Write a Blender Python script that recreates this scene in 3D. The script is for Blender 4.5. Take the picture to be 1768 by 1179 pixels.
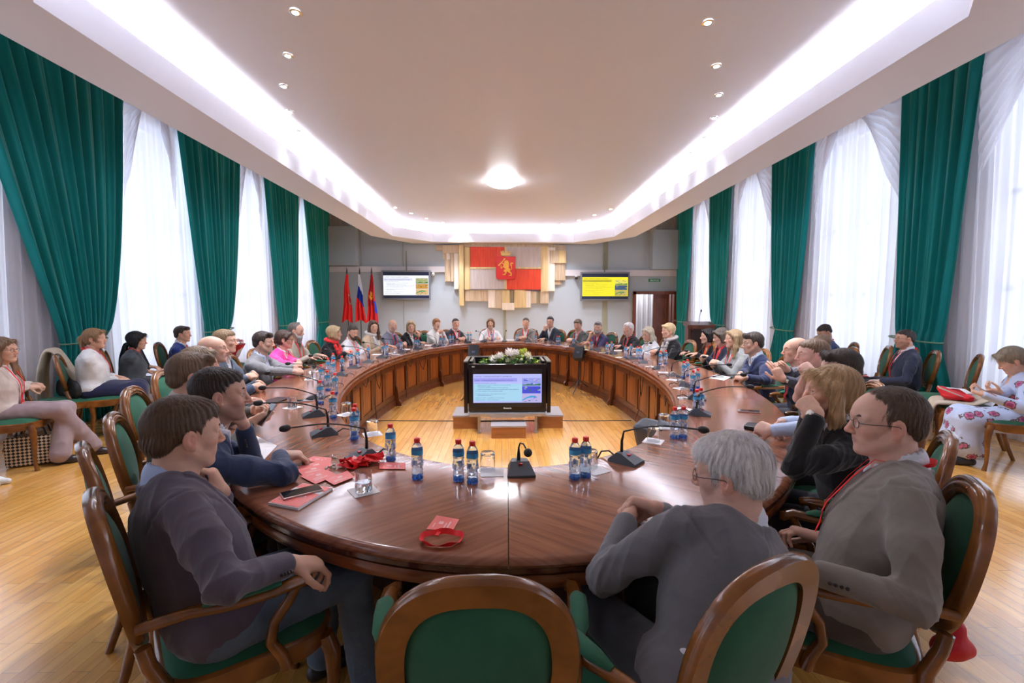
import bpy, bmesh, math, random
import numpy as np
from mathutils import Vector, Matrix, noise as mnoise

for o in list(bpy.data.objects): bpy.data.objects.remove(o)
C = bpy.context.scene.collection
PI = math.pi
random.seed(7)

# ------------------------------------------------------------ camera
CAMH = 1.525; FPX = 786.0; W0, H0 = 1768, 1179
PITCH = math.atan((589.5-530)/FPX); YAW = math.atan((884-866)/FPX)
cam_d = bpy.data.cameras.new('camera'); cam = bpy.data.objects.new('camera', cam_d); C.objects.link(cam)
cam_d.sensor_fit = 'HORIZONTAL'; cam_d.sensor_width = 36.0; cam_d.lens = 36.0*FPX/W0
cam_d.clip_start = 0.05; cam_d.clip_end = 200
cam.location = (0, 0, CAMH)
cam.rotation_euler = (PI/2-PITCH, 0, -YAW)
bpy.context.scene.camera = cam

def px_ray(px, py):
    fw = Vector((math.sin(YAW)*math.cos(PITCH), math.cos(YAW)*math.cos(PITCH), -math.sin(PITCH)))
    rt = Vector((math.cos(YAW), -math.sin(YAW), 0)); up = rt.cross(fw)
    return fw + rt*((px-884)/FPX) - up*((py-589.5)/FPX)
def at_z(px, py, z):
    d = px_ray(px, py); return Vector((0, 0, CAMH)) + d*((z-CAMH)/d.z)
def at_y(px, py, y):
    d = px_ray(px, py); return Vector((0, 0, CAMH)) + d*(y/d.y)

# ------------------------------------------------------------ world, daylight, exposure
sc = bpy.context.scene
sc.view_settings.view_transform = 'Standard'; sc.view_settings.look = 'None'
sc.view_settings.gamma = 1.0; sc.view_settings.use_curve_mapping = False
sc.view_settings.exposure = 1.0
w = bpy.data.worlds.new('World'); sc.world = w; w.use_nodes = True
bg = w.node_tree.nodes['Background']; bg.inputs[0].default_value = (0.86, 0.90, 1.0, 1); bg.inputs[1].default_value = 0.42

def area(name, loc, rot, sx, sy, power, col=(1, 1, 1), spread=PI):
    l = bpy.data.lights.new(name, 'AREA'); l.shape = 'RECTANGLE'; l.size = sx; l.size_y = sy
    l.energy = power; l.color = col; l.spread = spread
    o = bpy.data.objects.new(name, l); o.location = loc; o.rotation_euler = rot; C.objects.link(o); return o

XL, XR = -5.75, 5.95      # side walls
YN, YF = -3.2, 15.0       # near and far wall
# daylight coming in at each window opening (y centre, width)
WIN_L = [(-1.6, 1.9), (1.2, 1.9), (4.2, 2.2), (7.75, 1.9), (10.5, 1.7), (13.2, 1.4)]
WIN_R = [(-1.6, 1.9), (1.2, 1.9), (4.4, 2.1), (7.6, 1.7), (10.65, 1.5), (13.2, 1.3)]
DAY = 16.0
for i, (yc, ww) in enumerate(WIN_L):
    area('daylight_left', (XL-0.55, yc, 2.55), (0, -PI/2, 0), 3.9, ww, DAY*ww, (0.80, 0.93, 1.16))
for i, (yc, ww) in enumerate(WIN_R):
    area('daylight_right', (XR+0.55, yc, 2.55), (0, PI/2, 0), 3.9, ww, DAY*ww, (0.80, 0.93, 1.16))
# LED strips lying in the ceiling cove
TCX = 0.075; AI = 3.22; AO = 3.83; YC0, YC1 = 3.3, 13.4; YT0, YT1 = 2.1, 14.6; AT = 2.22
ZS, ZL, ZC = 3.57, 3.85, 4.05
COVE = 11.5
def cove_light(p, q, pw):
    p = Vector(p); q = Vector(q); m = (p+q)/2; d = q-p
    area('cove_led_strip', (m.x, m.y, 3.80), (PI, 0, math.atan2(d.y, d.x)), d.length, 0.05, pw*d.length, (0.96, 0.99, 1.10))
cp = [(-AI-.13, YC0), (-AI-.13, YC1), (-AT-.08, YT1+.13), (AT+.08, YT1+.13), (AI+.13, YC1), (AI+.13, YC0), (AT+.08, YT0-.13), (-AT-.08, YT0-.13)]
cp = [(x+TCX, y) for x, y in cp]
for i in range(8): cove_light((*cp[i], 0), (*cp[(i+1) % 8], 0), COVE)
# ------------------------------------------------------------ materials
MATS = {}
def nt(m): return m.node_tree.nodes, m.node_tree.links
def mat(name, col=(.8, .8, .8), rough=.5, metal=0, spec=.5, emit=None, es=1.0, trans=0, ior=1.45, coat=0, sheen=0,
        nscale=0, namt=0, bump=0, bscale=60, bstretch=(1, 1, 1), alpha=1, attr=None, coords='Object', sss=0):
    if name in MATS: return MATS[name]
    m = bpy.data.materials.new(name); m.use_nodes = True; MATS[name] = m
    N, L = nt(m); b = N['Principled BSDF']
    b.inputs['Base Color'].default_value = (*col, 1); b.inputs['Roughness'].default_value = rough
    b.inputs['Metallic'].default_value = metal; b.inputs['IOR'].default_value = ior
    b.inputs['Specular IOR Level'].default_value = spec
    b.inputs['Transmission Weight'].default_value = trans; b.inputs['Coat Weight'].default_value = coat
    b.inputs['Coat Roughness'].default_value = .08
    b.inputs['Sheen Weight'].default_value = sheen; b.inputs['Alpha'].default_value = alpha
    if emit: b.inputs['Emission Color'].default_value = (*emit, 1); b.inputs['Emission Strength'].default_value = es
    if sss:
        b.inputs['Subsurface Weight'].default_value = sss
        b.inputs['Subsurface Radius'].default_value = (.012, .005, .003); b.inputs['Subsurface Scale'].default_value = 1.0
    tc = N.new('ShaderNodeTexCoord'); src = None
    if attr:
        a = N.new('ShaderNodeAttribute'); a.attribute_name = attr; src = a.outputs['Color']
    if namt:
        mp = N.new('ShaderNodeMapping'); L.new(tc.outputs[coords], mp.inputs[0]); mp.inputs['Scale'].default_value = bstretch
        n = N.new('ShaderNodeTexNoise'); n.inputs['Scale'].default_value = nscale; n.inputs['Detail'].default_value = 4
        L.new(mp.outputs[0], n.inputs[0])
        r = N.new('ShaderNodeMapRange'); r.inputs['From Min'].default_value = .3; r.inputs['From Max'].default_value = .7
        r.inputs['To Min'].default_value = 1-namt; r.inputs['To Max'].default_value = 1+namt
        L.new(n.outputs[0], r.inputs[0])
        mx = N.new('ShaderNodeVectorMath'); mx.operation = 'SCALE'
        if src: L.new(src, mx.inputs[0])
        else: mx.inputs[0].default_value = col
        L.new(r.outputs[0], mx.inputs['Scale']); L.new(mx.outputs[0], b.inputs['Base Color'])
    elif src: L.new(src, b.inputs['Base Color'])
    if bump:
        mp = N.new('ShaderNodeMapping'); L.new(tc.outputs[coords], mp.inputs[0]); mp.inputs['Scale'].default_value = bstretch
        n = N.new('ShaderNodeTexNoise'); n.inputs['Scale'].default_value = bscale; n.inputs['Detail'].default_value = 3
        L.new(mp.outputs[0], n.inputs[0])
        bp = N.new('ShaderNodeBump'); bp.inputs['Strength'].default_value = bump; bp.inputs['Distance'].default_value = .01
        L.new(n.outputs[0], bp.inputs['Height']); L.new(bp.outputs[0], b.inputs['Normal'])
    return m
def srgb(r, g, b):
    f = lambda c: (c/255/12.92) if c/255 <= .04045 else ((c/255+.055)/1.055)**2.4
    return (f(r), f(g), f(b))
def wood(name, c1, c2, rough=.3, stretch=(1, 1, 8), scale=3.0, coat=.3, coords='Object', bump=.05):
    if name in MATS: return MATS[name]
    m = bpy.data.materials.new(name); m.use_nodes = True; MATS[name] = m
    N, L = nt(m); b = N['Principled BSDF']; b.inputs['Roughness'].default_value = rough; b.inputs['Coat Weight'].default_value = coat
    b.inputs['Coat Roughness'].default_value = .12
    tc = N.new('ShaderNodeTexCoord'); mp = N.new('ShaderNodeMapping'); L.new(tc.outputs[coords], mp.inputs[0])
    mp.inputs['Scale'].default_value = stretch
    n = N.new('ShaderNodeTexNoise'); n.inputs['Scale'].default_value = scale; n.inputs['Detail'].default_value = 6
    n.inputs['Distortion'].default_value = .6; L.new(mp.outputs[0], n.inputs[0])
    cr = N.new('ShaderNodeValToRGB'); cr.color_ramp.elements[0].position = .3; cr.color_ramp.elements[1].position = .7
    cr.color_ramp.elements[0].color = (*c1, 1); cr.color_ramp.elements[1].color = (*c2, 1)
    L.new(n.outputs[0], cr.inputs[0]); L.new(cr.outputs[0], b.inputs['Base Color'])
    if bump:
        bp = N.new('ShaderNodeBump'); bp.inputs['Strength'].default_value = bump; bp.inputs['Distance'].default_value = .01
        L.new(n.outputs[0], bp.inputs['Height']); L.new(bp.outputs[0], b.inputs['Normal'])
    return m

# ------------------------------------------------------------ objects
def link(name, me, m=None, parent=None, loc=None, rot=None):
    o = bpy.data.objects.new(name, me); C.objects.link(o)
    if m is not None:
        for x in (m if isinstance(m, (list, tuple)) else [m]): me.materials.append(x)
    if parent is not None: o.parent = parent
    if loc is not None: o.location = loc
    if rot is not None: o.rotation_euler = rot
    return o
def tag(o, label=None, cat=None, group=None, kind=None):
    if label: o['label'] = label
    if cat: o['category'] = cat
    if group: o['group'] = group
    if kind: o['kind'] = kind
    return o
def empty(name, loc=(0, 0, 0), rz=0, **k):
    o = bpy.data.objects.new(name, None); o.empty_display_size = .1; C.objects.link(o); o.location = loc; o.rotation_euler = (0, 0, rz)
    return tag(o, **k)
KIDS = {}
def copy_tree(o, parent=None):
    c = o.copy(); C.objects.link(c); c.parent = parent
    for ch in list(o.children): copy_tree(ch, c)
    return c

class MB:
    """collects shapes into one mesh"""
    def __init__(s): s.v = []; s.f = []; s.mi = []; s.uv = None; s.m = 0
    def add(s, vs, fs):
        o = len(s.v); s.v += [tuple(v) for v in vs]; s.f += [tuple(i+o for i in f) for f in fs]; s.mi += [s.m]*len(fs); return s
    def box(s, c, d, rz=0, R=None, bev=0):
        cx, cy, cz = c; x, y, z = d[0]/2, d[1]/2, d[2]/2
        if bev:
            b = bev; pts = []
            bm = bmesh.new(); bmesh.ops.create_cube(bm, size=1)
            for v in bm.verts: v.co = Vector((v.co.x*d[0], v.co.y*d[1], v.co.z*d[2]))
            bmesh.ops.bevel(bm, geom=bm.edges[:], offset=b, segments=2, affect='EDGES', profile=.6)
            vs = [v.co.copy() for v in bm.verts]; bm.verts.index_update(); fs = [[v.index for v in f.verts] for f in bm.faces]; bm.free()
        else:
            vs = [Vector((a*x, b_*y, c_*z)) for a in (-1, 1) for b_ in (-1, 1) for c_ in (-1, 1)]
            fs = [(0, 1, 3, 2), (4, 6, 7, 5), (0, 4, 5, 1), (2, 3, 7, 6), (0, 2, 6, 4), (1, 5, 7, 3)]
        M = R if R is not None else Matrix.Rotation(rz, 3, 'Z')
        return s.add([M @ v + Vector(c) for v in vs], fs)
    def lathe(s, prof, c=(0, 0, 0), n=24, M=None, cap=True):
        vs = []; fs = []
        for r, z in prof:
            for i in range(n):
                a = 2*PI*i/n; v = Vector((r*math.cos(a), r*math.sin(a), z))
                if M is not None: v = M @ v
                vs.append(v+Vector(c))
        for j in range(len(prof)-1):
            for i in range(n):
                fs.append((j*n+i, j*n+(i+1) % n, (j+1)*n+(i+1) % n, (j+1)*n+i))
        if cap:
            fs.append(tuple(range(n-1, -1, -1))); k = (len(prof)-1)*n; fs.append(tuple(range(k, k+n)))
        return s.add(vs, fs)
    def tube(s, path, r, n=8, cap=True, flat=None):
        path = [Vector(p) for p in path]; m = len(path)
        rs = r if isinstance(r, (list, tuple)) else [r]*m
        prev = None; rings = []
        for i, p in enumerate(path):
            t = (path[min(i+1, m-1)]-path[max(i-1, 0)]).normalized()
            if prev is None:
                a = Vector((0, 0, 1)) if abs(t.z) < .9 else Vector((1, 0, 0)); prev = t.cross(a).normalized()
            prev = (prev - t*prev.dot(t)).normalized(); bn = t.cross(prev)
            rr = rs[i]; ra, rb = rr if isinstance(rr, tuple) else (rr, rr)
            rings.append([p+prev*(math.cos(2*PI*k/n)*ra)+bn*(math.sin(2*PI*k/n)*rb) for k in range(n)])
        vs = [v for ring in rings for v in ring]; fs = []
        for j in range(m-1):
            for k in range(n): fs.append((j*n+k, j*n+(k+1) % n, (j+1)*n+(k+1) % n, (j+1)*n+k))
        if cap: fs.append(tuple(range(n-1, -1, -1))); fs.append(tuple(range((m-1)*n, m*n)))
        return s.add(vs, fs)
    def sweep(s, frames, prof, closed=False, cap=True):
        """frames: list of (origin, xaxis, yaxis); prof: list of 2d points or function(i)->points"""
        m = len(frames); vs = []
        for i, (o, x, y) in enumerate(frames):
            pr = prof(i) if callable(prof) else prof
            vs += [Vector(o)+Vector(x)*a+Vector(y)*b for a, b in pr]
        n = len(prof(0) if callable(prof) else prof); fs = []
        for j in range(m if closed else m-1):
            k2 = (j+1) % m
            for k in range(n): fs.append((j*n+k, j*n+(k+1) % n, k2*n+(k+1) % n, k2*n+k))
        if cap and not closed: fs.append(tuple(range(n-1, -1, -1))); fs.append(tuple(range((m-1)*n, m*n)))
        return s.add(vs, fs)
    def prism(s, poly, z0, z1, M=None, off=(0, 0, 0)):
        n = len(poly); vs = [Vector((x, y, z0)) for x, y in poly]+[Vector((x, y, z1)) for x, y in poly]
        if M is not None: vs = [M @ v for v in vs]
        vs = [v+Vector(off) for v in vs]
        fs = [tuple(range(n-1, -1, -1)), tuple(range(n, 2*n))]+[(i, (i+1) % n, n+(i+1) % n, n+i) for i in range(n)]
        return s.add(vs, fs)
    def ball(s, c, r, n=12, m=8, M=None):
        rx, ry, rz = r if isinstance(r, (tuple, list)) else (r, r, r)
        vs = [Vector((0, 0, -rz))]; fs = []
        for j in range(1, m):
            t = -PI/2+PI*j/m
            for i in range(n):
                a = 2*PI*i/n; vs.append(Vector((rx*math.cos(t)*math.cos(a), ry*math.cos(t)*math.sin(a), rz*math.sin(t))))
        vs.append(Vector((0, 0, rz))); L = len(vs)-1
        for i in range(n):
            fs.append((0, 1+(i+1) % n, 1+i)); fs.append((L, L-n+i, L-n+(i+1) % n))
        for j in range(m-2):
            for i in range(n): a = 1+j*n; fs.append((a+i, a+(i+1) % n, a+n+(i+1) % n, a+n+i))
        if M is not None: vs = [M @ v for v in vs]
        return s.add([v+Vector(c) for v in vs], fs)
    def mesh(s, name, smooth=True, fix=True):
        me = bpy.data.meshes.new(name); me.from_pydata([tuple(v) for v in s.v], [], s.f)
        if len(s.mi) and max(s.mi) > 0: me.polygons.foreach_set('material_index', s.mi)
        if fix:
            bm = bmesh.new(); bm.from_mesh(me); bmesh.ops.recalc_face_normals(bm, faces=bm.faces); bm.to_mesh(me); bm.free()
        if smooth:
            me.shade_smooth()
            try: me.set_sharp_from_angle(angle=math.radians(smooth if smooth is not True else 40))
            except Exception: pass
        return me
    def build(s, name, m, parent=None, loc=None, rot=None, smooth=True):
        return link(name, s.mesh(name, smooth), m, parent, loc, rot)

def text_mesh(txt, size, M, name='text', extrude=.0008, align='LEFT', width=None):
    cu = bpy.data.curves.new(name, 'FONT'); cu.body = txt; cu.size = size; cu.extrude = extrude; cu.align_x = align
    cu.resolution_u = 2
    o = bpy.data.objects.new(name, cu); C.objects.link(o)
    bpy.context.view_layer.update()
    dg = bpy.context.evaluated_depsgraph_get()
    me = bpy.data.meshes.new_from_object(o.evaluated_get(dg)); bpy.data.objects.remove(o)
    if width and len(me.vertices):
        xs = [v.co.x for v in me.vertices]; k = width/max(1e-6, max(xs)-min(xs))
        for v in me.vertices: v.co.x *= k
    me.transform(M); return me

ORD = ['nearest', 'second', 'third', 'fourth', 'fifth', 'sixth', 'seventh', 'eighth', 'ninth', 'tenth', 'eleventh', 'twelfth', 'thirteenth', 'fourteenth', 'fifteenth', 'sixteenth', 'seventeenth', 'eighteenth', 'nineteenth', 'twentieth']
def rank(objs, fmt, key=lambda o: o.location.y):
    for i, o in enumerate(sorted(objs, key=key)): o['label'] = fmt % ORD[i]
# ------------------------------------------------------------ the room
def st(o, name=None): o['kind'] = 'structure'; return o
def floor_mat():
    m = bpy.data.materials.new('oak_parquet'); m.use_nodes = True; N, L = nt(m); b = N['Principled BSDF']
    tc = N.new('ShaderNodeTexCoord'); mp = N.new('ShaderNodeMapping'); mp.inputs['Rotation'].default_value = (0, 0, PI/2); L.new(tc.outputs['Object'], mp.inputs[0])
    br = N.new('ShaderNodeTexBrick'); L.new(mp.outputs[0], br.inputs[0]); br.inputs['Scale'].default_value = 1.0
    br.inputs['Brick Width'].default_value = .46; br.inputs['Row Height'].default_value = .072; br.inputs['Mortar Size'].default_value = .0009
    br.inputs['Color1'].default_value = (*srgb(240, 180, 94), 1); br.inputs['Color2'].default_value = (*srgb(222, 156, 68), 1); br.inputs['Mortar'].default_value = (*srgb(140, 88, 44), 1)
    br.offset = .37; br.inputs['Bias'].default_value = -.1
    mp2 = N.new('ShaderNodeMapping'); mp2.inputs['Scale'].default_value = (14, 1.2, 1); L.new(tc.outputs['Object'], mp2.inputs[0])
    n = N.new('ShaderNodeTexNoise'); n.inputs['Scale'].default_value = 2.5; n.inputs['Detail'].default_value = 6; L.new(mp2.outputs[0], n.inputs[0])
    r = N.new('ShaderNodeMapRange'); r.inputs[1].default_value = .3; r.inputs[2].default_value = .7; r.inputs[3].default_value = .86; r.inputs[4].default_value = 1.12; L.new(n.outputs[0], r.inputs[0])
    mx = N.new('ShaderNodeVectorMath'); mx.operation = 'SCALE'; L.new(br.outputs[0], mx.inputs[0]); L.new(r.outputs[0], mx.inputs['Scale']); L.new(mx.outputs[0], b.inputs['Base Color'])
    b.inputs['Roughness'].default_value = .24; b.inputs['Specular IOR Level'].default_value = .8; b.inputs['Coat Weight'].default_value = 1.0; b.inputs['Coat IOR'].default_value = 1.7; b.inputs['Coat Roughness'].default_value = .14
    bp = N.new('ShaderNodeBump'); bp.inputs['Strength'].default_value = .05; bp.inputs['Distance'].default_value = .003; L.new(n.outputs[0], bp.inputs['Height']); L.new(bp.outputs[0], b.inputs['Normal'])
    return m
fl = MB(); fl.box(((XL+XR)/2, (YN+YF)/2, -.05), (XR-XL+.6, YF-YN+.6, .1)); st(fl.build('floor', floor_mat(), smooth=False))
WALLC = srgb(166, 176, 184)
wall_m = mat('wall_pale_blue', WALLC, .75, bump=.03, bscale=80)
white_m = mat('plaster_white', srgb(232, 226, 226), .8)
side_m = mat('side_wall_paint', srgb(222, 218, 222), .8)
CEILZ = 4.95
def side_wall(name, x, sgn, wins):
    m = MB(); edges = [YN]; 
    for yc, w_ in wins: edges += [yc-w_/2, yc+w_/2]
    edges.append(YF); t = .3
    for i in range(0, len(edges), 2):
        a, b = edges[i], edges[i+1]; m.box((x+sgn*t/2, (a+b)/2, CEILZ/2), (t, b-a, CEILZ))
    for yc, w_ in wins:
        m.box((x+sgn*t/2, yc, .2), (t, w_, .4)); m.box((x+sgn*t/2, yc, (4.5+CEILZ)/2), (t, w_, CEILZ-4.5))
    st(m.build(name, side_m, smooth=False))
    fm = mat('window_paint', srgb(235, 235, 238), .4); gm = mat('window_glass', (.95, .97, 1), .0, trans=1, ior=1.0, spec=0)
    for i, (yc, w_) in enumerate(wins):
        f = MB(); z0, z1 = .4, 4.5; X = x+sgn*.2
        for yy in (yc-w_/2+.035, yc+w_/2-.035, yc): f.box((X, yy, (z0+z1)/2), (.07, .07, z1-z0))
        for zz in (z0+.035, z1-.035, 2.9, 1.75): f.box((X, yc, zz), (.07, w_, .07))
        o = st(f.build('window_%d' % (i+1+(10 if sgn > 0 else 0)), fm, smooth=False))
side_wall('wall_left', XL, -1, WIN_L); side_wall('wall_right', XR, 1, WIN_R)
m = MB(); m.box(((XL+XR)/2, YN-.1, CEILZ/2), (XR-XL+.6, .2, CEILZ)); st(m.build('wall_near', side_m, smooth=False))
# far wall with the doorway
DX0, DX1, DZ = at_y(1096, 506, YF).x, at_y(1164.5, 506, YF).x, at_y(1130, 506.5, YF).z
m = MB(); m.box(((XL-.3+DX0)/2, YF+.1, CEILZ/2), (DX0-XL+.3, .2, CEILZ)); m.box(((XR+.3+DX1)/2, YF+.1, CEILZ/2), (XR+.3-DX1, .2, CEILZ)); m.box(((DX0+DX1)/2, YF+.1, (CEILZ+DZ)/2), (DX1-DX0, .2, CEILZ-DZ))
st(m.build('wall_far', wall_m, smooth=False))
# passage behind the door
m = MB(); m.box(((DX0+DX1)/2, YF+1.9, 1.4), (3.2, .1, 2.8)); m.box(((DX0+DX1)/2, YF+1.1, 2.7), (3.2, 1.8, .1)); m.box(((DX0+DX1)/2, YF+1.1, -.05), (3.2, 1.7, .1))
for sx in (-1.6, 1.6): m.box(((DX0+DX1)/2+sx, YF+1.1, 1.3), (.1, 1.7, 2.8))
st(m.build('wall_passage', white_m, smooth=False))
area('passage_light', ((DX0+DX1)/2-.4, YF+1.0, 2.6), (0, 0, 0), .8, .8, 14)
m = MB()
for i in range(16): m.lathe([(.055, .02), (.055, 2.5)], ((DX0+DX1)/2-.85+i*.09, YF+1.45+.03*(i % 2), 0), 10)
tag(m.build('passage_curtain', mat('passage_voile', srgb(232, 232, 240), .8)), 'white pleated curtain seen through the open doorway', 'curtain')
dw = wood('door_wood', srgb(92, 44, 26), srgb(128, 66, 40), .35, (1, 1, .12), 14)
dfm = MB(); fw_ = .10
dfm.box((DX0-fw_/2+.03, YF-.03, DZ/2+.03), (fw_, .1, DZ+.06)); dfm.box((DX1+fw_/2-.03, YF-.03, DZ/2+.03), (fw_, .1, DZ+.06)); dfm.box(((DX0+DX1)/2, YF-.03, DZ+fw_/2-.03), (DX1-DX0+fw_*2-.06, .1, fw_))
for sx, xx in ((1, DX0), (-1, DX1)): dfm.box((xx+sx*.015, YF+.09, DZ/2), (.03, .18, DZ))
st(dfm.build('trim_1', dw, smooth=False))
# open leaf of the double door
lw = (DX1-DX0)/2; leaf = empty('door_1', (DX0+lw*.98, YF+.10, 0), 0); st(leaf)
m = MB(); m.box((lw*.40, 0, DZ/2), (lw*.80, .045, DZ-.02)); m.build('door_panel', dw, leaf, smooth=False)
m = MB()
for (za, zb) in ((.16, .78), (.98, DZ-.16)):
    pts = [(.10, za), (lw*.80-.10, za), (lw*.80-.10, zb), (.10, zb)]
    if za > .5: pts = [(.10, zb), (.10, za+.16), (.20, za+.08), (lw*.40, za), (lw*.80-.2, za+.08), (lw*.80-.10, za+.16), (lw*.80-.10, zb)]
    P = [Vector((x, -.026, z)) for x, z in pts]; P.append(P[0]); m.tube(P+[P[1]], .013, 6)
m.build('door_moulding', dw, leaf)
m = MB(); m.tube([(lw*.74, -.03, 1.02), (lw*.74, -.07, 1.02), (lw*.64, -.075, 1.02)], .009, 8); m.build('door_handle', mat('brass', (.6, .42, .18), .3, metal=1), leaf)
leaf2 = empty('door_2', (DX1-.03, YF+.14, 0), math.radians(96)); st(leaf2)
m = MB(); m.box((lw*.45, 0, DZ/2), (lw*.9, .045, DZ-.02)); m.build('door_panel', dw, leaf2, smooth=False)

# far-wall relief: seams, ledges, corner boxes, pleated strips
def wrect(m, x0, y0, x1, y1, d0, d1, Y=YF):
    a = at_y(x0, y0, Y); b = at_y(x1, y1, Y); m.box(((a.x+b.x)/2, YF-(d0+d1)/2, (a.z+b.z)/2), (abs(b.x-a.x), d1-d0, abs(a.z-b.z)))
khaki = mat('khaki_strip', srgb(142, 142, 122), .7)
m = MB()
for x in (697.5, 871.5, 1044): wrect(m, x-2.4, 412, x+2.4, 650, .0, .02)
o = st(m.build('trim_2', khaki, smooth=False))
m = MB(); wrect(m, 566, 460, 770, 470, 0, .07); wrect(m, 975, 466, 1178, 477, 0, .07); st(m.build('trim_3', mat('ledge_pale', srgb(205, 202, 206), .7), smooth=False))
m = MB(); wrect(m, 565, 393, 620, 459, 0, .30); wrect(m, 1123, 399, 1179, 466, 0, .30); st(m.build('trim_4', wall_m, smooth=False))
m = MB(); wrect(m, 622, 395, 623.6, 462, 0, .02); wrect(m, 565, 472, 567, 640, 0, .03); wrect(m, 1175.5, 478, 1177, 560, 0, .03); st(m.build('trim_5', khaki, smooth=False))
m = MB()
for x0, x1, yb in ((563, 648, 393), (1105, 1180, 399)):
    k = int((x1-x0)/2.6)
    for i in range(k):
        c = at_y(x0+(x1-x0)*(i+.5)/k, yb, YF); m.lathe([(.028, c.z), (.028, CEILZ)], (c.x, YF-.05, 0), 8)
st(m.build('trim_6', mat('pleated_cloth', srgb(190, 184, 180), .9)))
# skirting
m = MB(); m.box((XL+.02, (YN+YF)/2, .06), (.04, YF-YN, .12)); st(m.build('baseboard_left', white_m, smooth=False))
m = MB(); m.box((XR-.02, (YN+YF)/2, .06), (.04, YF-YN, .12)); st(m.build('baseboard_right', white_m, smooth=False))
m = MB(); m.box(((XL+DX0)/2, YF-.02, .06), (DX0-XL-.2, .04, .12)); st(m.build('baseboard_far', dw, smooth=False))
# ceiling slab and the dropped island with its tray
m = MB(); m.box(((XL+XR)/2, (YN+YF)/2, CEILZ+.05), (XR-XL+.6, YF-YN+.6, .1)); st(m.build('ceiling', white_m, smooth=False))
soff_m = mat('soffit_paint', srgb(214, 214, 222), .55)
def oct_(ai, at, y0, y1, yt0, yt1): return [(TCX+x, y) for x, y in ((-ai, y0), (-ai, y1), (-at, yt1), (at, yt1), (ai, y1), (ai, y0), (at, yt0), (-at, yt0))]
inn = oct_(AI, AT, YC0, YC1, YT0, YT1); inn2 = oct_(AI+.30, AT+.12, YC0, YC1, YT0-.30, YT1+.28)
out = oct_(AO, AO-.9, -1.5, YC1, -2.9, YF-.04)
m = MB(); n = 8
vs = [(x, y, z) for (L_, z) in ((out, 4.25), (out, ZS), (inn, ZS), (inn, ZL), ([(TCX+(x-TCX)*1.012, y+(.03 if y > 8 else -.03)) for x, y in inn], ZL), ([(TCX+(x-TCX)*1.012, y+(.03 if y > 8 else -.03)) for x, y in inn], ZL-.09), (inn2, ZL-.09), (inn2, ZC+.02), (out, 4.25)) for x, y in L_]
fs = []
for j in range(8):
    for i in range(n): fs.append((j*n+i, j*n+(i+1) % n, (j+1)*n+(i+1) % n, (j+1)*n+i))
m.add(vs, fs)
st(m.build('trim_7', soff_m, smooth=False))
cm = mat('stretch_ceiling', srgb(198, 198, 202), .40, spec=.5)
m = MB(); m.prism([(TCX+(x-TCX)*1.01, y) for x, y in inn2], ZC, ZC+.03); st(m.build('trim_8', cm, smooth=False))

# recessed spotlights and the dome lamp
lampglow = mat('lamp_glow', (1, 1, 1), .5, emit=(1.0, .93, .85), es=26)
chrome = mat('chrome_ring', (.8, .78, .75), .2, metal=1)
sp = [(510, 20), (497, 95), (490, 148), (500, 192), (514, 227), (535, 257), (560, 280), (590, 302), (622, 325), (656, 345), (683, 358), (710, 368), (737, 377), (765, 384), (795, 390), (827, 395),
      (1222, 38), (1237, 113), (1241, 163), (1233, 203), (1218, 238), (1195, 264), (1172, 288), (1150, 306), (1125, 326), (1079, 350), (1054, 361), (1026, 371), (999, 380), (970, 386), (942, 392), (910, 395), (871, 397)]
proto = None
SPL = {'left': [], 'right': []}
for i, (x, y) in enumerate(sp):
    p = at_z(x, y, ZC-.004)
    if p.y > YT1+.1: p.y = YT1+.1
    if proto is None:
        proto = empty('recessed_spotlight', p); a = MB(); a.lathe([(.030, -.012), (.052, -.010), (.055, .0), (.030, .002)], n=24, cap=False); a.build('trim_ring', chrome, proto)
        a = MB(); a.lathe([(.001, -.008), (.024, -.010), (.031, -.002), (.031, .002)], n=20); a.build('bulb', lampglow, proto); o = proto
    else: o = copy_tree(proto); o.location = p
    side = 'left' if x < 866 else 'right'
    if i in (0, 1, 2, 3, 16, 17, 18, 19):
        nm = {0: 'nearest', 1: 'second nearest', 2: 'third nearest', 3: 'fourth nearest'}[i % 16]
        tag(o, 'recessed ceiling spotlight with chrome ring, %s of the %s row' % (nm, side), 'ceiling light', 'recessed spotlights in the tray ceiling')
    else: tag(o, 'x', 'ceiling light', 'small recessed spotlights on the far %s curve' % side); SPL[side].append(o)
    l = bpy.data.lights.new('spot', 'SPOT'); l.energy = 112 if abs(p.x-TCX) < 2.75 else 7; l.spot_size = 1.75; l.spot_blend = .8; l.color = (.95, .98, 1.10); l.shadow_soft_size = .03
    lo = bpy.data.objects.new('spot', l); C.objects.link(lo); lo.location = (p.x, p.y, p.z-.03)
for side in SPL: rank(SPL[side], 'small ceiling spotlight, %s'+(' along the far %s curve of lights' % side))
p = at_z(868, 313, ZC)
dl = empty('dome_lamp', p, label='round white glass dome lamp in the middle of the tray ceiling', cat='ceiling light')
a = MB(); a.lathe([(.001, -.13), (.10, -.122), (.20, -.098), (.29, -.058), (.335, -.022), (.34, -.012), (.33, .0)], n=40); a.build('glass_shade', mat('dome_glass', (1, 1, 1), .3, emit=(.97, .99, 1.06), es=30), dl)
a = MB()
for k in range(3):
    an = k*2.09+.5; a.box((.335*math.cos(an), .335*math.sin(an), -.03), (.03, .03, .03), rz=an)
a.lathe([(.30, -.012), (.345, -.010), (.345, 0), (.30, 0)], n=40, cap=False); a.build('chrome_clip', chrome, dl)

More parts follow.
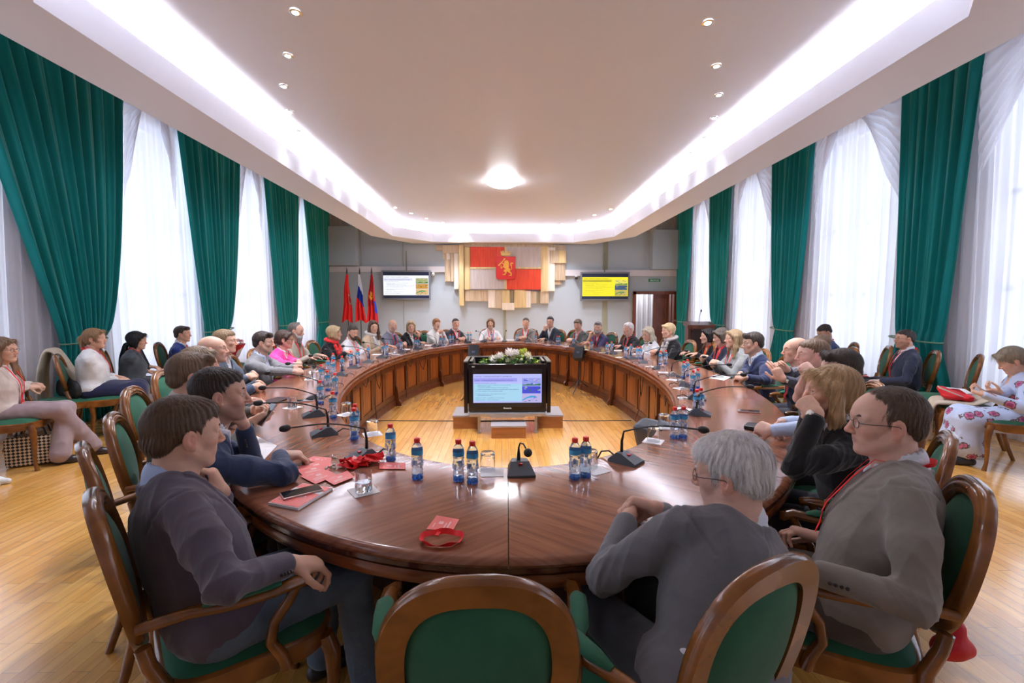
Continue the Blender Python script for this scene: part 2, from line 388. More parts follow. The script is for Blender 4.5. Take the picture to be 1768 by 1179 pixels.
# ------------------------------------------------------------ curtains
velvet = mat('green_velvet', srgb(0, 130, 127), .7, spec=.2, sheen=.35, namt=.10, nscale=6, bstretch=(1, 1, .15))
def sheer_mat():
    m = bpy.data.materials.new('sheer_voile'); m.use_nodes = True; N, L = nt(m); N.remove(N['Principled BSDF'])
    out_ = N['Material Output']; t = N.new('ShaderNodeBsdfTransparent'); tl = N.new('ShaderNodeBsdfTranslucent'); d = N.new('ShaderNodeBsdfDiffuse')
    tl.inputs[0].default_value = (.93, .93, .97, 1); d.inputs[0].default_value = (.86, .85, .89, 1)
    a = N.new('ShaderNodeMixShader'); a.inputs[0].default_value = .50; L.new(tl.outputs[0], a.inputs[1]); L.new(d.outputs[0], a.inputs[2])
    b = N.new('ShaderNodeMixShader'); b.inputs[0].default_value = .78; L.new(t.outputs[0], b.inputs[1]); L.new(a.outputs[0], b.inputs[2]); L.new(b.outputs[0], out_.inputs[0]); return m
sheer = sheer_mat()
swag_m = sheer_mat(); swag_m.name = 'swag_voile'; swag_m.node_tree.nodes['Mix Shader.001'].inputs[0].default_value = .97
rs = random.Random(3)
def curtain(name, X, sgn, ya, yb, ta, tb_, mat_, ztop=4.86, zt=1.08, amp=.055, waves=9, seed=0, fl=(.8, .8), flare=1.5):
    """hangs on the wall plane x=X; folds stand out towards the room; tied at zt between ta and tb_"""
    R_ = random.Random(seed); nu, nv = waves*14, 56; ph = [R_.random()*6.28 for _ in range(4)]; vs = []; fs = []
    for j in range(nv+1):
        z = ztop*(1-j/nv)+.02*(j/nv)
        if z >= zt: q = (z-zt)/(ztop-zt); a = ta+(ya-ta)*q**fl[0]; b = tb_+(yb-tb_)*q**fl[1]; am = amp*(.55+.45*q)+.0
        else:
            q = min(1, (zt-z)/.75); q = q*q*(3-2*q); mid = (ta+tb_)/2; a = mid+(ta-mid)*(1+(flare-1)*q); b = mid+(tb_-mid)*(1+(flare-1)*q); am = amp*(.55+.2*q)
            q = 0
        for i in range(nu+1):
            u = i/nu; uw = u+.012*math.sin(u*9+ph[0]+z*.7)
            f = math.sin(uw*waves*2*PI+ph[1]+.5*math.sin(u*11+ph[2]))+.35*math.sin(uw*waves*2*PI*2.3+ph[3]+z*.6)
            band = math.exp(-((z-zt)/.10)**2); bulge = .10*(1-abs(2*u-1)**2)*(.4+.6*band)
            vs.append((X-sgn*(.06+am*(1+f*.8)*(1-.5*band)+bulge*(1 if flare > 1.1 else 0)), a+(b-a)*u, z))
    for j in range(nv):
        for i in range(nu): k = j*(nu+1)+i; fs.append((k, k+1, k+nu+2, k+nu+1))
    mb = MB(); mb.add(vs, fs); return mb, (ta, tb_, zt)
def green(X, sgn, ya, yb, ta, tb_, seed, label, waves=9, fl=(.9, .55), amp=.06):
    r = empty('curtain', (0, 0, 0), label=label, cat='curtain', group='green velvet curtains along the windows')
    mb, _ = curtain('c', X, sgn, ya, yb, ta, tb_, velvet, seed=seed, waves=waves, fl=fl, amp=amp); o = mb.build('drape', velvet, r, smooth=False); o.data.shade_smooth()
    sm = o.modifiers.new('thickness', 'SOLIDIFY'); sm.thickness = .004
    m = MB(); c = (ta+tb_)/2; w_ = abs(tb_-ta)/2+.03
    m.tube([(X-sgn*(.12+.16*math.sin(a)), c+w_*math.cos(a), 1.08+.025*math.cos(a)) for a in np.linspace(-.5, PI+.5, 26)], .010, 6)
    m.build('tieback_cord', mat('tieback_cord', srgb(120, 150, 120), .6), r)
green(XL+.12, -1, 4.75, 7.06, 5.85, 6.40, 1, 'large green velvet curtain tied back behind the white jacket and navy skirt, left', 11, (1.0, .45), .07)
green(XL+.12, -1, 8.09, 9.98, 8.62, 9.38, 2, 'second green velvet curtain on the left, behind the royal blue suit', 10, (.8, .5))
green(XL+.12, -1, 10.92, 12.7, 11.55, 12.4, 3, 'green velvet curtain third from the camera on the left window wall', 9, (.8, .5))
green(XL+.12, -1, 12.98, 14.85, 13.9, 14.7, 4, 'green velvet curtain in the far left corner beside the flags', 9, (.7, .5))
green(XL+.12, -1, 1.9, 3.0, 2.2, 2.7, 9, 'green velvet curtain nearest the camera on the left', 6)
green(XR-.12, 1, 5.52, 6.62, 5.80, 6.50, 5, 'large green velvet curtain behind the man in a navy suit and glasses on the right', 7, (.7, .7))
green(XR-.12, 1, 8.42, 9.76, 8.85, 9.42, 6, 'green velvet curtain second from the camera on the right window wall', 8, (.6, .45))
green(XR-.12, 1, 11.35, 12.56, 11.65, 12.3, 7, 'green velvet curtain on the right, between the lectern and the second curtain', 7, (.6, .5))
green(XR-.12, 1, 13.75, 14.85, 14.1, 14.75, 8, 'green velvet curtain in the far right corner by the doorway', 6, (.5, .5))
green(XR-.12, 1, 2.5, 3.5, 2.8, 3.2, 10, 'green velvet curtain nearest the camera on the right', 6)
bays = {'L': [-3.1, -.2, 2.45, 6.1, 9.0, 11.9, 14.9], 'R': [-3.1, -.2, 3.0, 6.1, 9.1, 12.0, 14.9]}
ordn = ['rearmost, behind the camera', 'second, beside the camera', 'nearest in view', 'second in view', 'third in view', 'farthest in view']
for S_, X, sgn in (('L', XL+.02, -1), ('R', XR-.02, 1)):
    for i in range(6):
        a, b = bays[S_][i], bays[S_][i+1]
        mb, _ = curtain('s', X, sgn, a, b, a, b, sheer, zt=-1, amp=.045, waves=int((b-a)*6.5), seed=30+i, flare=1.0); o = mb.build('sheer_curtain', sheer); o.data.shade_smooth()
        tag(o, 'white sheer curtain over the %s window on the %s wall' % (ordn[i], 'left' if sgn < 0 else 'right'), 'curtain', 'white sheer curtains')
def swag(X, sgn, y0, y1, zbot, name_lab):
    """gathered swag: hung high at y0 (pier) and swept up to y1; scalloped folds"""
    nu, nv = 40, 70; vs = []; fs = []
    for j in range(nv+1):
        v = j/nv
        for i in range(nu+1):
            u = i/nu
            sag = (math.sin(min(1, u*1.0)*PI*.5+PI*.5))   # deepest beside the pier
            zt_ = 4.84; depth = (zt_-zbot)*(.10+.90*(1-u)**1.25)
            z = zt_-depth*v-.06*math.sin(PI*u)*v
            f = abs(math.sin(v*9.5*PI+u*1.6))**.7
            vs.append((X-sgn*(.155+.085*f*min(1, .25+u*3.2)*(.3+.7*math.sin(PI*min(1, v*1.05)))+.02*math.sin(u*9+v*4)), y0+(y1-y0)*u*(1-.25*v), z+.02*math.sin(u*14+v*7)))
    for j in range(nv):
        for i in range(nu): k = j*(nu+1)+i; fs.append((k, k+1, k+nu+2, k+nu+1))
    mb = MB(); mb.add(vs, fs); o = mb.build('swag_valance', swag_m, smooth=False); o.data.shade_smooth()
    return tag(o, name_lab, 'swag', 'white swags over the window tops')
for y0, y1, zb, d in ((5.55, 4.3, 3.05, 'white gathered swag right of the large right green curtain'), (6.60, 7.75, 2.95, 'white gathered swag left of the large right green curtain'), (8.45, 7.75, 3.1, 'white swag hanging just right of the second right green curtain'),
                      (9.74, 10.7, 3.0, 'white swag just left of the second right green curtain'), (11.37, 10.7, 3.1, 'white swag just right of the third right green curtain'), (12.54, 13.15, 3.1, 'white swag left of the third right green curtain'), (13.78, 13.2, 3.1, 'white swag beside the far right corner curtain')):
    swag(XR, 1, y0, y1, zb, d)
for y0, y1, zb, d in ((7.04, 7.55, 3.1, 'white swag right of the large left green curtain'), (4.78, 4.2, 3.1, 'white swag left of the large left green curtain'), (8.12, 7.7, 3.1, 'white swag left of the second left green curtain'), (9.96, 10.35, 3.1, 'white swag right of the second left green curtain'), (10.94, 10.5, 3.1, 'white swag left of the third left green curtain'), (12.68, 12.95, 3.1, 'white swag right of the third left green curtain')):
    swag(XL, -1, y0, y1, zb, d)
# ------------------------------------------------------------ oval table
TX, TY = .05, 6.0; AIN, BIN, AOU, BOU = 1.72, 3.87, 2.50, 4.67; TZ = .76
def ring(t, r):      # r=0 inner edge, 1 outer edge
    return (TX+(AIN+(AOU-AIN)*r)*math.cos(t), TY+(BIN+(BOU-BIN)*r)*math.sin(t))
top_m = []
def top_wood(i):
    return wood('mahogany_top_%d' % i, (srgb(124, 72, 50), srgb(130, 76, 54))[i % 2], (srgb(168, 108, 76), srgb(162, 106, 78))[i % 2], .19, (1.2, 16, 1), 2.2, .5, 'UV', .02)
mold_m = wood('mahogany_edge', srgb(58, 22, 14), srgb(84, 36, 24), .18, (1, 1, 1), 5, .5)
band_m = wood('mahogany_band', srgb(110, 56, 26), srgb(150, 84, 44), .25, (1, 1, 6), 5, .4)
panel_m = wood('table_panel_wood', srgb(120, 58, 18), srgb(172, 96, 36), .32, (6, 6, .6), 3, .3)
panel_d = wood('table_frame_wood', srgb(78, 36, 16), srgb(120, 62, 26), .35, (6, 6, .6), 3, .3)
dark_m = wood('table_inside_wood', srgb(50, 26, 16), srgb(70, 38, 24), .5, (6, 6, .6), 3, .0)
table = empty('conference_table', (TX, TY, 0), label='long oval dark mahogany conference table with an open centre', cat='table')
L2 = lambda x, y: (x-TX, y-TY)
NS = 12; t0 = -PI/2-.012
for s_ in range(NS):
    a, b = t0+2*PI*s_/NS, t0+2*PI*(s_+1)/NS; n = 16; tm = (a+b)/2
    prof = [(0.0, .752), (.006, .759), (.016, .76), (.97, .76), (.984, .757), (.996, .748), (1.0, .738), (.994, .727), (.98, .722), (0.0, .722)]
    vs = []; g = .0006
    for i in range(n+1):
        t = a+g+(b-a-2*g)*i/n
        for r, z in prof: x, y = ring(t, r); vs.append((x-TX, y-TY, z))
    k = len(prof); fs = []
    for i in range(n):
        for j in range(k): fs.append((i*k+j, i*k+(j+1) % k, (i+1)*k+(j+1) % k, (i+1)*k+j))
    fs.append(tuple(range(k))); fs.append(tuple(range(n*k, n*k+k)))
    mb = MB(); mb.add(vs, fs); me = mb.mesh('tabletop_section', 30)
    uv = me.uv_layers.new(name='UVMap'); ang = tm+(.9 if s_ % 2 else -.9)+PI/2; ca, sa = math.cos(ang), math.sin(ang)
    for l in me.loops:
        c = me.vertices[l.vertex_index].co; uv.data[l.index].uv = (c.x*ca+c.y*sa+s_*3.1, -c.x*sa+c.y*ca+c.z)
    link('tabletop_section', me, top_wood(s_ % 2), table)
def ring_band(name, prof, m, n=160, a0=0, a1=2*PI, closed=True, parent=table):
    vs = []; k = len(prof); N_ = n if closed else n+1
    for i in range(N_):
        t = a0+(a1-a0)*i/n
        for r, z in prof: x, y = ring(t, r); vs.append((x-TX, y-TY, z))
    fs = []
    for i in range(n):
        i2 = (i+1) % N_
        for j in range(k): fs.append((i*k+j, i*k+(j+1) % k, i2*k+(j+1) % k, i2*k+j))
    if not closed: fs.append(tuple(range(k))); fs.append(tuple(range(n*k, n*k+k)))
    mb = MB(); mb.add(vs, fs); return mb.build(name, m, parent, smooth=35)
ring_band('edge_moulding', [(.95, .7225), (.985, .7215), (.985, .705), (.972, .695), (.95, .695)], mold_m)
ring_band('apron_band', [(.93, .695), (.975, .693), (.98, .68), (.98, .665), (.972, .650), (.955, .645), (.93, .645)], band_m)
ring_band('inner_moulding', [(.06, .7215), (-.012, .7215), (-.022, .705), (-.018, .675), (-.004, .655), (.03, .64), (.06, .64)], band_m)
ring_band('panel_backing', [(.075, .0), (.075, .722), (.10, .722), (.10, .0)], dark_m)
ring_band('plinth', [(.075, .0), (.02, .0), (.02, .075), (.035, .095), (.075, .10)], panel_d)
NP = 48
for i in range(NP):
    a, b = 2*PI*i/NP, 2*PI*(i+1)/NP; 
    # each panel: frame with a raised field
    mb = MB()
    def P(u, z, d): t = a+(b-a)*u; x, y = ring(t, .075-d/.78); return (x-TX, y-TY, z)
    def slab(u0, u1, z0, z1, d0, d1, nn=4):
        vs = []; 
        for q in range(nn+1):
            u = u0+(u1-u0)*q/nn; vs += [P(u, z0, d0), P(u, z1, d0), P(u, z1-.0, d1), P(u, z0, d1)]
        fs = [(q*4+j, q*4+(j+1) % 4, q*4+4+(j+1) % 4, q*4+4+j) for q in range(nn) for j in range(4)]+[(0, 1, 2, 3), (nn*4, nn*4+1, nn*4+2, nn*4+3)]
        mb.add(vs, fs)
    mb.m = 1; slab(0, .10, .10, .64, 0, .022, 1); slab(.90, 1, .10, .64, 0, .022, 1); slab(.10, .90, .10, .17, 0, .022); slab(.10, .90, .57, .64, 0, .022)
    mb.m = 0; slab(.10, .90, .17, .57, 0, .006); slab(.17, .83, .20, .54, .006, .016)
    mb.build('panel', [panel_m, panel_d], table, smooth=False)
    if i % 4 == 2:
        m2 = MB(); x, y = ring(a, .03); nx, ny = math.cos(a)/AIN, math.sin(a)/BIN; l = math.hypot(nx, ny); nx, ny = nx/l, ny/l
        pr = [(.05, 0), (-.085, 0), (-.085, .05), (-.05, .09), (-.04, .20), (-.015, .30), (.0, .32), (.0, .64), (.05, .64)]
        sx_, sy_ = -ny*.022, nx*.022
        vs = [(x-TX+nx*p_+s*sx_, y-TY+ny*p_+s*sy_, z) for s in (-1, 1) for p_, z in pr]; k = len(pr)
        m2.add(vs, [tuple(range(k)), tuple(range(k, 2*k))]+[(j, (j+1) % k, k+(j+1) % k, k+j) for j in range(k)]); m2.build('foot_bracket', panel_d, table, smooth=False)
        m2 = MB(); p = [ring(a, .10), ring(a, .36)]; d = Vector((p[1][0]-p[0][0], p[1][1]-p[0][1], 0)); c = (Vector((*p[0], 0))+Vector((*p[1], 0)))/2
        m2.box((c.x-TX, c.y-TY, .36), (d.length, .03, .71), rz=math.atan2(d.y, d.x)); m2.build('support_board', dark_m, table, smooth=False)
# ------------------------------------------------------------ chairs
cw = wood('chair_walnut', srgb(98, 56, 18), srgb(158, 98, 40), .26, (1, 1, 1), 6, .55)
cv = mat('chair_green_velvet', srgb(44, 100, 74), .7, spec=.2, sheen=.12, namt=.16, nscale=7)
def chair_mesh(arms=True):
    R = {}
    tilt = math.radians(11); ct, stl = math.cos(tilt), math.sin(tilt)
    def B(x, z, d=0):   # back plane: x across, z up from seat rail, d forward
        return Vector((x, -.215-stl*(z-.44)+ct*d-.035*(1-(x/.26)**2)*.6, .44+ct*(z-.44)+stl*d))
    cz, rx, rz = .760, .214, .248
    def oval(a, kx=1, kz=1, dx=0): 
        c, s = math.cos(a), math.sin(a); e = .78 if s > 0 else .9
        return (math.copysign(abs(c)**e, c)*(rx*kx+dx)*(1-.10*(s < 0)*abs(s)), cz+math.copysign(abs(s)**e, s)*(rz*kz+dx))
    n = 56; m = MB(); prof = [(-.030, -.016), (.026, -.018), (.031, -.008), (.031, .004), (.026, .013), (.016, .017), (.010, .013), (.004, .019), (-.006, .021), (-.012, .014), (-.022, .016), (-.030, .008)]
    fr = []
    for i in range(n):
        a = 2*PI*i/n; x0, z0 = oval(a, dx=-.03); x1, z1 = oval(a+.01, dx=-.03); x9, z9 = oval(a-.01, dx=-.03)
        o = B(x0, z0); t = (B(x1, z1)-B(x9, z9)).normalized(); fwd = (B(x0, z0, .01)-B(x0, z0)).normalized(); out_ = t.cross(fwd).normalized()
        if (o-B(0, cz)).dot(out_) < 0: out_ = -out_
        fr.append((o, out_, fwd))
    m.sweep(fr, prof, closed=True)
    # stiles down to the rail and the rear legs
    for sx in (-1, 1):
        path = [B(sx*.17, .585), B(sx*.175, .53), Vector((sx*.188, -.212, .46)), Vector((sx*.19, -.212, .40)), Vector((sx*.192, -.222, .28)), Vector((sx*.198, -.262, .12)), Vector((sx*.202, -.305, 0))]
        m.tube(path, [(.020, .018), (.020, .020), (.022, .022), (.023, .023), (.021, .021), (.018, .018), (.016, .016)], 10)
    R['back_frame'] = m
    m = MB(); nr, na = 7, 40
    for sgn in (1, -1):
        vs = [B(0, cz, sgn*.030)]; fs = []
        for j in range(1, nr+1):
            q = j/nr
            for i in range(na):
                x, z = oval(2*PI*i/na, dx=-.052); x *= q; z = cz+(z-cz)*q; vs.append(B(x, z, sgn*(.030*(1-q**3.2)-.002)))
        for i in range(na): fs.append((0, 1+i, 1+(i+1) % na))
        for j in range(nr-1):
            for i in range(na): fs.append((1+j*na+i, 1+j*na+(i+1) % na, 1+(j+1)*na+(i+1) % na, 1+(j+1)*na+i))
        m.add(vs, fs)
    R['back_pad'] = m
    def seat(u, grow=0):   # outline angle -> x,y
        c, s = math.cos(u), math.sin(u); e = .42; X = math.copysign(abs(c)**e, c); Y = math.copysign(abs(s)**e, s)
        w_ = .225+.045*(Y+1)/2+.012*(1-X*X*0)*(Y > 0)*0; return (X*(w_+grow), Y*(.235+grow)+.012+(.022*(1-X*X) if Y > 0 else 0))
    ns = 48; m = MB(); fr = []; vs = []; fs = []
    prof = [(0, .395), (.0, .452), (-.012, .458), (-.03, .455), (-.03, .39), (-.012, .385)]
    for i in range(ns):
        u = 2*PI*i/ns
        for g, z in prof:
            x, y = seat(u, g); sag = .0
            if z < .41: sag = .022*max(0, math.cos(2*u*1.0+0)) ; sag = .020*(math.cos(4*u)*.5+.5)
            vs.append((x, y, z+(sag*-1+.012 if z < .41 else 0)))
    k = len(prof)
    for i in range(ns):
        for j in range(k): fs.append((i*k+j, i*k+(j+1) % k, ((i+1) % ns)*k+(j+1) % k, ((i+1) % ns)*k+j))
    m.add(vs, fs); R['seat_rail'] = m
    m = MB(); vs = [(0, .015, .505)]; fs = []; nr = 7
    for j in range(1, nr+2):
        q = min(1, j/nr); zz = .455+.05*(1-q**3.5) if j <= nr else .44
        for i in range(ns): x, y = seat(2*PI*i/ns, -.012 if j <= nr else -.02); vs.append((x*q, .015+(y-.015)*q, zz))
    for i in range(ns): fs.append((0, 1+i, 1+(i+1) % ns))
    for j in range(nr):
        for i in range(ns): fs.append((1+j*ns+i, 1+j*ns+(i+1) % ns, 1+(j+1)*ns+(i+1) % ns, 1+(j+1)*ns+i))
    m.add(vs, fs); R['seat'] = m
    legs = []
    for sx in (-1, 1):
        m = MB(); m.tube([(sx*.235, .215, .43), (sx*.245, .232, .37), (sx*.243, .236, .28), (sx*.232, .228, .16), (sx*.230, .228, .07), (sx*.238, .238, .02), (sx*.242, .242, 0)], [.026, .028, .023, .017, .0145, .017, .019], 12); legs.append(m)
    R['legs'] = legs
    if arms:
        A = []; Pd = []
        for sx in (-1, 1):
            m = MB(); m.tube([B(sx*.205, .665), (sx*.235, -.15, .672), (sx*.262, -.06, .668), (sx*.278, .05, .668), (sx*.278, .12, .672), (sx*.268, .155, .660), (sx*.262, .158, .643)], [(.017, .015), (.017, .017), (.019, .017), (.021, .017), (.024, .019), (.021, .02), (.012, .012)], 10)
            m.tube([(sx*.272, .125, .665), (sx*.270, .10, .62), (sx*.262, .055, .56), (sx*.258, .045, .50), (sx*.262, .075, .44), (sx*.262, .085, .40)], [.017, .016, .0155, .017, .019, .019], 10); A.append(m)
            m = MB(); m.tube([(sx*.246, -.12, .686), (sx*.258, -.075, .692), (sx*.268, -.01, .694), (sx*.275, .045, .692), (sx*.277, .075, .684)], [(.010, .006), (.023, .013), (.025, .015), (.024, .013), (.012, .006)], 12); Pd.append(m)
        R['arms'] = A; R['pads'] = Pd
    return R
def chair_proto(arms):
    R = chair_mesh(arms); r = empty('armchair' if arms else 'side_chair', (0, 0, 0))
    o = R['back_frame'].build('back_frame', cw, r, smooth=50); R['back_pad'].build('backrest', cv, r); R['seat_rail'].build('seat_rail', cw, r, smooth=50); R['seat'].build('seat', cv, r, smooth=60)
    for l in R['legs']: l.build('leg', cw, r)
    if arms:
        for l, q in zip(R['arms'], R['pads']): a = l.build('armrest', cw, r); q.build('arm_pad', cv, a)
    return r
CH = {True: chair_proto(True), False: chair_proto(False)}; CH_used = {True: False, False: False}
def chair(x, y, face, label, arms=True, group='green velvet armchairs round the table'):
    o = CH[arms] if not CH_used[arms] else copy_tree(CH[arms]); CH_used[arms] = True
    o.location = (x, y, 0); o.rotation_euler = (0, 0, face); return tag(o, label, 'chair', group)

# ------------------------------------------------------------ screens
import re as _re
def emis(name, col, s=1.0):
    return mat(name, (.02, .02, .02), .25, emit=col, es=s*.60)
def screen_picture(parent, x0, x1, z0, z1, y, tone):
    """aerial picture of a planned town: bands of water, green and roofs"""
    T = {'blue': [srgb(140, 150, 225), srgb(40, 110, 90), srgb(60, 70, 200), srgb(150, 170, 230), srgb(30, 160, 210), srgb(180, 170, 220)],
         'day': [srgb(150, 170, 120), srgb(60, 110, 40), srgb(200, 140, 50), srgb(90, 110, 80), srgb(40, 140, 90), srgb(215, 180, 120)],
         'yel': [srgb(230, 220, 90), srgb(20, 110, 60), srgb(60, 80, 120), srgb(80, 110, 80), srgb(40, 140, 60), srgb(190, 170, 90)]}[tone]
    R_ = random.Random(4); m = MB(); mats = [emis('pic_%s_%d' % (tone, i), c, .9) for i, c in enumerate(T)]
    h = z1-z0; w_ = x1-x0
    def rect(a, b, c, d, k, dy): m.m = k; m.box((x0+w_*(a+b)/2, y-dy, z0+h*(c+d)/2), (w_*(b-a), .001, h*(d-c)))
    rect(0, 1, 0, .34, 5, 0); rect(0, 1, .36, .66, 2, 0); rect(0, 1, .68, 1, 0, 0)
    for k in range(40):
        a = R_.random()*.9; c = R_.choice((0, .36, .68))+R_.random()*.26; q = R_.random(); rect(a, min(1, a+.06+.12*R_.random()), c, c+.015+.035*R_.random(), R_.choice((1, 3, 5, 2)), .0012+.0003*q)
    m.m = 4; P = [(0, .06), (.3, .17), (.55, .20), (.8, .19), (.8, .225), (.5, .27), (.28, .22), (0, .1)]
    m.prism([(x0+w_*a, z0+h*b) for a, b in P], -.001, .001, M=Matrix(((1, 0, 0), (0, 0, 1), (0, 1, 0))), off=(0, y-.003, 0))
    m.m = 1; P = [(0, .72), (.35, .76), (.6, .73), (1, .78), (1, .69), (0, .69)]
    m.prism([(x0+w_*a, z0+h*b) for a, b in P], -.001, .001, M=Matrix(((1, 0, 0), (0, 0, 1), (0, 1, 0))), off=(0, y-.003, 0))
    m.build('slide_picture', mats, parent, smooth=False)
def slide(parent, w_, h, cx, cz, y, tone):
    """slide on a screen whose face looks towards -y; x across, z up"""
    bgc = {'blue': (srgb(172, 178, 238), srgb(196, 200, 245), srgb(158, 206, 232)), 'day': (srgb(238, 240, 250),)*3, 'yel': (srgb(240, 226, 30),)*3}[tone]
    ink = {'blue': srgb(60, 55, 130), 'day': srgb(70, 70, 90), 'yel': srgb(90, 90, 20)}[tone]; bar = {'blue': srgb(150, 150, 232), 'day': srgb(214, 216, 236), 'yel': srgb(190, 180, 20)}[tone]
    m = MB(); m.box((cx, y, cz), (w_, .002, h)); m.build('slide', emis('slide_'+tone, bgc[0], .95), parent, smooth=False)
    if tone == 'blue':
        m = MB(); m.box((cx-w_*.145, y-.0008, cz-h*.14), (w_*.705, .002, h*.60)); m.build('slide_panel', emis('slide_panel_blue', bgc[2], .9), parent, smooth=False)
    m = MB(); m.box((cx-w_*.175, y-.0014, cz+h*.30), (w_*.63, .002, h*.12)); m.build('slide_heading_bar', emis('slide_bar_'+tone, bar, .9), parent, smooth=False)
    M_ = lambda x, z: Matrix.Translation((x, y-.003, z)) @ Matrix.Rotation(PI/2, 4, 'X')
    im = emis('slide_ink_'+tone, ink, .8); L_ = cx-w_/2+w_*.03
    rows = [('КИТАЙ – ГОРОДА БУДУЩЕГО. СЮНЪАНЬ', .415, .055, .53), ('ЦЕЛЬ — СОЗДАНИЕ ИННОВАЦИОННОГО ГОРОДА', .28, .045, .55)]
    body = [('Новая национальная стратегия', .185, .30), ('– перенос нестоличных функций из столицы региона', .12, .50), ('– развитие нового района', .075, .20), ('– создание зелёного города с чистой энергией', .03, .46), ('– умная транспортная система и цифровая среда, связь кварталов', -.035, .62),
            ('2017 год – начало строительства города', -.09, .40), ('Площадь территории – около двух тысяч кв. км', -.19, .44), ('– население района', -.235, .22), ('Период до 2035 – основной этап развития', -.33, .42), ('Период до 2050 – полное завершение', -.40, .34)]
    mes = [text_mesh(t, h*s, M_(L_, cz+h*z-h*s*.3), width=w_*ww) for t, z, s, ww in rows]+[text_mesh(t, h*.032, M_(L_+(w_*.02 if t[0] == '–' else 0), cz+h*z-h*.01), width=w_*ww) for t, z, ww in body]
    for i, me in enumerate(mes): link('slide_text', me, im, parent)
    screen_picture(parent, cx+w_*.215, cx+w_*.485, cz-h*.48, cz+h*.36, y-.002, tone)
def wall_tv(x0, y0, x1, y1, tone, label):
    a = at_y(x0, y0, YF-.18); b = at_y(x1, y1, YF-.18); w_ = b.x-a.x; h = a.z-b.z
    r = empty('wall_television', ((a.x+b.x)/2, YF-.18, (a.z+b.z)/2), label=label, cat='television')
    m = MB(); m.box((0, .03, 0), (w_, .06, h), bev=.008); m.build('casing', mat('tv_grey', srgb(120, 122, 128), .35, metal=.3), r, smooth=False)
    m = MB(); m.box((0, -.002, 0), (w_*.94, .004, h*.89)); m.build('screen_glass', mat('tv_black', srgb(40, 44, 70), .12), r, smooth=False)
    slide(r, w_*.93, h*.67, 0, -.01*h, -.007, tone)
    m = MB(); m.box((0, .10, 0), (w_*.4, .09, h*.5)); m.tube([(0, .10, h*.5), (0, .10, 1.1)], .018, 8); m.build('mount', mat('tv_mount', srgb(120, 124, 112), .5), r)
wall_tv(658.5, 466.5, 743.5, 517.5, 'day', 'flat television left of the red shield, showing a white slide')
wall_tv(1002.5, 469.5, 1086.5, 519, 'yel', 'flat television right of the red shield, showing a yellow slide')
# central television in its cabinet
TVY = 5.48; a = at_z(814, 744, .0)
tv = empty('floor_television', (.07, TVY, 0), label='large black television on a silver stand in the middle of the oval', cat='television')
blk = mat('tv_gloss_black', (.008, .008, .010), .18, coat=.3); sil = mat('silver_plastic', srgb(176, 170, 166), .32, metal=.6)
W_ = 1.0; zb, zt_ = .26, .84
m = MB(); m.box((0, 0, (zb+zt_)/2), (W_-.06, .09, zt_-zb), bev=.01); m.build('casing', blk, tv, smooth=False)
m = MB(); m.box((0, -.047, (zb+zt_)/2+.005), (W_-.16, .006, .46)); m.build('screen_glass', mat('screen_off', (.02, .02, .024), .12), tv, smooth=False)
slide(tv, W_-.175, .348, 0, .547, -.052, 'blue')
m = MB(); m.box((0, -.01, .235), (W_-.08, .20, .035), bev=.006); m.box((0, -.06, .222), (.42, .12, .03))
for sx in (-.345, .345): m.box((sx, -.02, .11), (.03, .05, .22)); m.box((sx, -.02, .008), (.045, .10, .016))
m.build('stand', sil, tv, smooth=False)
me = text_mesh('Panasonic', .024, Matrix.Translation((0, -.0475, .298)) @ Matrix.Rotation(PI/2, 4, 'X'), align='CENTER'); link('maker_lettering', me, mat('letter_silver', (.75, .75, .75), .3, emit=(.6, .6, .6), es=.4), tv)
me = text_mesh('VIERA', .014, Matrix.Translation((-.43, -.0475, .805)) @ Matrix.Rotation(PI/2, 4, 'X')); link('series_lettering', me, mat('letter_silver'), tv)
cab = empty('planter_cabinet', (.07, TVY+.30, 0), label='black cabinet box behind the floor television with an open silver rimmed top', cat='cabinet')
m = MB(); 
for sx in (-1, 1): m.box((sx*(W_/2+.005), -.04, .55), (.045, .56, .62), bev=.006); 
m.box((0, .235, .55), (W_, .03, .62)); m.box((0, 0, .45), (W_-.05, .46, .02)); m.build('box_side', blk, cab, smooth=False)
m = MB()
for sx in (-1, 1): m.box((sx*(W_/2+.005), -.04, .868), (.05, .57, .014)); m.box((sx*(W_/2-.055), .0, .862), (.03, .48, .010))
m.box((0, .235, .868), (W_+.05, .045, .014)); m.build('silver_rim', mat('rim_grey', srgb(120, 114, 104), .4, metal=.4), cab, smooth=False)
for sx in (-1, 1):
    m = MB(); m.tube([(sx*.45, .19, .85), (sx*.43, .18, .74), (sx*.36, .17, .66), (sx*.25, .16, .60)], (.03), 6); m.build('inner_bracket', mat('rim_grey'), cab)
# boxes and platforms under the television
bw = wood('box_veneer', srgb(150, 92, 44), srgb(178, 114, 58), .4, (1, 1, 6), 4, .1); gt = mat('grey_lid', srgb(168, 160, 160), .45)
def plinth(x, y, sx, sy, h, lab):
    r = empty('wooden_plinth', (x, y, 0), label=lab, cat='box', group='veneered boxes under the television'); m = MB(); m.box((0, 0, h/2-.01), (sx, sy, h-.02)); m.build('box_body', bw, r, smooth=False)
    m = MB(); m.box((0, 0, h-.01), (sx+.015, sy+.015, .02)); m.build('lid', gt, r, smooth=False)
plinth(.08, 5.33, .40, .26, .15, 'veneered box with grey lid under the middle of the floor television')
plinth(-.46, 5.88, .30, .50, .17, 'veneered box with grey lid under the left end of the floor television')
plinth(.62, 5.88, .30, .50, .17, 'veneered box with grey lid under the right end of the floor television')
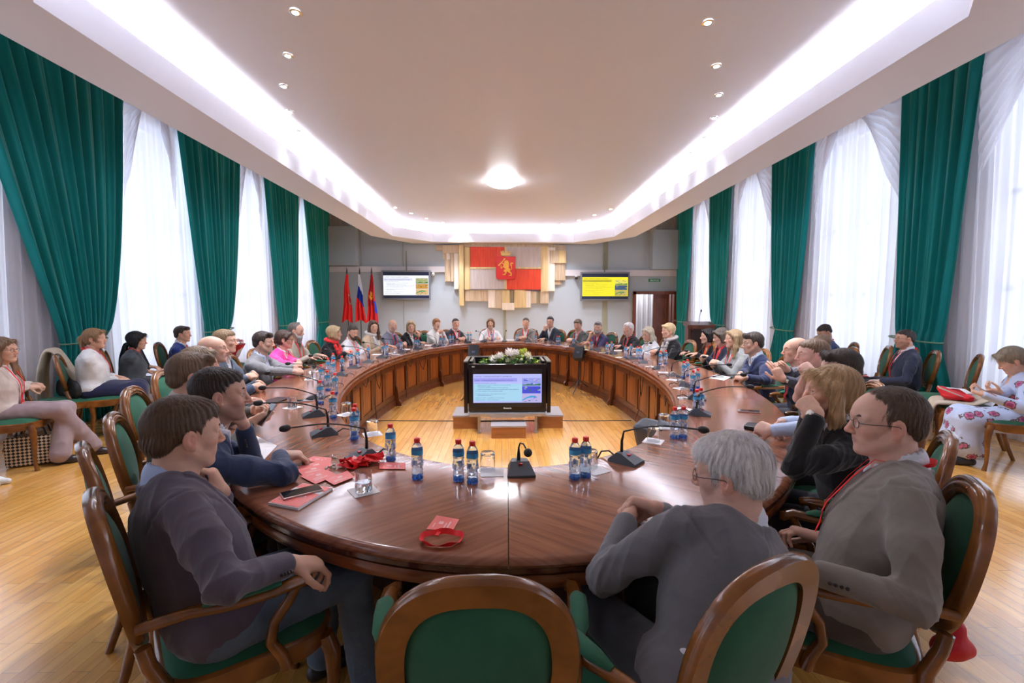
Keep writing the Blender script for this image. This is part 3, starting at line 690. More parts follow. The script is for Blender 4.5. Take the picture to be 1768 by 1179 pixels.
# flower arrangement
fa = empty('flower_arrangement', (.10, TVY+.20, .46), label='low arrangement of white and lime green flowers in the television cabinet', cat='flowers')
leafm = mat('leaf_green', srgb(70, 120, 60), .6); leafp = mat('leaf_lime', srgb(160, 180, 70), .6); pet = mat('petal_white', srgb(240, 232, 225), .7); petc = mat('petal_cream', srgb(236, 228, 190), .7); petg = mat('petal_lime', srgb(190, 200, 80), .7)
m = MB(); m.lathe([(.10, 0), (.16, .10), (.20, .26), (.195, .30), (.14, .26)], n=20); m.build('pot', mat('pot_dark', srgb(60, 56, 50), .6), fa)
rf = random.Random(11); blooms = []
m = MB()
for i in range(150):
    x = rf.uniform(-.36, .36); y = rf.uniform(-.13, .13); z = .33+.10*(1-(x/.4)**2)*rf.random()+.02; an = rf.random()*6.28; l = rf.uniform(.05, .10); el = rf.uniform(-.2, .9)
    d = Vector((math.cos(an)*math.cos(el), math.sin(an)*math.cos(el), math.sin(el))); s_ = Vector((-math.sin(an), math.cos(an), 0)); m.m = int(rf.random() < .35)
    p = Vector((x, y, z)); m.add([p, p+d*l*.5+s_*l*.28+Vector((0, 0, .006)), p+d*l, p+d*l*.5-s_*l*.28+Vector((0, 0, .006)), p+d*l*.5-Vector((0, 0, .006))], [(0, 1, 4), (1, 2, 4), (2, 3, 4), (3, 0, 4)])
for i in range(60):
    x = rf.uniform(-.33, .33); m.m = 0; m.tube([(x*.4, 0, .25), (x, rf.uniform(-.1, .1), .40)], .003, 5)
m.build('foliage', [leafm, leafp], fa, smooth=False)
for i, (x, z, r_, k) in enumerate([(-.20, .42, .062, 0), (-.12, .46, .058, 0), (.0, .50, .072, 0), (.08, .49, .06, 0), (.045, .43, .055, 1), (-.28, .38, .045, 2), (-.02, .40, .05, 1), (.15, .50, .05, 2), (.22, .47, .058, 1), (.12, .40, .055, 1), (.25, .40, .06, 0), (.30, .38, .045, 2), (-.14, .38, .05, 2), (-.33, .36, .035, 0), (.19, .53, .035, 2)]):
    m = MB(); n = 46; c = Vector((x, rf.uniform(-.07, .06), z)); r_ *= .95
    for j in range(n):
        ph = math.acos(1-1.5*(j+.5)/n); th_ = j*2.4; d = Vector((math.sin(ph)*math.cos(th_), math.sin(ph)*math.sin(th_), math.cos(ph))); t1 = d.cross(Vector((0, 0, 1.01))).normalized(); t2 = d.cross(t1)
        b = c+d*r_*.62; s2 = r_*.42; m.add([b-t1*s2*.5, b+d*r_*.1+t2*s2*.6-t1*s2*.3, b+d*r_*.42-t1*s2*.2+t2*s2*.3, b+d*r_*.42+t1*s2*.2+t2*s2*.3, b+d*r_*.1+t2*s2*.6+t1*s2*.3, b+t1*s2*.5, b-t2*s2*.4], [(0, 1, 2, 3, 4, 5), (0, 5, 6)])
    m.ball(tuple(c), r_*.6, 10, 7); m.build('blossom', [pet, petc, petg][k], fa, smooth=False)
# speakers on stands inside the oval
def pa_speaker(x, y, z, rz, lab):
    r = empty('monitor_speaker', (x, y, 0), rz, label=lab, cat='loudspeaker', group='black monitor speakers inside the oval'); bk = mat('speaker_black', (.02, .02, .022), .5)
    m = MB(); m.box((0, 0, z), (.17, .16, .24), R=Matrix.Rotation(-.5, 3, 'X'), bev=.02); m.build('speaker_box', bk, r, smooth=False)
    m = MB(); m.tube([(0, 0, .12), (0, 0, z-.05)], .012, 8)
    m.build('pole', bk, r)
    for k in range(3):
        an = k*2.094+.4; m = MB(); m.tube([(0, 0, .22), (.28*math.cos(an), .28*math.sin(an), .012)], .009, 6); m.build('leg', bk, r)
    m = MB(); m.box((0, -.095, z+.03), (.05, .006, .03)); m.build('label_plate', mat('plate_blue', srgb(90, 110, 140), .4), r, smooth=False)
pa_speaker(-.44, 7.15, .80, 0, 'black monitor speaker on a thin stand, behind the left end of the floor television')
pa_speaker(1.38, 8.05, .70, -.4, 'black monitor speaker on a tripod, right of the floor television')
sp_ = empty('wedge_speaker', (1.02, 2.93, .62), -.9, label='grey wedge speaker standing against the right inner edge of the table', cat='loudspeaker')
m = MB(); m.box((0, 0, .02), (.24, .14, .26), R=Matrix.Rotation(.35, 3, 'X'), bev=.03); m.build('speaker_box', mat('speaker_grey', srgb(70, 74, 82), .5), sp_, smooth=False)
m = MB(); m.tube([(0, 0, -.1), (0, 0, -.60)], .014, 8); m.lathe([(.13, -.62), (.13, -.605), (.02, -.59)], n=20); m.build('stand', mat('speaker_black'), sp_)
# cable across the floor
m = MB(); m.tube([(-1.75, 6.05, .006), (-1.0, 6.02, .006), (-.3, 6.0, .006), (.6, 6.0, .006), (1.2, 5.97, .006), (1.74, 5.98, .006)], .006, 6); tag(m.build('floor_cable', mat('cable_brown', srgb(70, 52, 36), .6)), 'thin dark cable lying straight across the parquet behind the television', 'cable')

# ------------------------------------------------------------ emblem on the far wall
em = empty('wall_emblem', (0, YF-.05, 0), label='wooden wall relief with a red and grey quartered flag and red lion shield', cat='emblem')
tan = wood('relief_tan', srgb(168, 146, 120), srgb(198, 178, 150), .5, (10, 1, .6), 2, 0); och = wood('relief_ochre', srgb(188, 162, 112), srgb(214, 190, 140), .5, (10, 1, .6), 2, 0); crm = wood('relief_cream', srgb(208, 198, 184), srgb(224, 214, 200), .5, (10, 1, .6), 2, 0)
redw = wood('relief_red', srgb(200, 52, 24), srgb(224, 74, 38), .5, (10, 1, .6), 3, 0); gry = wood('relief_grey', srgb(168, 158, 154), srgb(188, 178, 174), .5, (10, 1, .6), 3, 0); gold = mat('gold_paint', srgb(224, 160, 52), .35, metal=.2); khk = wood('relief_olive', srgb(120, 112, 88), srgb(150, 140, 112), .5, (10, 1, .6), 2, 0)
def zr(x0, y0, x1, y1): s_ = 7.367; return (750+x0/s_, 415+y0/s_, 750+x1/s_, 415+y1/s_)
def erect(r, name, m_, d0, d1, parent=em, bev=.006, convex=0):
    a = at_y(r[0], r[1], YF-.1); b = at_y(r[2], r[3], YF-.1); m = MB(); w_ = b.x-a.x; h = a.z-b.z; cx = (a.x+b.x)/2; cz = (a.z+b.z)/2
    n = 8; vs = []
    for i in range(n+1):
        u = i/n*2-1; y = .05-d1-convex*(1-u*u); vs += [(cx+u*w_/2, y, cz-h/2), (cx+u*w_/2, y, cz+h/2), (cx+u*w_/2, .05-d0, cz+h/2), (cx+u*w_/2, .05-d0, cz-h/2)]
    fs = [(i*4+j, i*4+(j+1) % 4, i*4+4+(j+1) % 4, i*4+4+j) for i in range(n) for j in range(4)]+[(0, 1, 2, 3), (n*4, n*4+1, n*4+2, n*4+3)]
    m.add(vs, fs); return m.build(name, m_, parent, smooth=30)
for (r, m_, d, cvx) in [((15, 58, 105, 122), tan, .06, .01), ((105, 58, 305, 162), tan, .09, .02), ((105, 122, 150, 240), tan, .05, .01), ((150, 122, 195, 240), crm, .07, .01), ((130, 240, 200, 522), tan, .07, .02), ((200, 165, 247, 522), tan, .08, .02), ((247, 165, 310, 620), crm, .10, .02),
    ((310, 55, 378, 828), och, .16, .02), ((378, 85, 458, 625), och, .11, .03), ((385, 630, 550, 772), tan, .07, .03), ((550, 630, 685, 772), tan, .07, .03), ((685, 630, 775, 857), crm, .08, .02), ((775, 630, 862, 865), tan, .09, .02), ((862, 630, 960, 800), och, .10, .03), ((960, 630, 1015, 800), khk, .06, .01), ((862, 795, 1015, 885), crm, .13, .03),
    ((1015, 630, 1165, 857), och, .10, .03), ((1165, 640, 1225, 855), crm, .09, .01), ((1225, 650, 1300, 800), tan, .07, .02), ((1300, 650, 1345, 800), khk, .05, .01), ((1345, 650, 1455, 800), tan, .08, .03), ((1355, 75, 1440, 650), och, .13, .03), ((1440, 90, 1530, 645), crm, .12, .03),
    ((1465, 130, 1580, 290), tan, .15, .02), ((1580, 130, 1670, 290), och, .15, .02), ((1530, 60, 1670, 125), tan, .07, .01), ((1530, 290, 1665, 508), tan, .10, .02), ((1530, 508, 1615, 562), tan, .06, .01), ((378, 40, 1530, 84), tan, .09, 0)]:
    erect(zr(*r), 'relief_block', m_, 0, d, convex=cvx)
for r, m_ in (((458, 84, 893, 340), redw), ((920, 84, 1355, 345), gry), ((458, 362, 893, 622), gry), ((920, 366, 1350, 625), redw)): erect(zr(*r), 'flag_field', m_, 0, .14)
erect(zr(458, 340, 1355, 364), 'gold_bar', och, 0, .15); erect(zr(893, 84, 920, 625), 'gold_bar', och, 0, .152)
sh_m = mat('shield_red', srgb(196, 24, 20), .35)
def zz(x, y): p = at_y(845+x/18.13, 425+y/18.13, YF-.2); return (p.x, p.z)
def flat(poly, d0, d1, m_, name, parent=em, cvt=zz):
    P = [cvt(*p) for p in poly]; m = MB(); m.prism(P, -d1, -d0, M=Matrix(((1, 0, 0), (0, 0, 1), (0, 1, 0))), off=(0, .05, 0)); return m.build(name, m_, parent, smooth=False)
shd = flat([(205, 325), (812, 325), (815, 900), (812, 990), (770, 1035), (510, 1045), (260, 1035), (215, 990), (208, 900)], .14, .24, sh_m, 'shield')
flat([(225, 345), (792, 345), (795, 900), (790, 975), (755, 1015), (510, 1025), (270, 1015), (235, 975), (228, 900)], .24, .25, mat('shield_red_field', srgb(205, 30, 24), .35), 'shield_field', shd)
lion = flat([(480, 470), (540, 440), (590, 470), (615, 540), (610, 640), (600, 690), (640, 700), (655, 740), (650, 800), (700, 840), (700, 935), (600, 935), (600, 910), (650, 900), (660, 860), (600, 830), (550, 780), (540, 830), (490, 910), (410, 900), (405, 880), (470, 870), (500, 830), (440, 780), (450, 750), (510, 715), (460, 690), (440, 655), (380, 710), (345, 690), (355, 640), (340, 600), (375, 610), (385, 660), (430, 640), (445, 580), (370, 530), (390, 510), (450, 550), (470, 530), (455, 500)], .25, .27, gold, 'lion', shd)
flat([(660, 740), (692, 700), (680, 630), (650, 600), (655, 520), (740, 515), (742, 560), (684, 560), (700, 620), (712, 700), (672, 748)], .25, .268, gold, 'lion_tail', shd)
flat([(265, 600), (300, 628), (440, 470), (470, 445), (500, 420), (495, 385), (455, 385), (435, 415), (430, 445)], .25, .272, gold, 'spade', shd)
crw = flat([(345, 165), (385, 150), (392, 208), (408, 208), (405, 145), (452, 140), (458, 205), (482, 205), (485, 140), (530, 140), (535, 205), (552, 205), (562, 145), (605, 150), (600, 208), (622, 212), (640, 155), (680, 170), (650, 300), (380, 300)], .15, .24, mat('crown_gold', srgb(214, 178, 110), .4), 'crown')
# ------------------------------------------------------------ flags
flm = [mat('flag_red', srgb(214, 26, 24), .7), mat('flag_white', srgb(225, 225, 232), .7), mat('flag_blue', srgb(10, 50, 160), .7), mat('flag_crimson', srgb(168, 14, 30), .7), mat('flag_gold', srgb(226, 160, 30), .6), mat('flag_grey', srgb(150, 130, 110), .7)]
def flag(px, kind, lab, Y=13.9):
    p = at_y(px, 470, Y); r = empty('flag', (p.x, Y, 0), label=lab, cat='flag', group='flags in the far left corner')
    m = MB(); m.tube([(0, 0, 0), (0, 0, 2.50)], .014, 8); m.lathe([(.16, 0), (.16, .02), (.03, .06), (.02, .09)], n=20); m.build('pole', mat('flag_pole', (.05, .04, .035), .4), r)
    m = MB(); m.lathe([(.018, 2.50), (.028, 2.56), (.014, 2.66), (.004, 2.72)], n=10); m.build('finial', mat('flag_pole'), r)
    nu, nv = 34, 60; m = MB(); vs = []; fs = []; mi = []
    for j in range(nv+1):
        v = j/nv; w0 = -.03-.13*v**.9; w1 = .03+.15*v; z = 2.50-1.35*v
        for i in range(nu+1):
            u = i/nu; f = math.sin(u*PI*5+v*1.3+px); vs.append((w0+(w1-w0)*u+.012*math.sin(v*9+px), -.02-.055*(.25+v)*(1+f)*.7, z-.22*v*abs(u-.45)))
    for j in range(nv):
        for i in range(nu):
            k = j*(nu+1)+i; fs.append((k, k+1, k+nu+2, k+nu+1)); u, v = (i+.5)/nu, (j+.5)/nv; c = 0
            if kind == 0:
                c = 0; e = ((u-.82)/.16)**2+((v-.52)/.11)**2
                if e < 1: c = 5 if e > .45 else 3
            elif kind == 1:
                q = v+.18*(.5-u)*2*v; q = v-.22*(u-.3); c = 1 if q < .27 else (2 if q < .52 else 0)
            else:
                c = 3; q = v+.25*u
                if ((u-.42)/.30)**2+((v-.46)/.10)**2 < 1 and math.sin(u*21)*math.sin(v*60+u*8) > -.45: c = 4
                if u > .78 and v > .55 and v < .80: c = 2
                if v > .66 and u < .78: c = 0 if math.sin(u*PI*5+px) > -.3 else 3
            mi.append(c)
    m.v = vs; m.f = fs; m.mi = mi; o = m.build('flag_cloth', flm, r, smooth=False); o.data.shade_smooth()
flag(599, 0, 'red flag with a small coat of arms, leftmost of the three flags'); flag(621, 1, 'white, blue and red tricolour flag between the two red flags'); flag(641.5, 2, 'crimson flag with a gold figure and blue edge, rightmost of the three flags')
# exit sign, cameras, lectern
p = at_y(1130, 484, YF-.03); r = empty('exit_sign', (p.x, YF-.02, p.z), label='small green exit sign above the doorway', cat='sign'); m = MB(); m.box((0, 0, 0), (.38, .03, .10)); m.build('sign_plate', mat('sign_green', srgb(40, 130, 90), .4), r, smooth=False)
link('sign_lettering', text_mesh('ВЫХОД', .075, Matrix.Translation((0, -.017, -.027)) @ Matrix.Rotation(PI/2, 4, 'X'), align='CENTER', width=.28), mat('sign_white', (.8, .85, .8), .4), r)
for px, py, lab, c in ((748, 473, 'white security camera on the wall right of the left television', 0), (995, 479, 'small black dome camera left of the right television', 1)):
    p = at_y(px, py, YF-.1); r = empty('security_camera', (p.x, YF-.1, p.z), label=lab, cat='camera', group='cameras on the far wall'); m = MB(); m.box((0, .04, .03), (.08, .1, .10)); m.build('camera_mount', mat('cam_white', srgb(215, 212, 210), .4), r, smooth=False)
    m = MB(); m.ball((0, -.03, -.02), .05, 14, 10); m.build('camera_head', mat('cam_white' if c == 0 else 'speaker_black'), r); m = MB(); m.ball((0, -.075, -.025), .02, 10, 8); m.build('lens', mat('speaker_black'), r)
LY = 11.6; p = at_y(1207, 556, LY); r = empty('lectern', (p.x, LY, 0), -.15, label='dark wooden lectern with a slanted top near the far right curtains', cat='lectern')
lwm = wood('lectern_wood', srgb(74, 42, 34), srgb(104, 62, 50), .4, (1, 1, .3), 8, .2); w_ = .64; zt_ = p.z
m = MB(); m.box((0, .05, .55), (w_-.06, .36, 1.0)); m.box((0, 0, .04), (w_+.02, .5, .08)); m.build('cabinet', lwm, r, smooth=False)
m = MB(); m.box((0, 0, zt_-.075), (w_+.03, .50, .09), R=Matrix.Rotation(.16, 3, 'X')); m.build('slanted_top', lwm, r, smooth=False)
m = MB(); m.box((0, -.135, .58), (w_-.18, .012, .72)); m.build('front_panel', mat('lectern_dark', (.03, .018, .016), .4), r, smooth=False)
for sx in (-1, 1): m = MB(); m.box((sx*(w_/2-.045), -.14, .55), (.05, .03, 1.0)); m.build('pilaster', lwm, r, smooth=False)
m = MB(); m.tube([(0, 0, zt_-.05), (.0, 0, zt_+.12), (.03, -.01, zt_+.26)], .006, 6); m.build('microphone_neck', mat('speaker_black'), r); m = MB(); m.ball((.04, -.012, zt_+.29), (.02, .02, .035), 10, 8); m.build('microphone_head', mat('speaker_black'), r)
# ------------------------------------------------------------ things on the table
Zt = TZ+.0008
def near_t(x, y):
    return math.atan2((y-TY)/((BIN+BOU)/2), (x-TX)/((AIN+AOU)/2))
def out_ang(t):   # heading of the outward normal
    return math.atan2(math.sin(t)/4.27, math.cos(t)/2.11)
def where(x, y):
    s = 'left' if x < -.35 else ('right' if x > .45 else 'middle'); d = 'near' if y < 3.2 else ('far' if y > 8.2 else 'central')
    return d, s
pet_m = mat('bottle_plastic', srgb(214, 234, 250), .06, trans=.92, ior=1.22, spec=.8)
lab_m = mat('bottle_label_blue', srgb(70, 165, 215), .4); cap_m = mat('bottle_cap_red', srgb(226, 44, 30), .4); bb_m = mat('bottle_base_blue', srgb(90, 160, 240), .12, trans=.6, ior=1.2)
wh_m = mat('label_white', srgb(210, 215, 235), .4)
def bottle_proto():
    r = empty('water_bottle'); m = MB()
    P = [(.024, .0), (.030, .004), (.0315, .012)]
    for i in range(1, 40):
        z = .014+i*.0031; P.append((.0300+.0011*math.sin(z*260)-.0022*math.exp(-((z-.078)/.018)**2), z))
    P += [(.0315, .140), (.0315, .172), (.029, .183), (.022, .197), (.015, .207), (.0135, .214)]
    m.lathe(P, n=20); m.build('bottle_body', pet_m, r)
    m = MB(); m.lathe([(.0322, .143), (.0322, .168)], n=20, cap=False); m.build('neck_label', lab_m, r)
    m = MB(); 
    for k in range(7):
        an = k*.9+.3; z0 = .085+.008*(k % 3)
        m.box((.0312*math.cos(an), .0312*math.sin(an), z0), (.002, .012, .030), rz=an+.2)
        m.box((.0312*math.cos(an+.4), .0312*math.sin(an+.4), z0+.03), (.002, .009, .010), rz=an+.4)
    m.build('printed_lettering', wh_m, r, smooth=False)
    m = MB(); 
    for k in range(5): an = k*1.257; m.ball((.018*math.cos(an), .018*math.sin(an), .012), (.013, .013, .0125), 8, 6)
    m.build('petal_base', bb_m, r)
    m = MB(); m.lathe([(.0155, .208), (.0155, .212), (.0165, .213), (.0165, .229), (.0145, .232), (.001, .232)], n=20); m.build('cap', cap_m, r); return r
bt = [(612, 761, 0), (675, 797, 1), (721, 829, 2), (792, 832, 3), (816, 836, 4), (992, 829, 5), (1011, 826, 6), (1164, 759, 7), (1179, 758, 8), (1202, 719, 9), (1209, 716, 9), (1196, 676, 9), (1204, 672, 9), (1180, 655, 9), (1186, 651, 9), (1140, 632, 9), (1149, 630, 9), (1100, 621, 9), (1106, 621, 9), (1080, 619, 9), (1089, 616, 9), (1048, 612, 9), (1056, 610, 9), (1021, 606, 9), (990, 600, 9), (962, 597, 9), (965.5, 597, 9), (925, 593, 9), (893, 590, 9), (849, 589, 9), (813, 589, 9), (808, 589, 9), (782, 593, 9), (777, 594, 9), (761, 598, 9), (767, 598, 9), (718, 602, 9), (723, 602, 9), (693, 606, 9), (662, 616, 9), (668, 614, 9), (636, 619, 9), (606, 632, 9), (618, 628, 9), (591, 643, 9), (576, 637, 9), (567, 648, 9), (576, 652, 9), (555, 663, 9), (566, 676, 9), (553.6, 699, 9), (579, 682, 9), (575.6, 724, 9), (614, 752, 9)]
NB = {0: 'water bottle with a red cap standing just left of the nearest left microphone', 1: 'water bottle with a red cap just right of the heap of red lanyards', 2: 'water bottle with a red cap standing alone between the lanyard heap and the near pair',
      3: 'left bottle of the near middle pair, with a red cap', 4: 'right bottle of the near middle pair, beside an upturned glass', 5: 'left bottle of the pair between the two near microphones', 6: 'right bottle of the pair between the two near microphones', 7: 'left bottle of the pair beyond the white haired man', 8: 'right bottle of the pair beyond the white haired man'}
BG = {}; bp = bottle_proto(); first = True
for i, (x, y, k) in enumerate(bt):
    p = at_z(x, y-2, TZ); o = bp if first else copy_tree(bp); first = False; o.location = (p.x, p.y, Zt); o.rotation_euler = (0, 0, i*1.3); o.scale = (.80, .80, .80)
    d, s = where(p.x, p.y)
    if k < 9: tag(o, NB[k], 'bottle', 'near water bottles')
    else:
        gq = ('far end of the table, %s of the middle' % ('left' if p.x < .1 else 'right')) if p.y > 8.0 else '%s side of the table' % ('left' if p.x < 0 else 'right')
        tag(o, 'x', 'bottle', 'water bottles on the %s' % gq); BG.setdefault(gq, []).append(o)
for gq in BG: rank(BG[gq], 'water bottle, %s from the camera, '+gq.replace('of the middle', 'half').replace(' of the table', ''))
# drinking glasses and paper coasters
gl_m = mat('clear_glass', (.96, .98, 1), .02, trans=1, ior=1.35); wat = mat('still_water', (.9, .95, 1), .02, trans=1, ior=1.2); paper = mat('paper_white', srgb(238, 234, 234), .7)
def glass_proto(up, water):
    r = empty('drinking_glass'); m = MB()
    P = [(.001, 0), (.031, 0), (.033, .004), (.0345, .085), (.0335, .0855), (.0318, .012), (.001, .010)]
    if not up: P = [(a, .0855-b) for a, b in P][::-1]
    m.lathe(P, n=24, cap=False); m.build('tumbler', gl_m, r)
    m = MB(); 
    for k in range(10): an = k*.628; z = .016 if up else .070; m.box((.0335*math.cos(an), .0335*math.sin(an), z), (.003, .006, .022), rz=an)
    m.build('cut_pattern', gl_m, r, smooth=False)
    if water: m = MB(); m.lathe([(.001, .0125), (.0312, .0125), (.0322, .040), (.001, .040)], n=24); m.build('water', wat, r)
    return r
GP = {}
cz_ = [(628, 848, 1, 1, 'glass of water in front of the heap of red badges'), (505, 704, 1, 1, 'glass of water on a square coaster near the left edge, left of the microphones'), (842, 812, 0, 0, 'upturned glass beside the near middle pair of bottles'), (1019, 808, 0, 0, 'upturned glass right of the pair of bottles between two near microphones'), (1128, 762, 0, 0, 'upturned glass left of the bottles beyond the white haired man'), (1146, 738, 0, 0, 'upturned glass beside the grey wedge speaker'), (643, 750, 0, 0, 'upturned glass behind the nearest left microphone'), (598, 716, 0, 0, 'upturned glass beside the second left microphone'),
     (542, 641, 1, 0, ''), (535, 655, 1, 0, ''), (1179, 707, 0, 0, ''), (1182, 688, 0, 0, ''), (1175, 671, 0, 0, ''), (1161, 656, 0, 0, ''), (1145, 643, 0, 0, ''), (1123, 633, 0, 0, ''), (1070, 617, 0, 0, ''), (1040, 609, 0, 0, ''), (1010, 604, 0, 0, ''), (977, 599, 0, 0, ''), (946, 596, 0, 0, ''), (912, 592, 0, 0, ''), (789, 595, 0, 0, ''), (730, 602, 0, 0, ''), (677, 610, 0, 0, ''), (683, 612, 0, 0, ''), (817, 592, 0, 0, '')]
CP = None; GG = {}
for i, (x, y, up, wt, lab) in enumerate(cz_):
    p = at_z(x, y, TZ)
    if (up, wt) not in GP: GP[(up, wt)] = glass_proto(up, wt); o = GP[(up, wt)]
    else: o = copy_tree(GP[(up, wt)])
    o.location = (p.x, p.y, Zt+.0016); side = 'left' if p.x < .1 else 'right'; fz = 'far end' if p.y > 8 else 'side'
    if lab: tag(o, lab, 'glass', 'near drinking glasses')
    else: tag(o, 'x', 'glass', 'drinking glasses on the %s %s' % (side, fz)); GG.setdefault((side, fz), ([], []))[0].append(o)
    m = MB(); m.box((0, 0, 0), (.105, .105, .0014)); me = None
    if CP is None: CP = m.mesh('coaster', False); c = link('paper_coaster', CP, paper)
    else: c = bpy.data.objects.new('paper_coaster', CP); C.objects.link(c)
    c.location = (p.x+(.02 if i in (2, 3) else 0), p.y-(.03 if i in (2, 3) else 0), Zt+.0006); c.rotation_euler = (0, 0, .6+i*.5)
    if lab: tag(c, 'paper coaster under the '+lab.replace(' on a square coaster', '').replace(', left of the microphones', '').replace('the pair of bottles between two near microphones', 'the right near bottles'), 'coaster', 'near paper coasters')
    else: tag(c, 'x', 'coaster', 'paper coasters on the %s %s' % (side, fz)); GG[(side, fz)][1].append(c)
for (a_, b_), (g1, g2) in GG.items():
    rank(g1, 'small glass on a coaster, %s from the camera'+', %s %s of the table' % (a_, b_)); rank(g2, 'paper coaster with a glass, %s from the camera'+', %s %s of the table' % (a_, b_))
# microphones
mic_b = mat('mic_base', srgb(66, 68, 74), .42); mic_k = mat('mic_black', (.015, .015, .016), .55)
def mic_proto(L, drop):
    r = empty('table_microphone'); m = MB()   # +x is the direction the neck reaches (towards the sitter)
    pr = [(-.075, 0), (-.05, .040), (-.01, .034), (.03, .016), (.08, .030), (.09, .022), (.075, 0)]
    pr = [(-.07, 0), (-.07, .012), (-.035, .046), (-.01, .046), (.075, .012), (.075, 0)]
    k = len(pr); vs = [(x, s*(.055-.022*(z/.046)), z) for s in (-1, 1) for x, z in pr]
    m.add(vs, [tuple(range(k)), tuple(range(k, 2*k))]+[(j, (j+1) % k, k+(j+1) % k, k+j) for j in range(k)]); m.build('base', mic_b, r, smooth=False)
    m = MB(); m.box((.018, 0, .038), (.016, .020, .006)); m.build('talk_button', mat('button_red', srgb(190, 30, 25), .3), r, smooth=False)
    pts = [(-.022, 0, .04), (-.022, 0, .10), (-.012, 0, .15)]; 
    for i in range(1, 9): q = i/8; pts.append((-.012+L*q, 0, .15+.055*math.sin(min(1, q*1.4)*PI/2)+.02*q))
    rr = [.008, .007, .0045]+[.0038]*8; nk = MB(); nk.tube(pts, rr, 8); nko = nk.build('gooseneck', mic_k, r)
    e = pts[-1]; m = MB(); m.ball((e[0]+.022, 0, e[2]+.002), (.026, .0165, .0165), 14, 10); m.build('foam_head', mic_k, r)
    m = MB(); R_ = random.Random(int(drop*100)); z1 = -.10-.25*drop
    m.tube([(-.07, .02, .010), (-.105, .02, .028), (-.150, .022, .015), (-.185, .025, -.05), (-.19, .05, z1*.7), (-.185, .10, z1), (-.175, .17, z1*.75), (-.165, .20, -.12), (-.155, .21, -.3), (-.16, .23, -.55), (-.19, .28, -.72)], .0042, 6); m.build('cable', mic_k, r); return r
mics = [(660, 762), (604, 728), (592, 701), (583, 679), (583, 662), (597, 647), (615, 635), (636, 626), (657, 618), (693, 609), (715, 603), (750, 599), (806, 593), (833, 590.5), (871, 589.5), (914, 590.5), (952, 594), (987, 600), (1033, 606), (1062, 612), (1089, 620), (1113, 627), (1135, 637), (1152, 649), (1164, 663), (1170, 681), (1172, 703)]
MP = [mic_proto(.36, .5), mic_proto(.33, 1.0), mic_proto(.30, .1)]; MU = [0, 0, 0]
MG = {}
for i, (x, y) in enumerate(mics):
    p = at_z(x, y, TZ); t = near_t(p.x, p.y); q = ring(t, .235); k = i % 3
    o = MP[k] if not MU[k] else copy_tree(MP[k]); MU[k] = 1
    o.location = (q[0], q[1], Zt); o.rotation_euler = (0, 0, out_ang(t)+random.uniform(-.15, .15))
    lb = {0: 'black gooseneck microphone nearest on the left side, right of the phone and badges', 1: 'black gooseneck microphone second nearest on the left side', 2: 'black gooseneck microphone third nearest on the left side'}.get(i)
    side = 'far end' if q[1] > 8.3 else ('left side' if q[0] < 0 else 'right side')
    if lb: tag(o, lb, 'microphone', 'near gooseneck microphones')
    else: tag(o, 'x', 'microphone', 'gooseneck microphones on the %s' % side); MG.setdefault(side, []).append(o)
for a_ in MG: rank(MG[a_], 'black gooseneck microphone, %s from the camera of the group along the '+a_)
rank(MG['far end'], 'black gooseneck microphone, %s from the left along the far end', lambda o: o.location.x)
for o in MG['far end']: o['label'] = o['label'].replace('nearest from the left', 'first from the left')
# the two near ones
o = copy_tree(MP[0]); q = at_z(1080, 797, TZ); o.location = (q.x, q.y, Zt); o.rotation_euler = (0, 0, -.75); tag(o, 'black gooseneck microphone bent over the table in front of the white haired man', 'microphone', 'near gooseneck microphones')
mm = empty('table_microphone', (0, 0, 0), label='short black gooseneck microphone facing the empty near chair', cat='microphone', group='near gooseneck microphones'); q = at_z(898, 815, TZ); mm.location = (q.x, q.y, Zt); mm.rotation_euler = (0, 0, -PI/2+.05)
m = MB(); k = 4; vs = []
for (x0, x1, w0, w1, z) in ((-.07, .075, .052, .064, 0), (-.07, .075, .052, .064, .010), (-.045, .005, .034, .042, .052)): vs += [(x0, -w0, z), (x1, -w1, z), (x1, w1, z), (x0, w0, z)]
m.add(vs, [(0, 1, 2, 3), (8, 9, 10, 11)]+[(j*4+i, j*4+(i+1) % 4, j*4+4+(i+1) % 4, j*4+4+i) for j in (0, 1) for i in range(4)]); m.build('base', mic_b, mm, smooth=False)
m = MB(); m.box((.022, 0, .045), (.012, .018, .008)); m.build('talk_button', mat('button_red'), mm, smooth=False)
m = MB(); m.tube([(-.02, -.005, .05), (-.02, -.005, .075), (-.018, -.005, .11), (-.005, .0, .135), (.03, .012, .142), (.055, .02, .130)], [.009, .008, .004, .0038, .0038, .0038], 8); m.build('gooseneck', mic_k, mm)
m = MB(); m.ball((.075, .028, .115), .0195, 14, 10); m.build('foam_head', mic_k, mm)
m = MB(); m.tube([(-.07, .0, .012), (-.10, .02, .02), (-.14, .0, -.01), (-.155, .0, -.2), (-.15, .05, -.4)], .0042, 6); m.build('cable', mic_k, mm)
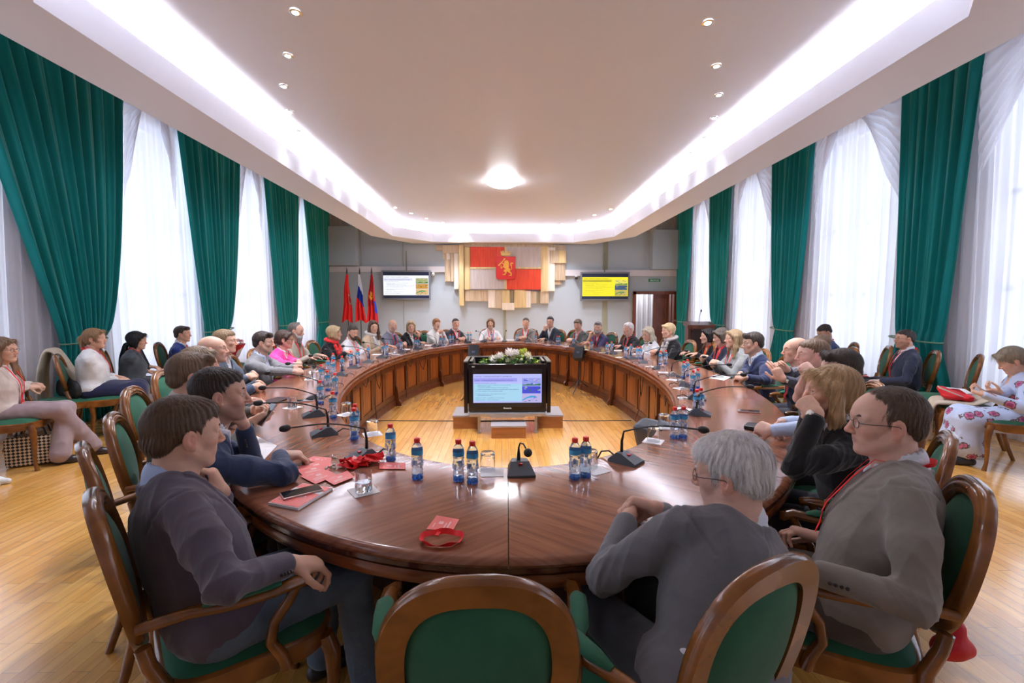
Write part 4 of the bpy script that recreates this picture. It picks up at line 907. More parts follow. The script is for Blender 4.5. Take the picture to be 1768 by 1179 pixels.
# notebook with a phone on it
red_p = mat('badge_card', srgb(242, 118, 110), .35); phone_b = mat('phone_glass', (.01, .01, .012), .08, coat=.5)
def quad_px(P, z): return [at_z(x, y, z) for x, y in P]
Pn = quad_px([(463, 872), (515, 882), (574, 846), (523, 838)], TZ)
def slab_px(P, z0, z1): 
    m = MB(); m.prism([(p.x, p.y) for p in P], z0, z1); return m
nb_ = empty('notebook', (0, 0, 0), label='red covered notebook with white pages under a black phone at the near left', cat='notebook'); slab_px(Pn, Zt, Zt+.010).build('pages', paper, nb_, smooth=False)
Pc = [Pn[i].lerp(sum(Pn, Vector())/4, .04) for i in range(4)]; slab_px(Pc, Zt+.0102, Zt+.0112).build('cover', red_p, nb_, smooth=False)
q0, q1, q2, q3 = Pc; slab_px([q0.lerp(q3, .62), q1.lerp(q2, .62), q1.lerp(q2, .76), q0.lerp(q3, .76)], Zt+.0113, Zt+.0118).build('cover_stripe', paper, nb_, smooth=False)
link('cover_lettering', text_mesh('Форум городов', .014, Matrix.Translation(tuple(q0.lerp(q1, .1).lerp(q3, .15)+Vector((0, 0, Zt+.0116-TZ)))) @ Matrix.Rotation(.2, 4, 'Z')), paper, nb_)
def phone(x, y, z, rz, lab, rx=0, ry=0, size=(.072, .150)):
    r = empty('smartphone', (x, y, z), 0, label=lab, cat='phone'); r.rotation_euler = (rx, ry, rz)
    m = MB(); m.box((0, 0, .004), (size[0], size[1], .008), bev=.003); m.build('phone_body', mat('phone_rim', srgb(200, 170, 165), .3, metal=.5), r, smooth=False)
    m = MB(); m.box((0, 0, .0083), (size[0]-.005, size[1]-.006, .001)); m.build('phone_screen', phone_b, r, smooth=False); return r
p = at_z(521, 856, TZ); phone(p.x, p.y, Zt+.012, -.92, 'black smartphone lying on the red notebook')
p = at_z(525, 693, TZ); phone(p.x, p.y, Zt, -1.2, 'black smartphone lying on the left side of the table, by clasped hands')
p = at_z(1293, 711, TZ); phone(p.x, p.y, Zt, 1.2, 'dark smartphone lying on the right side of the table beyond the clasped hands')
p = at_z(1316, 742, TZ); m = MB(); m.box((0, 0, .012), (.12, .19, .024), bev=.006); tag(m.build('wallet', mat('leather_black', (.012, .011, .012), .4), loc=(p.x, p.y, Zt), rot=(0, 0, .9), smooth=False), 'black leather wallet under the clasped hands on the right', 'wallet')
# red name badges and lanyards
lan_m = mat('lanyard_red', srgb(238, 28, 30), .55, bump=.1, bscale=300); clipm = mat('clip_metal', (.55, .5, .45), .3, metal=1)
def badge(P, k, lab, grp='red name badges in the heap'):
    P = quad_px(P, TZ); r = empty('name_badge', (0, 0, 0), label=lab, cat='badge', group=grp); z = Zt+.0014*k; slab_px(P, z, z+.0012).build('card', red_p, r, smooth=False)
    a, b, c, d = P; mid = lambda u, v: a.lerp(b, u).lerp(d.lerp(c, u), v)
    wm = mat('badge_print', srgb(245, 190, 185), .4)
    for (u0, u1, v0, v1) in ((.15, .7, .70, .76), (.15, .55, .58, .63), (.42, .62, .30, .48), (.15, .45, .15, .19)):
        slab_px([mid(u0, v0), mid(u1, v0), mid(u1, v1), mid(u0, v1)], z+.0012, z+.0015).build('printed_line', wm, r, smooth=False)
    return r
badge([(524, 796), (541, 788), (574, 791), (570, 800)], 0, 'red name badge at the top left of the heap, farthest from the camera'); badge([(515, 806), (566, 793), (575, 805), (528, 818)], 1, 'red name badge second from the top left of the heap'); badge([(511, 812), (560, 802), (571, 812), (524, 823)], 2, 'red name badge at the left tip of the heap')
badge([(518, 824), (562, 811), (582, 822), (545, 838)], 3, 'red name badge in the lower left of the heap'); badge([(560, 830), (600, 815), (612, 826), (577, 840)], 4, 'red name badge at the bottom of the heap beside the glass')
badge([(606, 807), (612, 790), (656, 790), (656, 804)], 16, 'red name badge lying on top of the red lanyards'); badge([(655, 811), (655, 799), (700, 801), (700, 811)], 2, 'red name badge with its right end sticking out of the heap')
badge([(736, 915), (754, 891), (793, 898), (782, 917)], 1, 'red name badge of the single lanyard on the near table edge', 'single red badge')
def ribbon_obj(path, wd, lab, closed=False, grp=None, stand=.5):
    P = [Vector(p) for p in path]; n = len(P); m = MB(); vs = []; fs = []
    for i in range(n):
        t = (P[(i+1) % n]-P[(i-1) % n]) if closed else (P[min(i+1, n-1)]-P[max(i-1, 0)]); t.normalize(); s_ = t.cross(Vector((0, 0, 1))).normalized()
        a = stand*PI/2*(1 if True else 0)+.35*math.sin(i*.9); w_ = s_*math.cos(a)+Vector((0, 0, 1))*math.sin(a); nn = t.cross(w_).normalized()
        base = P[i]; hb = max(0, math.sin(a))*wd*.5
        for q in ((-.5, -.0006), (.5, -.0006), (.5, .0006), (-.5, .0006)): vs.append(base+w_*wd*q[0]+nn*q[1]+Vector((0, 0, hb)))
    for i in range(n if closed else n-1):
        j = (i+1) % n
        for q in range(4): fs.append((i*4+q, i*4+(q+1) % 4, j*4+(q+1) % 4, j*4+q))
    m.add(vs, fs); return m.build('lanyard', lan_m)
c = at_z(763, 934, TZ); pts = []
for i in range(36):
    a = 2*PI*i/36; pts.append((c.x+.066*math.cos(a)*(1+.05*math.sin(3*a)), c.y+.050*math.sin(a)*(1+.08*math.cos(2*a)), Zt+.002))
o = ribbon_obj(pts, .019, '', True, stand=.55); tag(o, 'red lanyard curled in a ring on the near edge of the table', 'lanyard', 'red lanyards')
m = MB(); p = at_z(752, 918, TZ); m.tube([(p.x, p.y, Zt+.004), (p.x+.012, p.y-.008, Zt+.01), (p.x+.02, p.y+.002, Zt+.006)], .003, 6); m.tube([(p.x+.008, p.y-.02, Zt+.004), (p.x+.03, p.y-.002, Zt+.007)], .0025, 6); m.build('clip', clipm, o)
p = at_z(756, 926, TZ); m = MB(); m.box((p.x, p.y, Zt+.008), (.012, .024, .003), rz=-.2); m.build('lanyard_end', lan_m, o, smooth=False)
rl = random.Random(21); c0 = at_z(608, 806, TZ); c1 = at_z(642, 800, TZ)
for i in range(11):
    cc = c0.lerp(c1, rl.uniform(-.35, 1.15)); rx_, ry_ = rl.uniform(.025, .06), rl.uniform(.018, .035); ph = rl.uniform(0, 6.28); pts = []
    for k in range(26): a = 2*PI*k/26; pts.append((cc.x+rx_*math.cos(a+ph)+.012*math.sin(3*a+i), cc.y+ry_*math.sin(a)+.008*math.cos(2*a+i), Zt+.003+.0022*i+.006*(1+math.sin(2*a+ph))))
    o = ribbon_obj(pts, .018, '', True, stand=rl.uniform(.1, .6)); tag(o, 'red lanyard tangled in the heap beside the red badges', 'lanyard', 'red lanyards tangled in the heap')
    if i < 6:
        m = MB(); q = at_z(568+rl.uniform(-6, 14), 800+rl.uniform(-10, 16), TZ); b_ = rl.uniform(0, 6); m.tube([(q.x, q.y, Zt+.006), (q.x+.012*math.cos(b_), q.y+.012*math.sin(b_), Zt+.012), (q.x+.024*math.cos(b_), q.y+.02*math.sin(b_), Zt+.007)], .0028, 6); m.ball((q.x, q.y, Zt+.007), .006, 8, 6); m.build('clip', clipm, o)
# papers and folders
def sheet(P, lab, m_=paper, th=.0012, z=0, cat='paper', name='paper_sheet'):
    return tag(slab_px(quad_px(P, TZ), Zt+z, Zt+z+th).build(name, m_, smooth=False), lab, cat)
sheet([(1085, 893), (1112, 884), (1150, 884), (1158, 902), (1110, 908)], 'white paper pad under the forearms of the white haired man', th=.004)
sheet([(1221, 652), (1236, 647), (1262, 651), (1250, 657)], 'white sheet of paper in front of the man in a navy blazer on the right')
sheet([(405, 775), (440, 752), (478, 770), (450, 800)], 'white paper under the left forearms of the man in a navy suit', th=.002)
sheet([(430, 712), (465, 706), (474, 708), (440, 716)], 'black folder with papers by the phone hands on the left', mat('folder_black', (.015, .015, .018), .4), .008, cat='folder', name='folder')
sheet([(445, 697), (480, 687), (502, 688), (470, 699)], 'dark brown notebook lying by the clasped hands on the left', mat('folder_brown', srgb(60, 34, 32), .4), .010, cat='notebook', name='closed_notebook')
sheet([(548, 636), (566, 633), (572, 636), (556, 639)], 'dark red booklet in front of the woman in a pink blazer', mat('booklet_red', srgb(120, 30, 40), .4), .006, cat='booklet', name='booklet')
for i, (x, y) in enumerate([(1003, 601), (1065, 606), (1100, 612), (737, 597), (862, 588), (880, 588), (700, 604), (650, 613)]):
    sheet([(x-9, y), (x-5, y-1.6), (x+9, y-1.6), (x+7, y)], ['white paper before the man in a grey green jacket at the far right', 'white paper before the white haired man in a dark jacket', 'white paper before the woman in a white jacket on the far right', 'white paper before the woman in a black top at the far left', 'white paper before the woman in white at the far end, left piece', 'white paper before the woman in white at the far end, right piece', 'white paper before the bald man at the far left', 'white paper before the woman in a beige jacket'][i], th=.004)
m = MB(); p = at_z(1240, 652, TZ); m.tube([(p.x-.06, p.y, Zt+.006), (p.x+.07, p.y+.02, Zt+.006)], .004, 8); tag(m.build('pen', mat('mic_black')), 'black pen lying on the sheet of paper on the right side', 'pen')
# ------------------------------------------------------------ smooth solid modelling for figures
f4 = np.float32
def V3(*a): return np.array(a, dtype=float)
def rotm(ax, ang):
    return np.array(Matrix.Rotation(ang, 3, ax))
def nrm(v): v = np.asarray(v, float); return v/max(1e-9, np.linalg.norm(v))
class SDF:
    def __init__(s, lo, hi, h):
        s.lo = np.array(lo, float); s.h = h
        s.n = np.maximum(4, np.ceil((np.array(hi)-s.lo)/h).astype(int)+1)
        s.ax = [(s.lo[i]+h*np.arange(s.n[i])).astype(f4) for i in range(3)]
        s.D = np.full(s.n, .5, f4)
    def sl(s, lo, hi, pad):
        a = np.clip(np.floor((np.array(lo)-pad-s.lo)/s.h).astype(int), 0, s.n); b = np.clip(np.ceil((np.array(hi)+pad-s.lo)/s.h).astype(int)+1, 0, s.n)
        if np.any(b-a < 1): return None
        return tuple(slice(a[i], b[i]) for i in range(3))
    def ev(s, prim, pad):
        lo, hi, fn = prim; q = s.sl(lo, hi, pad)
        if q is None: return None, None
        X = s.ax[0][q[0]][:, None, None]; Y = s.ax[1][q[1]][None, :, None]; Z = s.ax[2][q[2]][None, None, :]
        return q, fn(X, Y, Z)
    def add(s, prim, k=.01):
        q, d = s.ev(prim, k+2.5*s.h)
        if q is None: return
        a = s.D[q]; hh = np.maximum(k-np.abs(a-d), 0)/k; s.D[q] = np.minimum(a, d)-hh*hh*(k*.25)
    def sub(s, prim, k=.006):
        q, d = s.ev(prim, k+2.5*s.h)
        if q is None: return
        a = s.D[q]; d = -d; hh = np.maximum(k-np.abs(a-d), 0)/k; s.D[q] = np.maximum(a, d)+hh*hh*(k*.25)
    def grid(s):
        return s.ax[0][:, None, None], s.ax[1][None, :, None], s.ax[2][None, None, :]
    def sample(s, p):
        g = (np.asarray(p)-s.lo)/s.h; i = np.clip(g.astype(int), 0, s.n-2); f = np.clip(g-i, 0, 1); D = s.D; v = 0
        for a in (0, 1):
            for b in (0, 1):
                for c in (0, 1):
                    v += D[i[0]+a, i[1]+b, i[2]+c]*(f[0] if a else 1-f[0])*(f[1] if b else 1-f[1])*(f[2] if c else 1-f[2])
        return v
    def mesh(s):
        D = s.D; S = D < 0; n = s.n
        cnt = np.zeros(n-1, np.int8)
        for a in (0, 1):
            for b in (0, 1):
                for c in (0, 1): cnt += S[a:n[0]-1+a, b:n[1]-1+b, c:n[2]-1+c]
        act = (cnt > 0) & (cnt < 8); I = np.argwhere(act)
        if len(I) == 0: return np.zeros((0, 3)), np.zeros((0, 4), int)
        idx = np.full(n-1, -1, np.int32); idx[act] = np.arange(len(I))
        acc = np.zeros((len(I), 3)); num = np.zeros(len(I))
        cor = [(a, b, c) for a in (0, 1) for b in (0, 1) for c in (0, 1)]
        val = {c: D[I[:, 0]+c[0], I[:, 1]+c[1], I[:, 2]+c[2]] for c in cor}
        for c in cor:
            for ax in range(3):
                if c[ax]: continue
                d = list(c); d[ax] = 1; d = tuple(d); va, vb = val[c], val[d]
                m = (va < 0) != (vb < 0)
                if not m.any(): continue
                t = np.where(m, va/np.where(m, va-vb, 1), 0); p = np.repeat([c], len(I), 0).astype(float); p[:, ax] += t
                acc[m] += p[m]; num[m] += 1
        V = s.lo+s.h*(I+acc/num[:, None])
        F = []
        for ax in range(3):
            u, v = (ax+1) % 3, (ax+2) % 3
            sa = [slice(1, n[i]-1) for i in range(3)]; sb = list(sa); sa[ax] = slice(0, n[ax]-1); sb[ax] = slice(1, n[ax])
            A = S[tuple(sa)]; B = S[tuple(sb)]; E = np.argwhere(A != B)
            if len(E) == 0: continue
            fl = A[E[:, 0], E[:, 1], E[:, 2]]
            base = E.copy(); base[:, u] += 1; base[:, v] += 1
            def cell(du, dv):
                k = base.copy(); k[:, u] -= du; k[:, v] -= dv; return idx[k[:, 0], k[:, 1], k[:, 2]]
            q = np.stack([cell(1, 1), cell(0, 1), cell(0, 0), cell(1, 0)], 1)
            q[~fl] = q[~fl][:, ::-1]; F.append(q)
        F = np.concatenate(F); F = F[(F >= 0).all(1)]
        return V, F
def capsule(a, b, ra, rb=None, n=None, s=1.0):
    rb = ra if rb is None else rb; a = np.array(a, float); b = np.array(b, float); R = max(ra, rb)
    lo = np.minimum(a, b)-R; hi = np.maximum(a, b)+R
    A = a.astype(f4); BA = b-a
    if n is None:
        L2 = f4(max(1e-9, BA@BA)); BA = BA.astype(f4)
        def fn(X, Y, Z):
            x, y, z = X-A[0], Y-A[1], Z-A[2]; t = np.clip((x*BA[0]+y*BA[1]+z*BA[2])/L2, 0, 1)
            return np.sqrt((x-t*BA[0])**2+(y-t*BA[1])**2+(z-t*BA[2])**2)-(f4(ra)+f4(rb-ra)*t)
    else:
        n = nrm(n); k = 1/s-1; BA2 = BA+n*(BA@n)*k; L2 = f4(max(1e-9, BA2@BA2)); BA2 = BA2.astype(f4); n = n.astype(f4); k = f4(k); c = f4((1+s)/2)
        def fn(X, Y, Z):
            x, y, z = X-A[0], Y-A[1], Z-A[2]; w_ = (x*n[0]+y*n[1]+z*n[2])*k
            x = x+w_*n[0]; y = y+w_*n[1]; z = z+w_*n[2]
            t = np.clip((x*BA2[0]+y*BA2[1]+z*BA2[2])/L2, 0, 1)
            return (np.sqrt((x-t*BA2[0])**2+(y-t*BA2[1])**2+(z-t*BA2[2])**2)-(f4(ra)+f4(rb-ra)*t))*c
    return lo, hi, fn
def ellip(c, r, R=None):
    c = np.array(c, float); r = np.array(r if hasattr(r, '__len__') else (r, r, r), float)
    R = np.eye(3) if R is None else R
    e = np.sqrt(((R*r)**2).sum(1)); M = (R.T).astype(f4); cc = c.astype(f4); ir = (1/r).astype(f4)
    def fn(X, Y, Z):
        x, y, z = X-cc[0], Y-cc[1], Z-cc[2]
        q = [(M[i, 0]*x+M[i, 1]*y+M[i, 2]*z)*ir[i] for i in range(3)]
        k0 = np.sqrt(q[0]**2+q[1]**2+q[2]**2); k1 = np.sqrt((q[0]*ir[0])**2+(q[1]*ir[1])**2+(q[2]*ir[2])**2)
        return k0*(k0-1)/np.maximum(k1, 1e-6)
    return c-e, c+e, fn
def np_mesh(name, V, F, smooth=True):
    me = bpy.data.meshes.new(name)
    me.vertices.add(len(V)); me.vertices.foreach_set('co', np.asarray(V, f4).ravel())
    me.loops.add(len(F)*4); me.loops.foreach_set('vertex_index', np.asarray(F, np.int32).ravel())
    me.polygons.add(len(F)); me.polygons.foreach_set('loop_start', np.arange(0, len(F)*4, 4, dtype=np.int32))
    me.polygons.foreach_set('loop_total', np.full(len(F), 4, np.int32))
    me.update(calc_edges=True); me.validate()
    if smooth: me.shade_smooth()
    return me
def join_vf(parts):
    Vs = []; Fs = []; o = 0
    for V, F in parts:
        Vs.append(V); Fs.append(F+o); o += len(V)
    return np.concatenate(Vs), np.concatenate(Fs)
_rs = np.random.RandomState(5)
_WD = _rs.normal(size=(24, 3)); _WD /= np.linalg.norm(_WD, axis=1)[:, None]; _WP = _rs.rand(24)*6.28
def wrinkle(P, f=18., seed=0):
    P = np.asarray(P); o = np.zeros(len(P)); w_ = np.zeros(len(P))
    for i in range(4):
        w_ += np.sin(P@(_WD[(i+seed) % 24]*f*.5)+_WP[(i+2*seed) % 24])
    for i in range(4):
        k = (i+seed+7) % 24; o += (1-np.abs(np.sin(P@(_WD[k]*f*(.7+.35*i))+_WP[k]+w_*.8)))**2/(1+.5*i)
    return o/2.2-.45
def vnormals(V, F):
    a = V[F[:, 2]]-V[F[:, 0]]; b = V[F[:, 3]]-V[F[:, 1]]; fn = np.cross(a, b); N = np.zeros_like(V)
    for i in range(4): np.add.at(N, F[:, i], fn)
    return N/np.maximum(1e-9, np.linalg.norm(N, axis=1))[:, None]

# ---------------------------------------------------------------- a person
SKIN = (0.70, 0.415, 0.295)
def skin_mat(c):
    return mat('skin_%d_%d' % (int(c[0]*1000), int(c[1]*1000)), c, .5, spec=.35, attr='tint', namt=.06, nscale=40, bump=.08, bscale=300, sss=.12)
def cloth(c, kind='wool'):
    key = '%s_%d_%d_%d' % (kind, int(c[0]*999), int(c[1]*999), int(c[2]*999))
    if kind == 'shirt': return mat(key, c, .65, sheen=.1, bump=.12, bscale=35, namt=.04, nscale=10)
    if kind == 'denim': return mat(key, c, .8, sheen=.2, bump=.2, bscale=90, namt=.18, nscale=16)
    return mat(key, c, .85, spec=.25, sheen=.25, bump=.12, bscale=220, namt=.07, nscale=14)
def hair_mat(c):
    key = 'hair_%d_%d_%d' % (int(c[0]*999), int(c[1]*999), int(c[2]*999))
    if key in MATS: return MATS[key]
    m = mat(key, c, .42, spec=.5, bump=.5, bscale=34, bstretch=(3, 3, .5), namt=.22, nscale=22)
    return m

def ik(S, H, a, b, pole):
    S = np.array(S, float); H = np.array(H, float); d = H-S; L = np.linalg.norm(d)
    if L > a+b-.005: H = S+d/L*(a+b-.005); d = H-S; L = a+b-.005
    u = d/L; x = (a*a-b*b+L*L)/(2*L); h = math.sqrt(max(0, a*a-x*x)); p = np.array(pole, float); p = p-u*(p@u); p = nrm(p)
    return S+u*x+p*h, H

HANDP = {'rest': (12, 22, 14), 'curl': (38, 48, 28), 'fist': (72, 88, 50), 'clasp': (55, 62, 30), 'flat': (4, 8, 5), 'hold': (48, 52, 24), 'chin': (50, 85, 45)}
def hand_prims(W, f, n, side, pose, sc=1.0):
    """W wrist, f towards the fingers, n out of the palm, side=+1 right hand"""
    f = nrm(f); n = np.array(n, float); n = nrm(n-f*(n@f)); s = np.cross(f, n)*(-side)   # towards the thumb
    P = []; c = [math.radians(x) for x in HANDP[pose]]
    off = [.027, .009, -.009, -.025]; kf = [.088, .092, .087, .078]
    seg = [(.042, .025, .021), (.046, .029, .022), (.042, .027, .021), (.033, .021, .019)]
    for i in range(4):
        K = W+(f*kf[i]+s*off[i])*sc
        P.append((capsule(W+(f*.012+s*off[i]*.55)*sc, K, .0165*sc, .0125*sc), .014))
        if i < 3: P.append((capsule(W+(f*.05+s*(off[i]-.009))*sc, K-(s*.009+f*.006)*sc, .011*sc), .012))
    P.append((ellip(W+(f*.04+s*.024+n*.008)*sc, np.array((.03, .017, .017))*sc, np.stack([f, s, n], 1)), .014))
    for i in range(4):
        K = W+(f*kf[i]+s*off[i])*sc; a = 0; p = K; r = .0092-.0008*(i == 3)
        for j in range(3):
            a += c[j]*(1+.07*(i-1)+.05*((i*7) % 3-1)); d = f*math.cos(a)+n*math.sin(a)+s*(off[i]*.9*math.cos(a))
            q = p+nrm(d)*seg[i][j]*sc; P.append((capsule(p, q, r*sc, (r-.0007)*sc), .0035)); p = q; r -= .0007
    b = W+(f*.022+s*.026+n*.006)*sc; cl = {'fist': .9, 'clasp': .8, 'hold': .8, 'chin': .8, 'curl': .5}.get(pose, .15)
    d = nrm(f*.72+s*(.75-.35*cl)+n*(.25+.5*cl)); q = b+d*.045*sc; P.append((capsule(b, q, .0135*sc, .0115*sc), .012))
    d = nrm(f*.85+s*(.35-.45*cl)+n*(.2+.6*cl)); q2 = q+d*.032*sc; P.append((capsule(q, q2, .011*sc, .010*sc), .004))
    d = nrm(f*.9+s*(.2-.6*cl)+n*(.2+.4*cl)); q3 = q2+d*.026*sc; P.append((capsule(q2, q3, .010*sc, .0085*sc), .004))
    return P

def head_prims(T, fem=False, heavy=0):
    """T: function from head coordinates to body coordinates; head looks along +y, 0 at eye level between the ears"""
    R = T.R; k = .96 if fem else 1.0; jw = (.043 if fem else .052)*(1+.15*heavy); P = []
    E = lambda c, r, kk: P.append((ellip(T(np.array(c)*k), np.array(r)*k, R), kk))
    Cc = lambda a, b, ra, rb, kk: P.append((capsule(T(np.array(a)*k), T(np.array(b)*k), ra*k, rb*k), kk))
    E((0, -.018, .032), (.075, .096, .084), .01)
    E((0, .03, .022), (.064, .066, .066), .02)
    E((0, .035, -.035), (.056+.006*heavy, .056, .075), .025)
    for sx in (-1, 1):
        Cc((sx*(jw+.006), -.004, -.045), (sx*jw*.45, .062, -.098), .020, .016, .03)
        E((sx*.040, .058, -.022), (.021+.004*heavy, .022, .022), .02)        # cheek
        Cc((sx*.012, .084, .021), (sx*.047, .068, .022), .0095, .008, .012)  # brow
    E((0, .074, -.101), (.019, .016, .014), .02)
    P.append(('sub', ellip(T(np.array((.032, .094, .002))*k), np.array((.018, .016, .012))*k, R), .014))
    P.append(('sub', ellip(T(np.array((-.032, .094, .002))*k), np.array((.018, .016, .012))*k, R), .014))
    for sx in (-1, 1):
        Cc((sx*.018, .0835, .0048), (sx*.031, .0868, .0078), .0034, .0042, .004); Cc((sx*.031, .0868, .0078), (sx*.046, .0775, .0035), .0042, .0032, .004)  # upper lid
        Cc((sx*.018, .0825, -.0035), (sx*.031, .0850, -.0078), .0028, .0032, .004); Cc((sx*.031, .0850, -.0078), (sx*.046, .0765, -.0015), .0032, .0026, .004)
        Cc((sx*.020, .080, .014), (sx*.046, .073, .013), .006, .006, .008)
    Cc((0, .086, .012), (0, .108, -.028), .0075, .0095, .010)
    E((0, .108, -.032), (.0115, .0115, .0095), .006)
    for sx in (-1, 1): E((sx*.0115, .1, -.036), (.0075, .010, .0065), .005)
    E((0, .070, -.062), (.034, .020, .024), .018)
    Cc((-.019, .0795, -.0615), (0, .0865, -.0600), .0034, .0046, .005); Cc((.019, .0795, -.0615), (0, .0865, -.0600), .0034, .0046, .005)
    Cc((-.016, .0795, -.0695), (0, .0860, -.0705), .0036, .0052, .005); Cc((.016, .0795, -.0695), (0, .0860, -.0705), .0036, .0052, .005)
    for sx in (-1, 1): P.append(('sub', capsule(T(np.array((0, .0925, -.0652))*k), T(np.array((sx*.025, .0825, -.0655))*k), .0017*k, .0014*k), .003))
    for sx in (-1, 1):   # ears
        E((sx*.078, -.006, -.010), (.0085, .020, .031), .006)
        P.append(('sub', ellip(T(np.array((sx*.0865, .000, -.006))*k), np.array((.0055, .011, .018))*k, R), .004))
        E((sx*.0795, .001, -.010), (.004, .006, .008), .003)
        E((sx*.076, .003, -.036), (.0075, .010, .010), .005)
    return P
def app(s, P):
    for p in P:
        if p[0] == 'sub': s.sub(p[1], p[2])
        else: s.add(p[0], p[1])
class Frame:
    def __init__(s, c, R): s.c = np.array(c, float); s.R = R
    def __call__(s, p): return s.c+s.R@np.array(p, float)
    def inv(s, P): return (np.asarray(P)-s.c)@s.R

def hair_prims(T, style, fem):
    k = .96 if fem else 1.0; R = T.R; P = []
    E = lambda c, r, kk=.015: P.append((ellip(T(np.array(c)*k), np.array(r)*k, R), kk))
    S = lambda c, r, kk=.014: P.append(('sub', ellip(T(np.array(c)*k), np.array(r)*k, R), kk))
    Cp = lambda a, b, ra, rb, kk=.02: P.append((capsule(T(np.array(a)*k), T(np.array(b)*k), ra*k, rb*k), kk))
    if style in ('short', 'grey', 'bushy', 'quiff', 'side'):
        t = {'short': .007, 'bushy': .013, 'grey': .013, 'quiff': .008, 'side': .009}[style]
        E((0, -.020, .036), (.075+t*.8, .096+t, .084+t))
        E((0, .032, .062), (.060, .060, .048+t*.6)); E((0, -.065, -.018), (.062+t*.6, .048+t*.6, .052))
        if style == 'quiff': Cp((-.035, .070, .092), (.03, .07, .098), .018, .020)
        if style == 'side': Cp((-.05, .062, .085), (.045, .068, .096), .018, .02)
        if style == 'bushy': Cp((-.04, .074, .080), (.04, .074, .084), .021, .020)
        S((0, .112, .000), (.064, .058, .070)); S((0, .065, -.075), (.105, .085, .062)); S((0, -.01, -.115), (.12, .12, .054))
        for sx in (-1, 1): S((sx*.064, .078, .022), (.030, .040, .042)); S((sx*.095, .008, -.020), (.027, .034, .044)); S((sx*.088, -.045, -.085), (.045, .045, .042))
    elif style == 'crew':
        E((0, -.020, .034), (.0785, .100, .087)); E((0, .03, .055), (.062, .060, .052)); E((0, -.065, -.015), (.062, .045, .045))
        S((0, .115, .002), (.066, .064, .072)); S((0, .065, -.075), (.105, .09, .064)); S((0, -.01, -.115), (.12, .12, .060))
        for sx in (-1, 1): S((sx*.064, .080, .024), (.030, .040, .042)); S((sx*.096, .004, -.016), (.026, .026, .036))
    elif style == 'fringe':     # hair only round the sides and back
        E((0, -.026, .018), (.080, .099, .060)); E((0, -.065, -.018), (.064, .046, .042))
        S((0, .06, .055), (.075, .10, .075)); S((0, .075, -.05), (.105, .085, .09)); S((0, -.01, -.115), (.12, .12, .058)); S((0, .0, .14), (.09, .11, .06))
        for sx in (-1, 1): S((sx*.096, .004, -.016), (.026, .026, .036))
    elif style == 'receding':
        E((0, -.024, .034), (.0805, .100, .087)); E((0, -.065, -.018), (.064, .048, .048))
        S((0, .098, .045), (.06, .078, .07)); S((0, .068, -.075), (.105, .09, .066)); S((0, -.01, -.115), (.12, .12, .056))
        for sx in (-1, 1): S((sx*.096, .004, -.016), (.026, .026, .036)); S((sx*.06, .075, .06), (.035, .05, .04))
    elif style in ('bob', 'curly'):
        t = .020 if style == 'curly' else .014
        E((0, -.022, .034), (.078+t, .098+t, .086+t)); E((0, -.03, -.03), (.086+t*.6, .075, .075))
        for sx in (-1, 1): Cp((sx*.078, .010, .03), (sx*.080, .008, -.075), .026, .022); Cp((sx*.03, .074, .088), (sx*.074, .045, .045), .02, .018)
        S((0, .108, -.028), (.060, .075, .088)); S((0, .04, -.15), (.07, .09, .06))
    elif style in ('long', 'ponytail', 'bun', 'longback'):
        E((0, -.020, .034), (.087, .108, .097)); E((0, -.03, -.02), (.082, .075, .07))
        for sx in (-1, 1): Cp((sx*.03, .072, .088), (sx*.076, .03, .035), .018, .018)
        if style == 'long' or style == 'longback':
            for sx in (-1, 1):
                Cp((sx*.076, .004, .03), (sx*.088, .004, -.11), .026, .03); Cp((sx*.088, .004, -.11), (sx*.085, .02, -.24), .032, .02)
            Cp((0, -.06, 0), (0, -.09, -.16), .065, .055); Cp((.03, -.09, -.12), (.04, -.095, -.27), .05, .03); Cp((-.03, -.09, -.12), (-.03, -.095, -.25), .05, .03)
            S((0, .112, -.055), (.060, .075, .115))
        else:
            S((0, .108, -.035), (.062, .072, .078)); S((0, .06, -.1), (.11, .1, .07)); S((0, -.01, -.125), (.12, .12, .055))
            for sx in (-1, 1): S((sx*.096, .004, -.016), (.024, .024, .032))
            if style == 'ponytail':
                Cp((0, -.10, .03), (0, -.135, .0), .028, .032); Cp((0, -.135, 0), (0.01, -.125, -.17), .034, .014)
                for sx in (-1, 1): Cp((sx*.07, .045, .05), (sx*.074, .035, -.03), .012, .006)
            else: E((0, -.115, -.03), (.04, .03, .036))
    elif style == 'shorthair_f':
        E((0, -.020, .038), (.088, .112, .100)); E((0, -.05, -.02), (.078, .065, .062)); Cp((-.045, .07, .07), (.045, .074, .085), .022, .02)
        S((0, .112, -.028), (.060, .064, .072)); S((0, .065, -.09), (.10, .08, .06)); S((0, -.01, -.125), (.12, .12, .050))
        for sx in (-1, 1): S((sx*.098, .004, -.02), (.022, .02, .028))
    return P

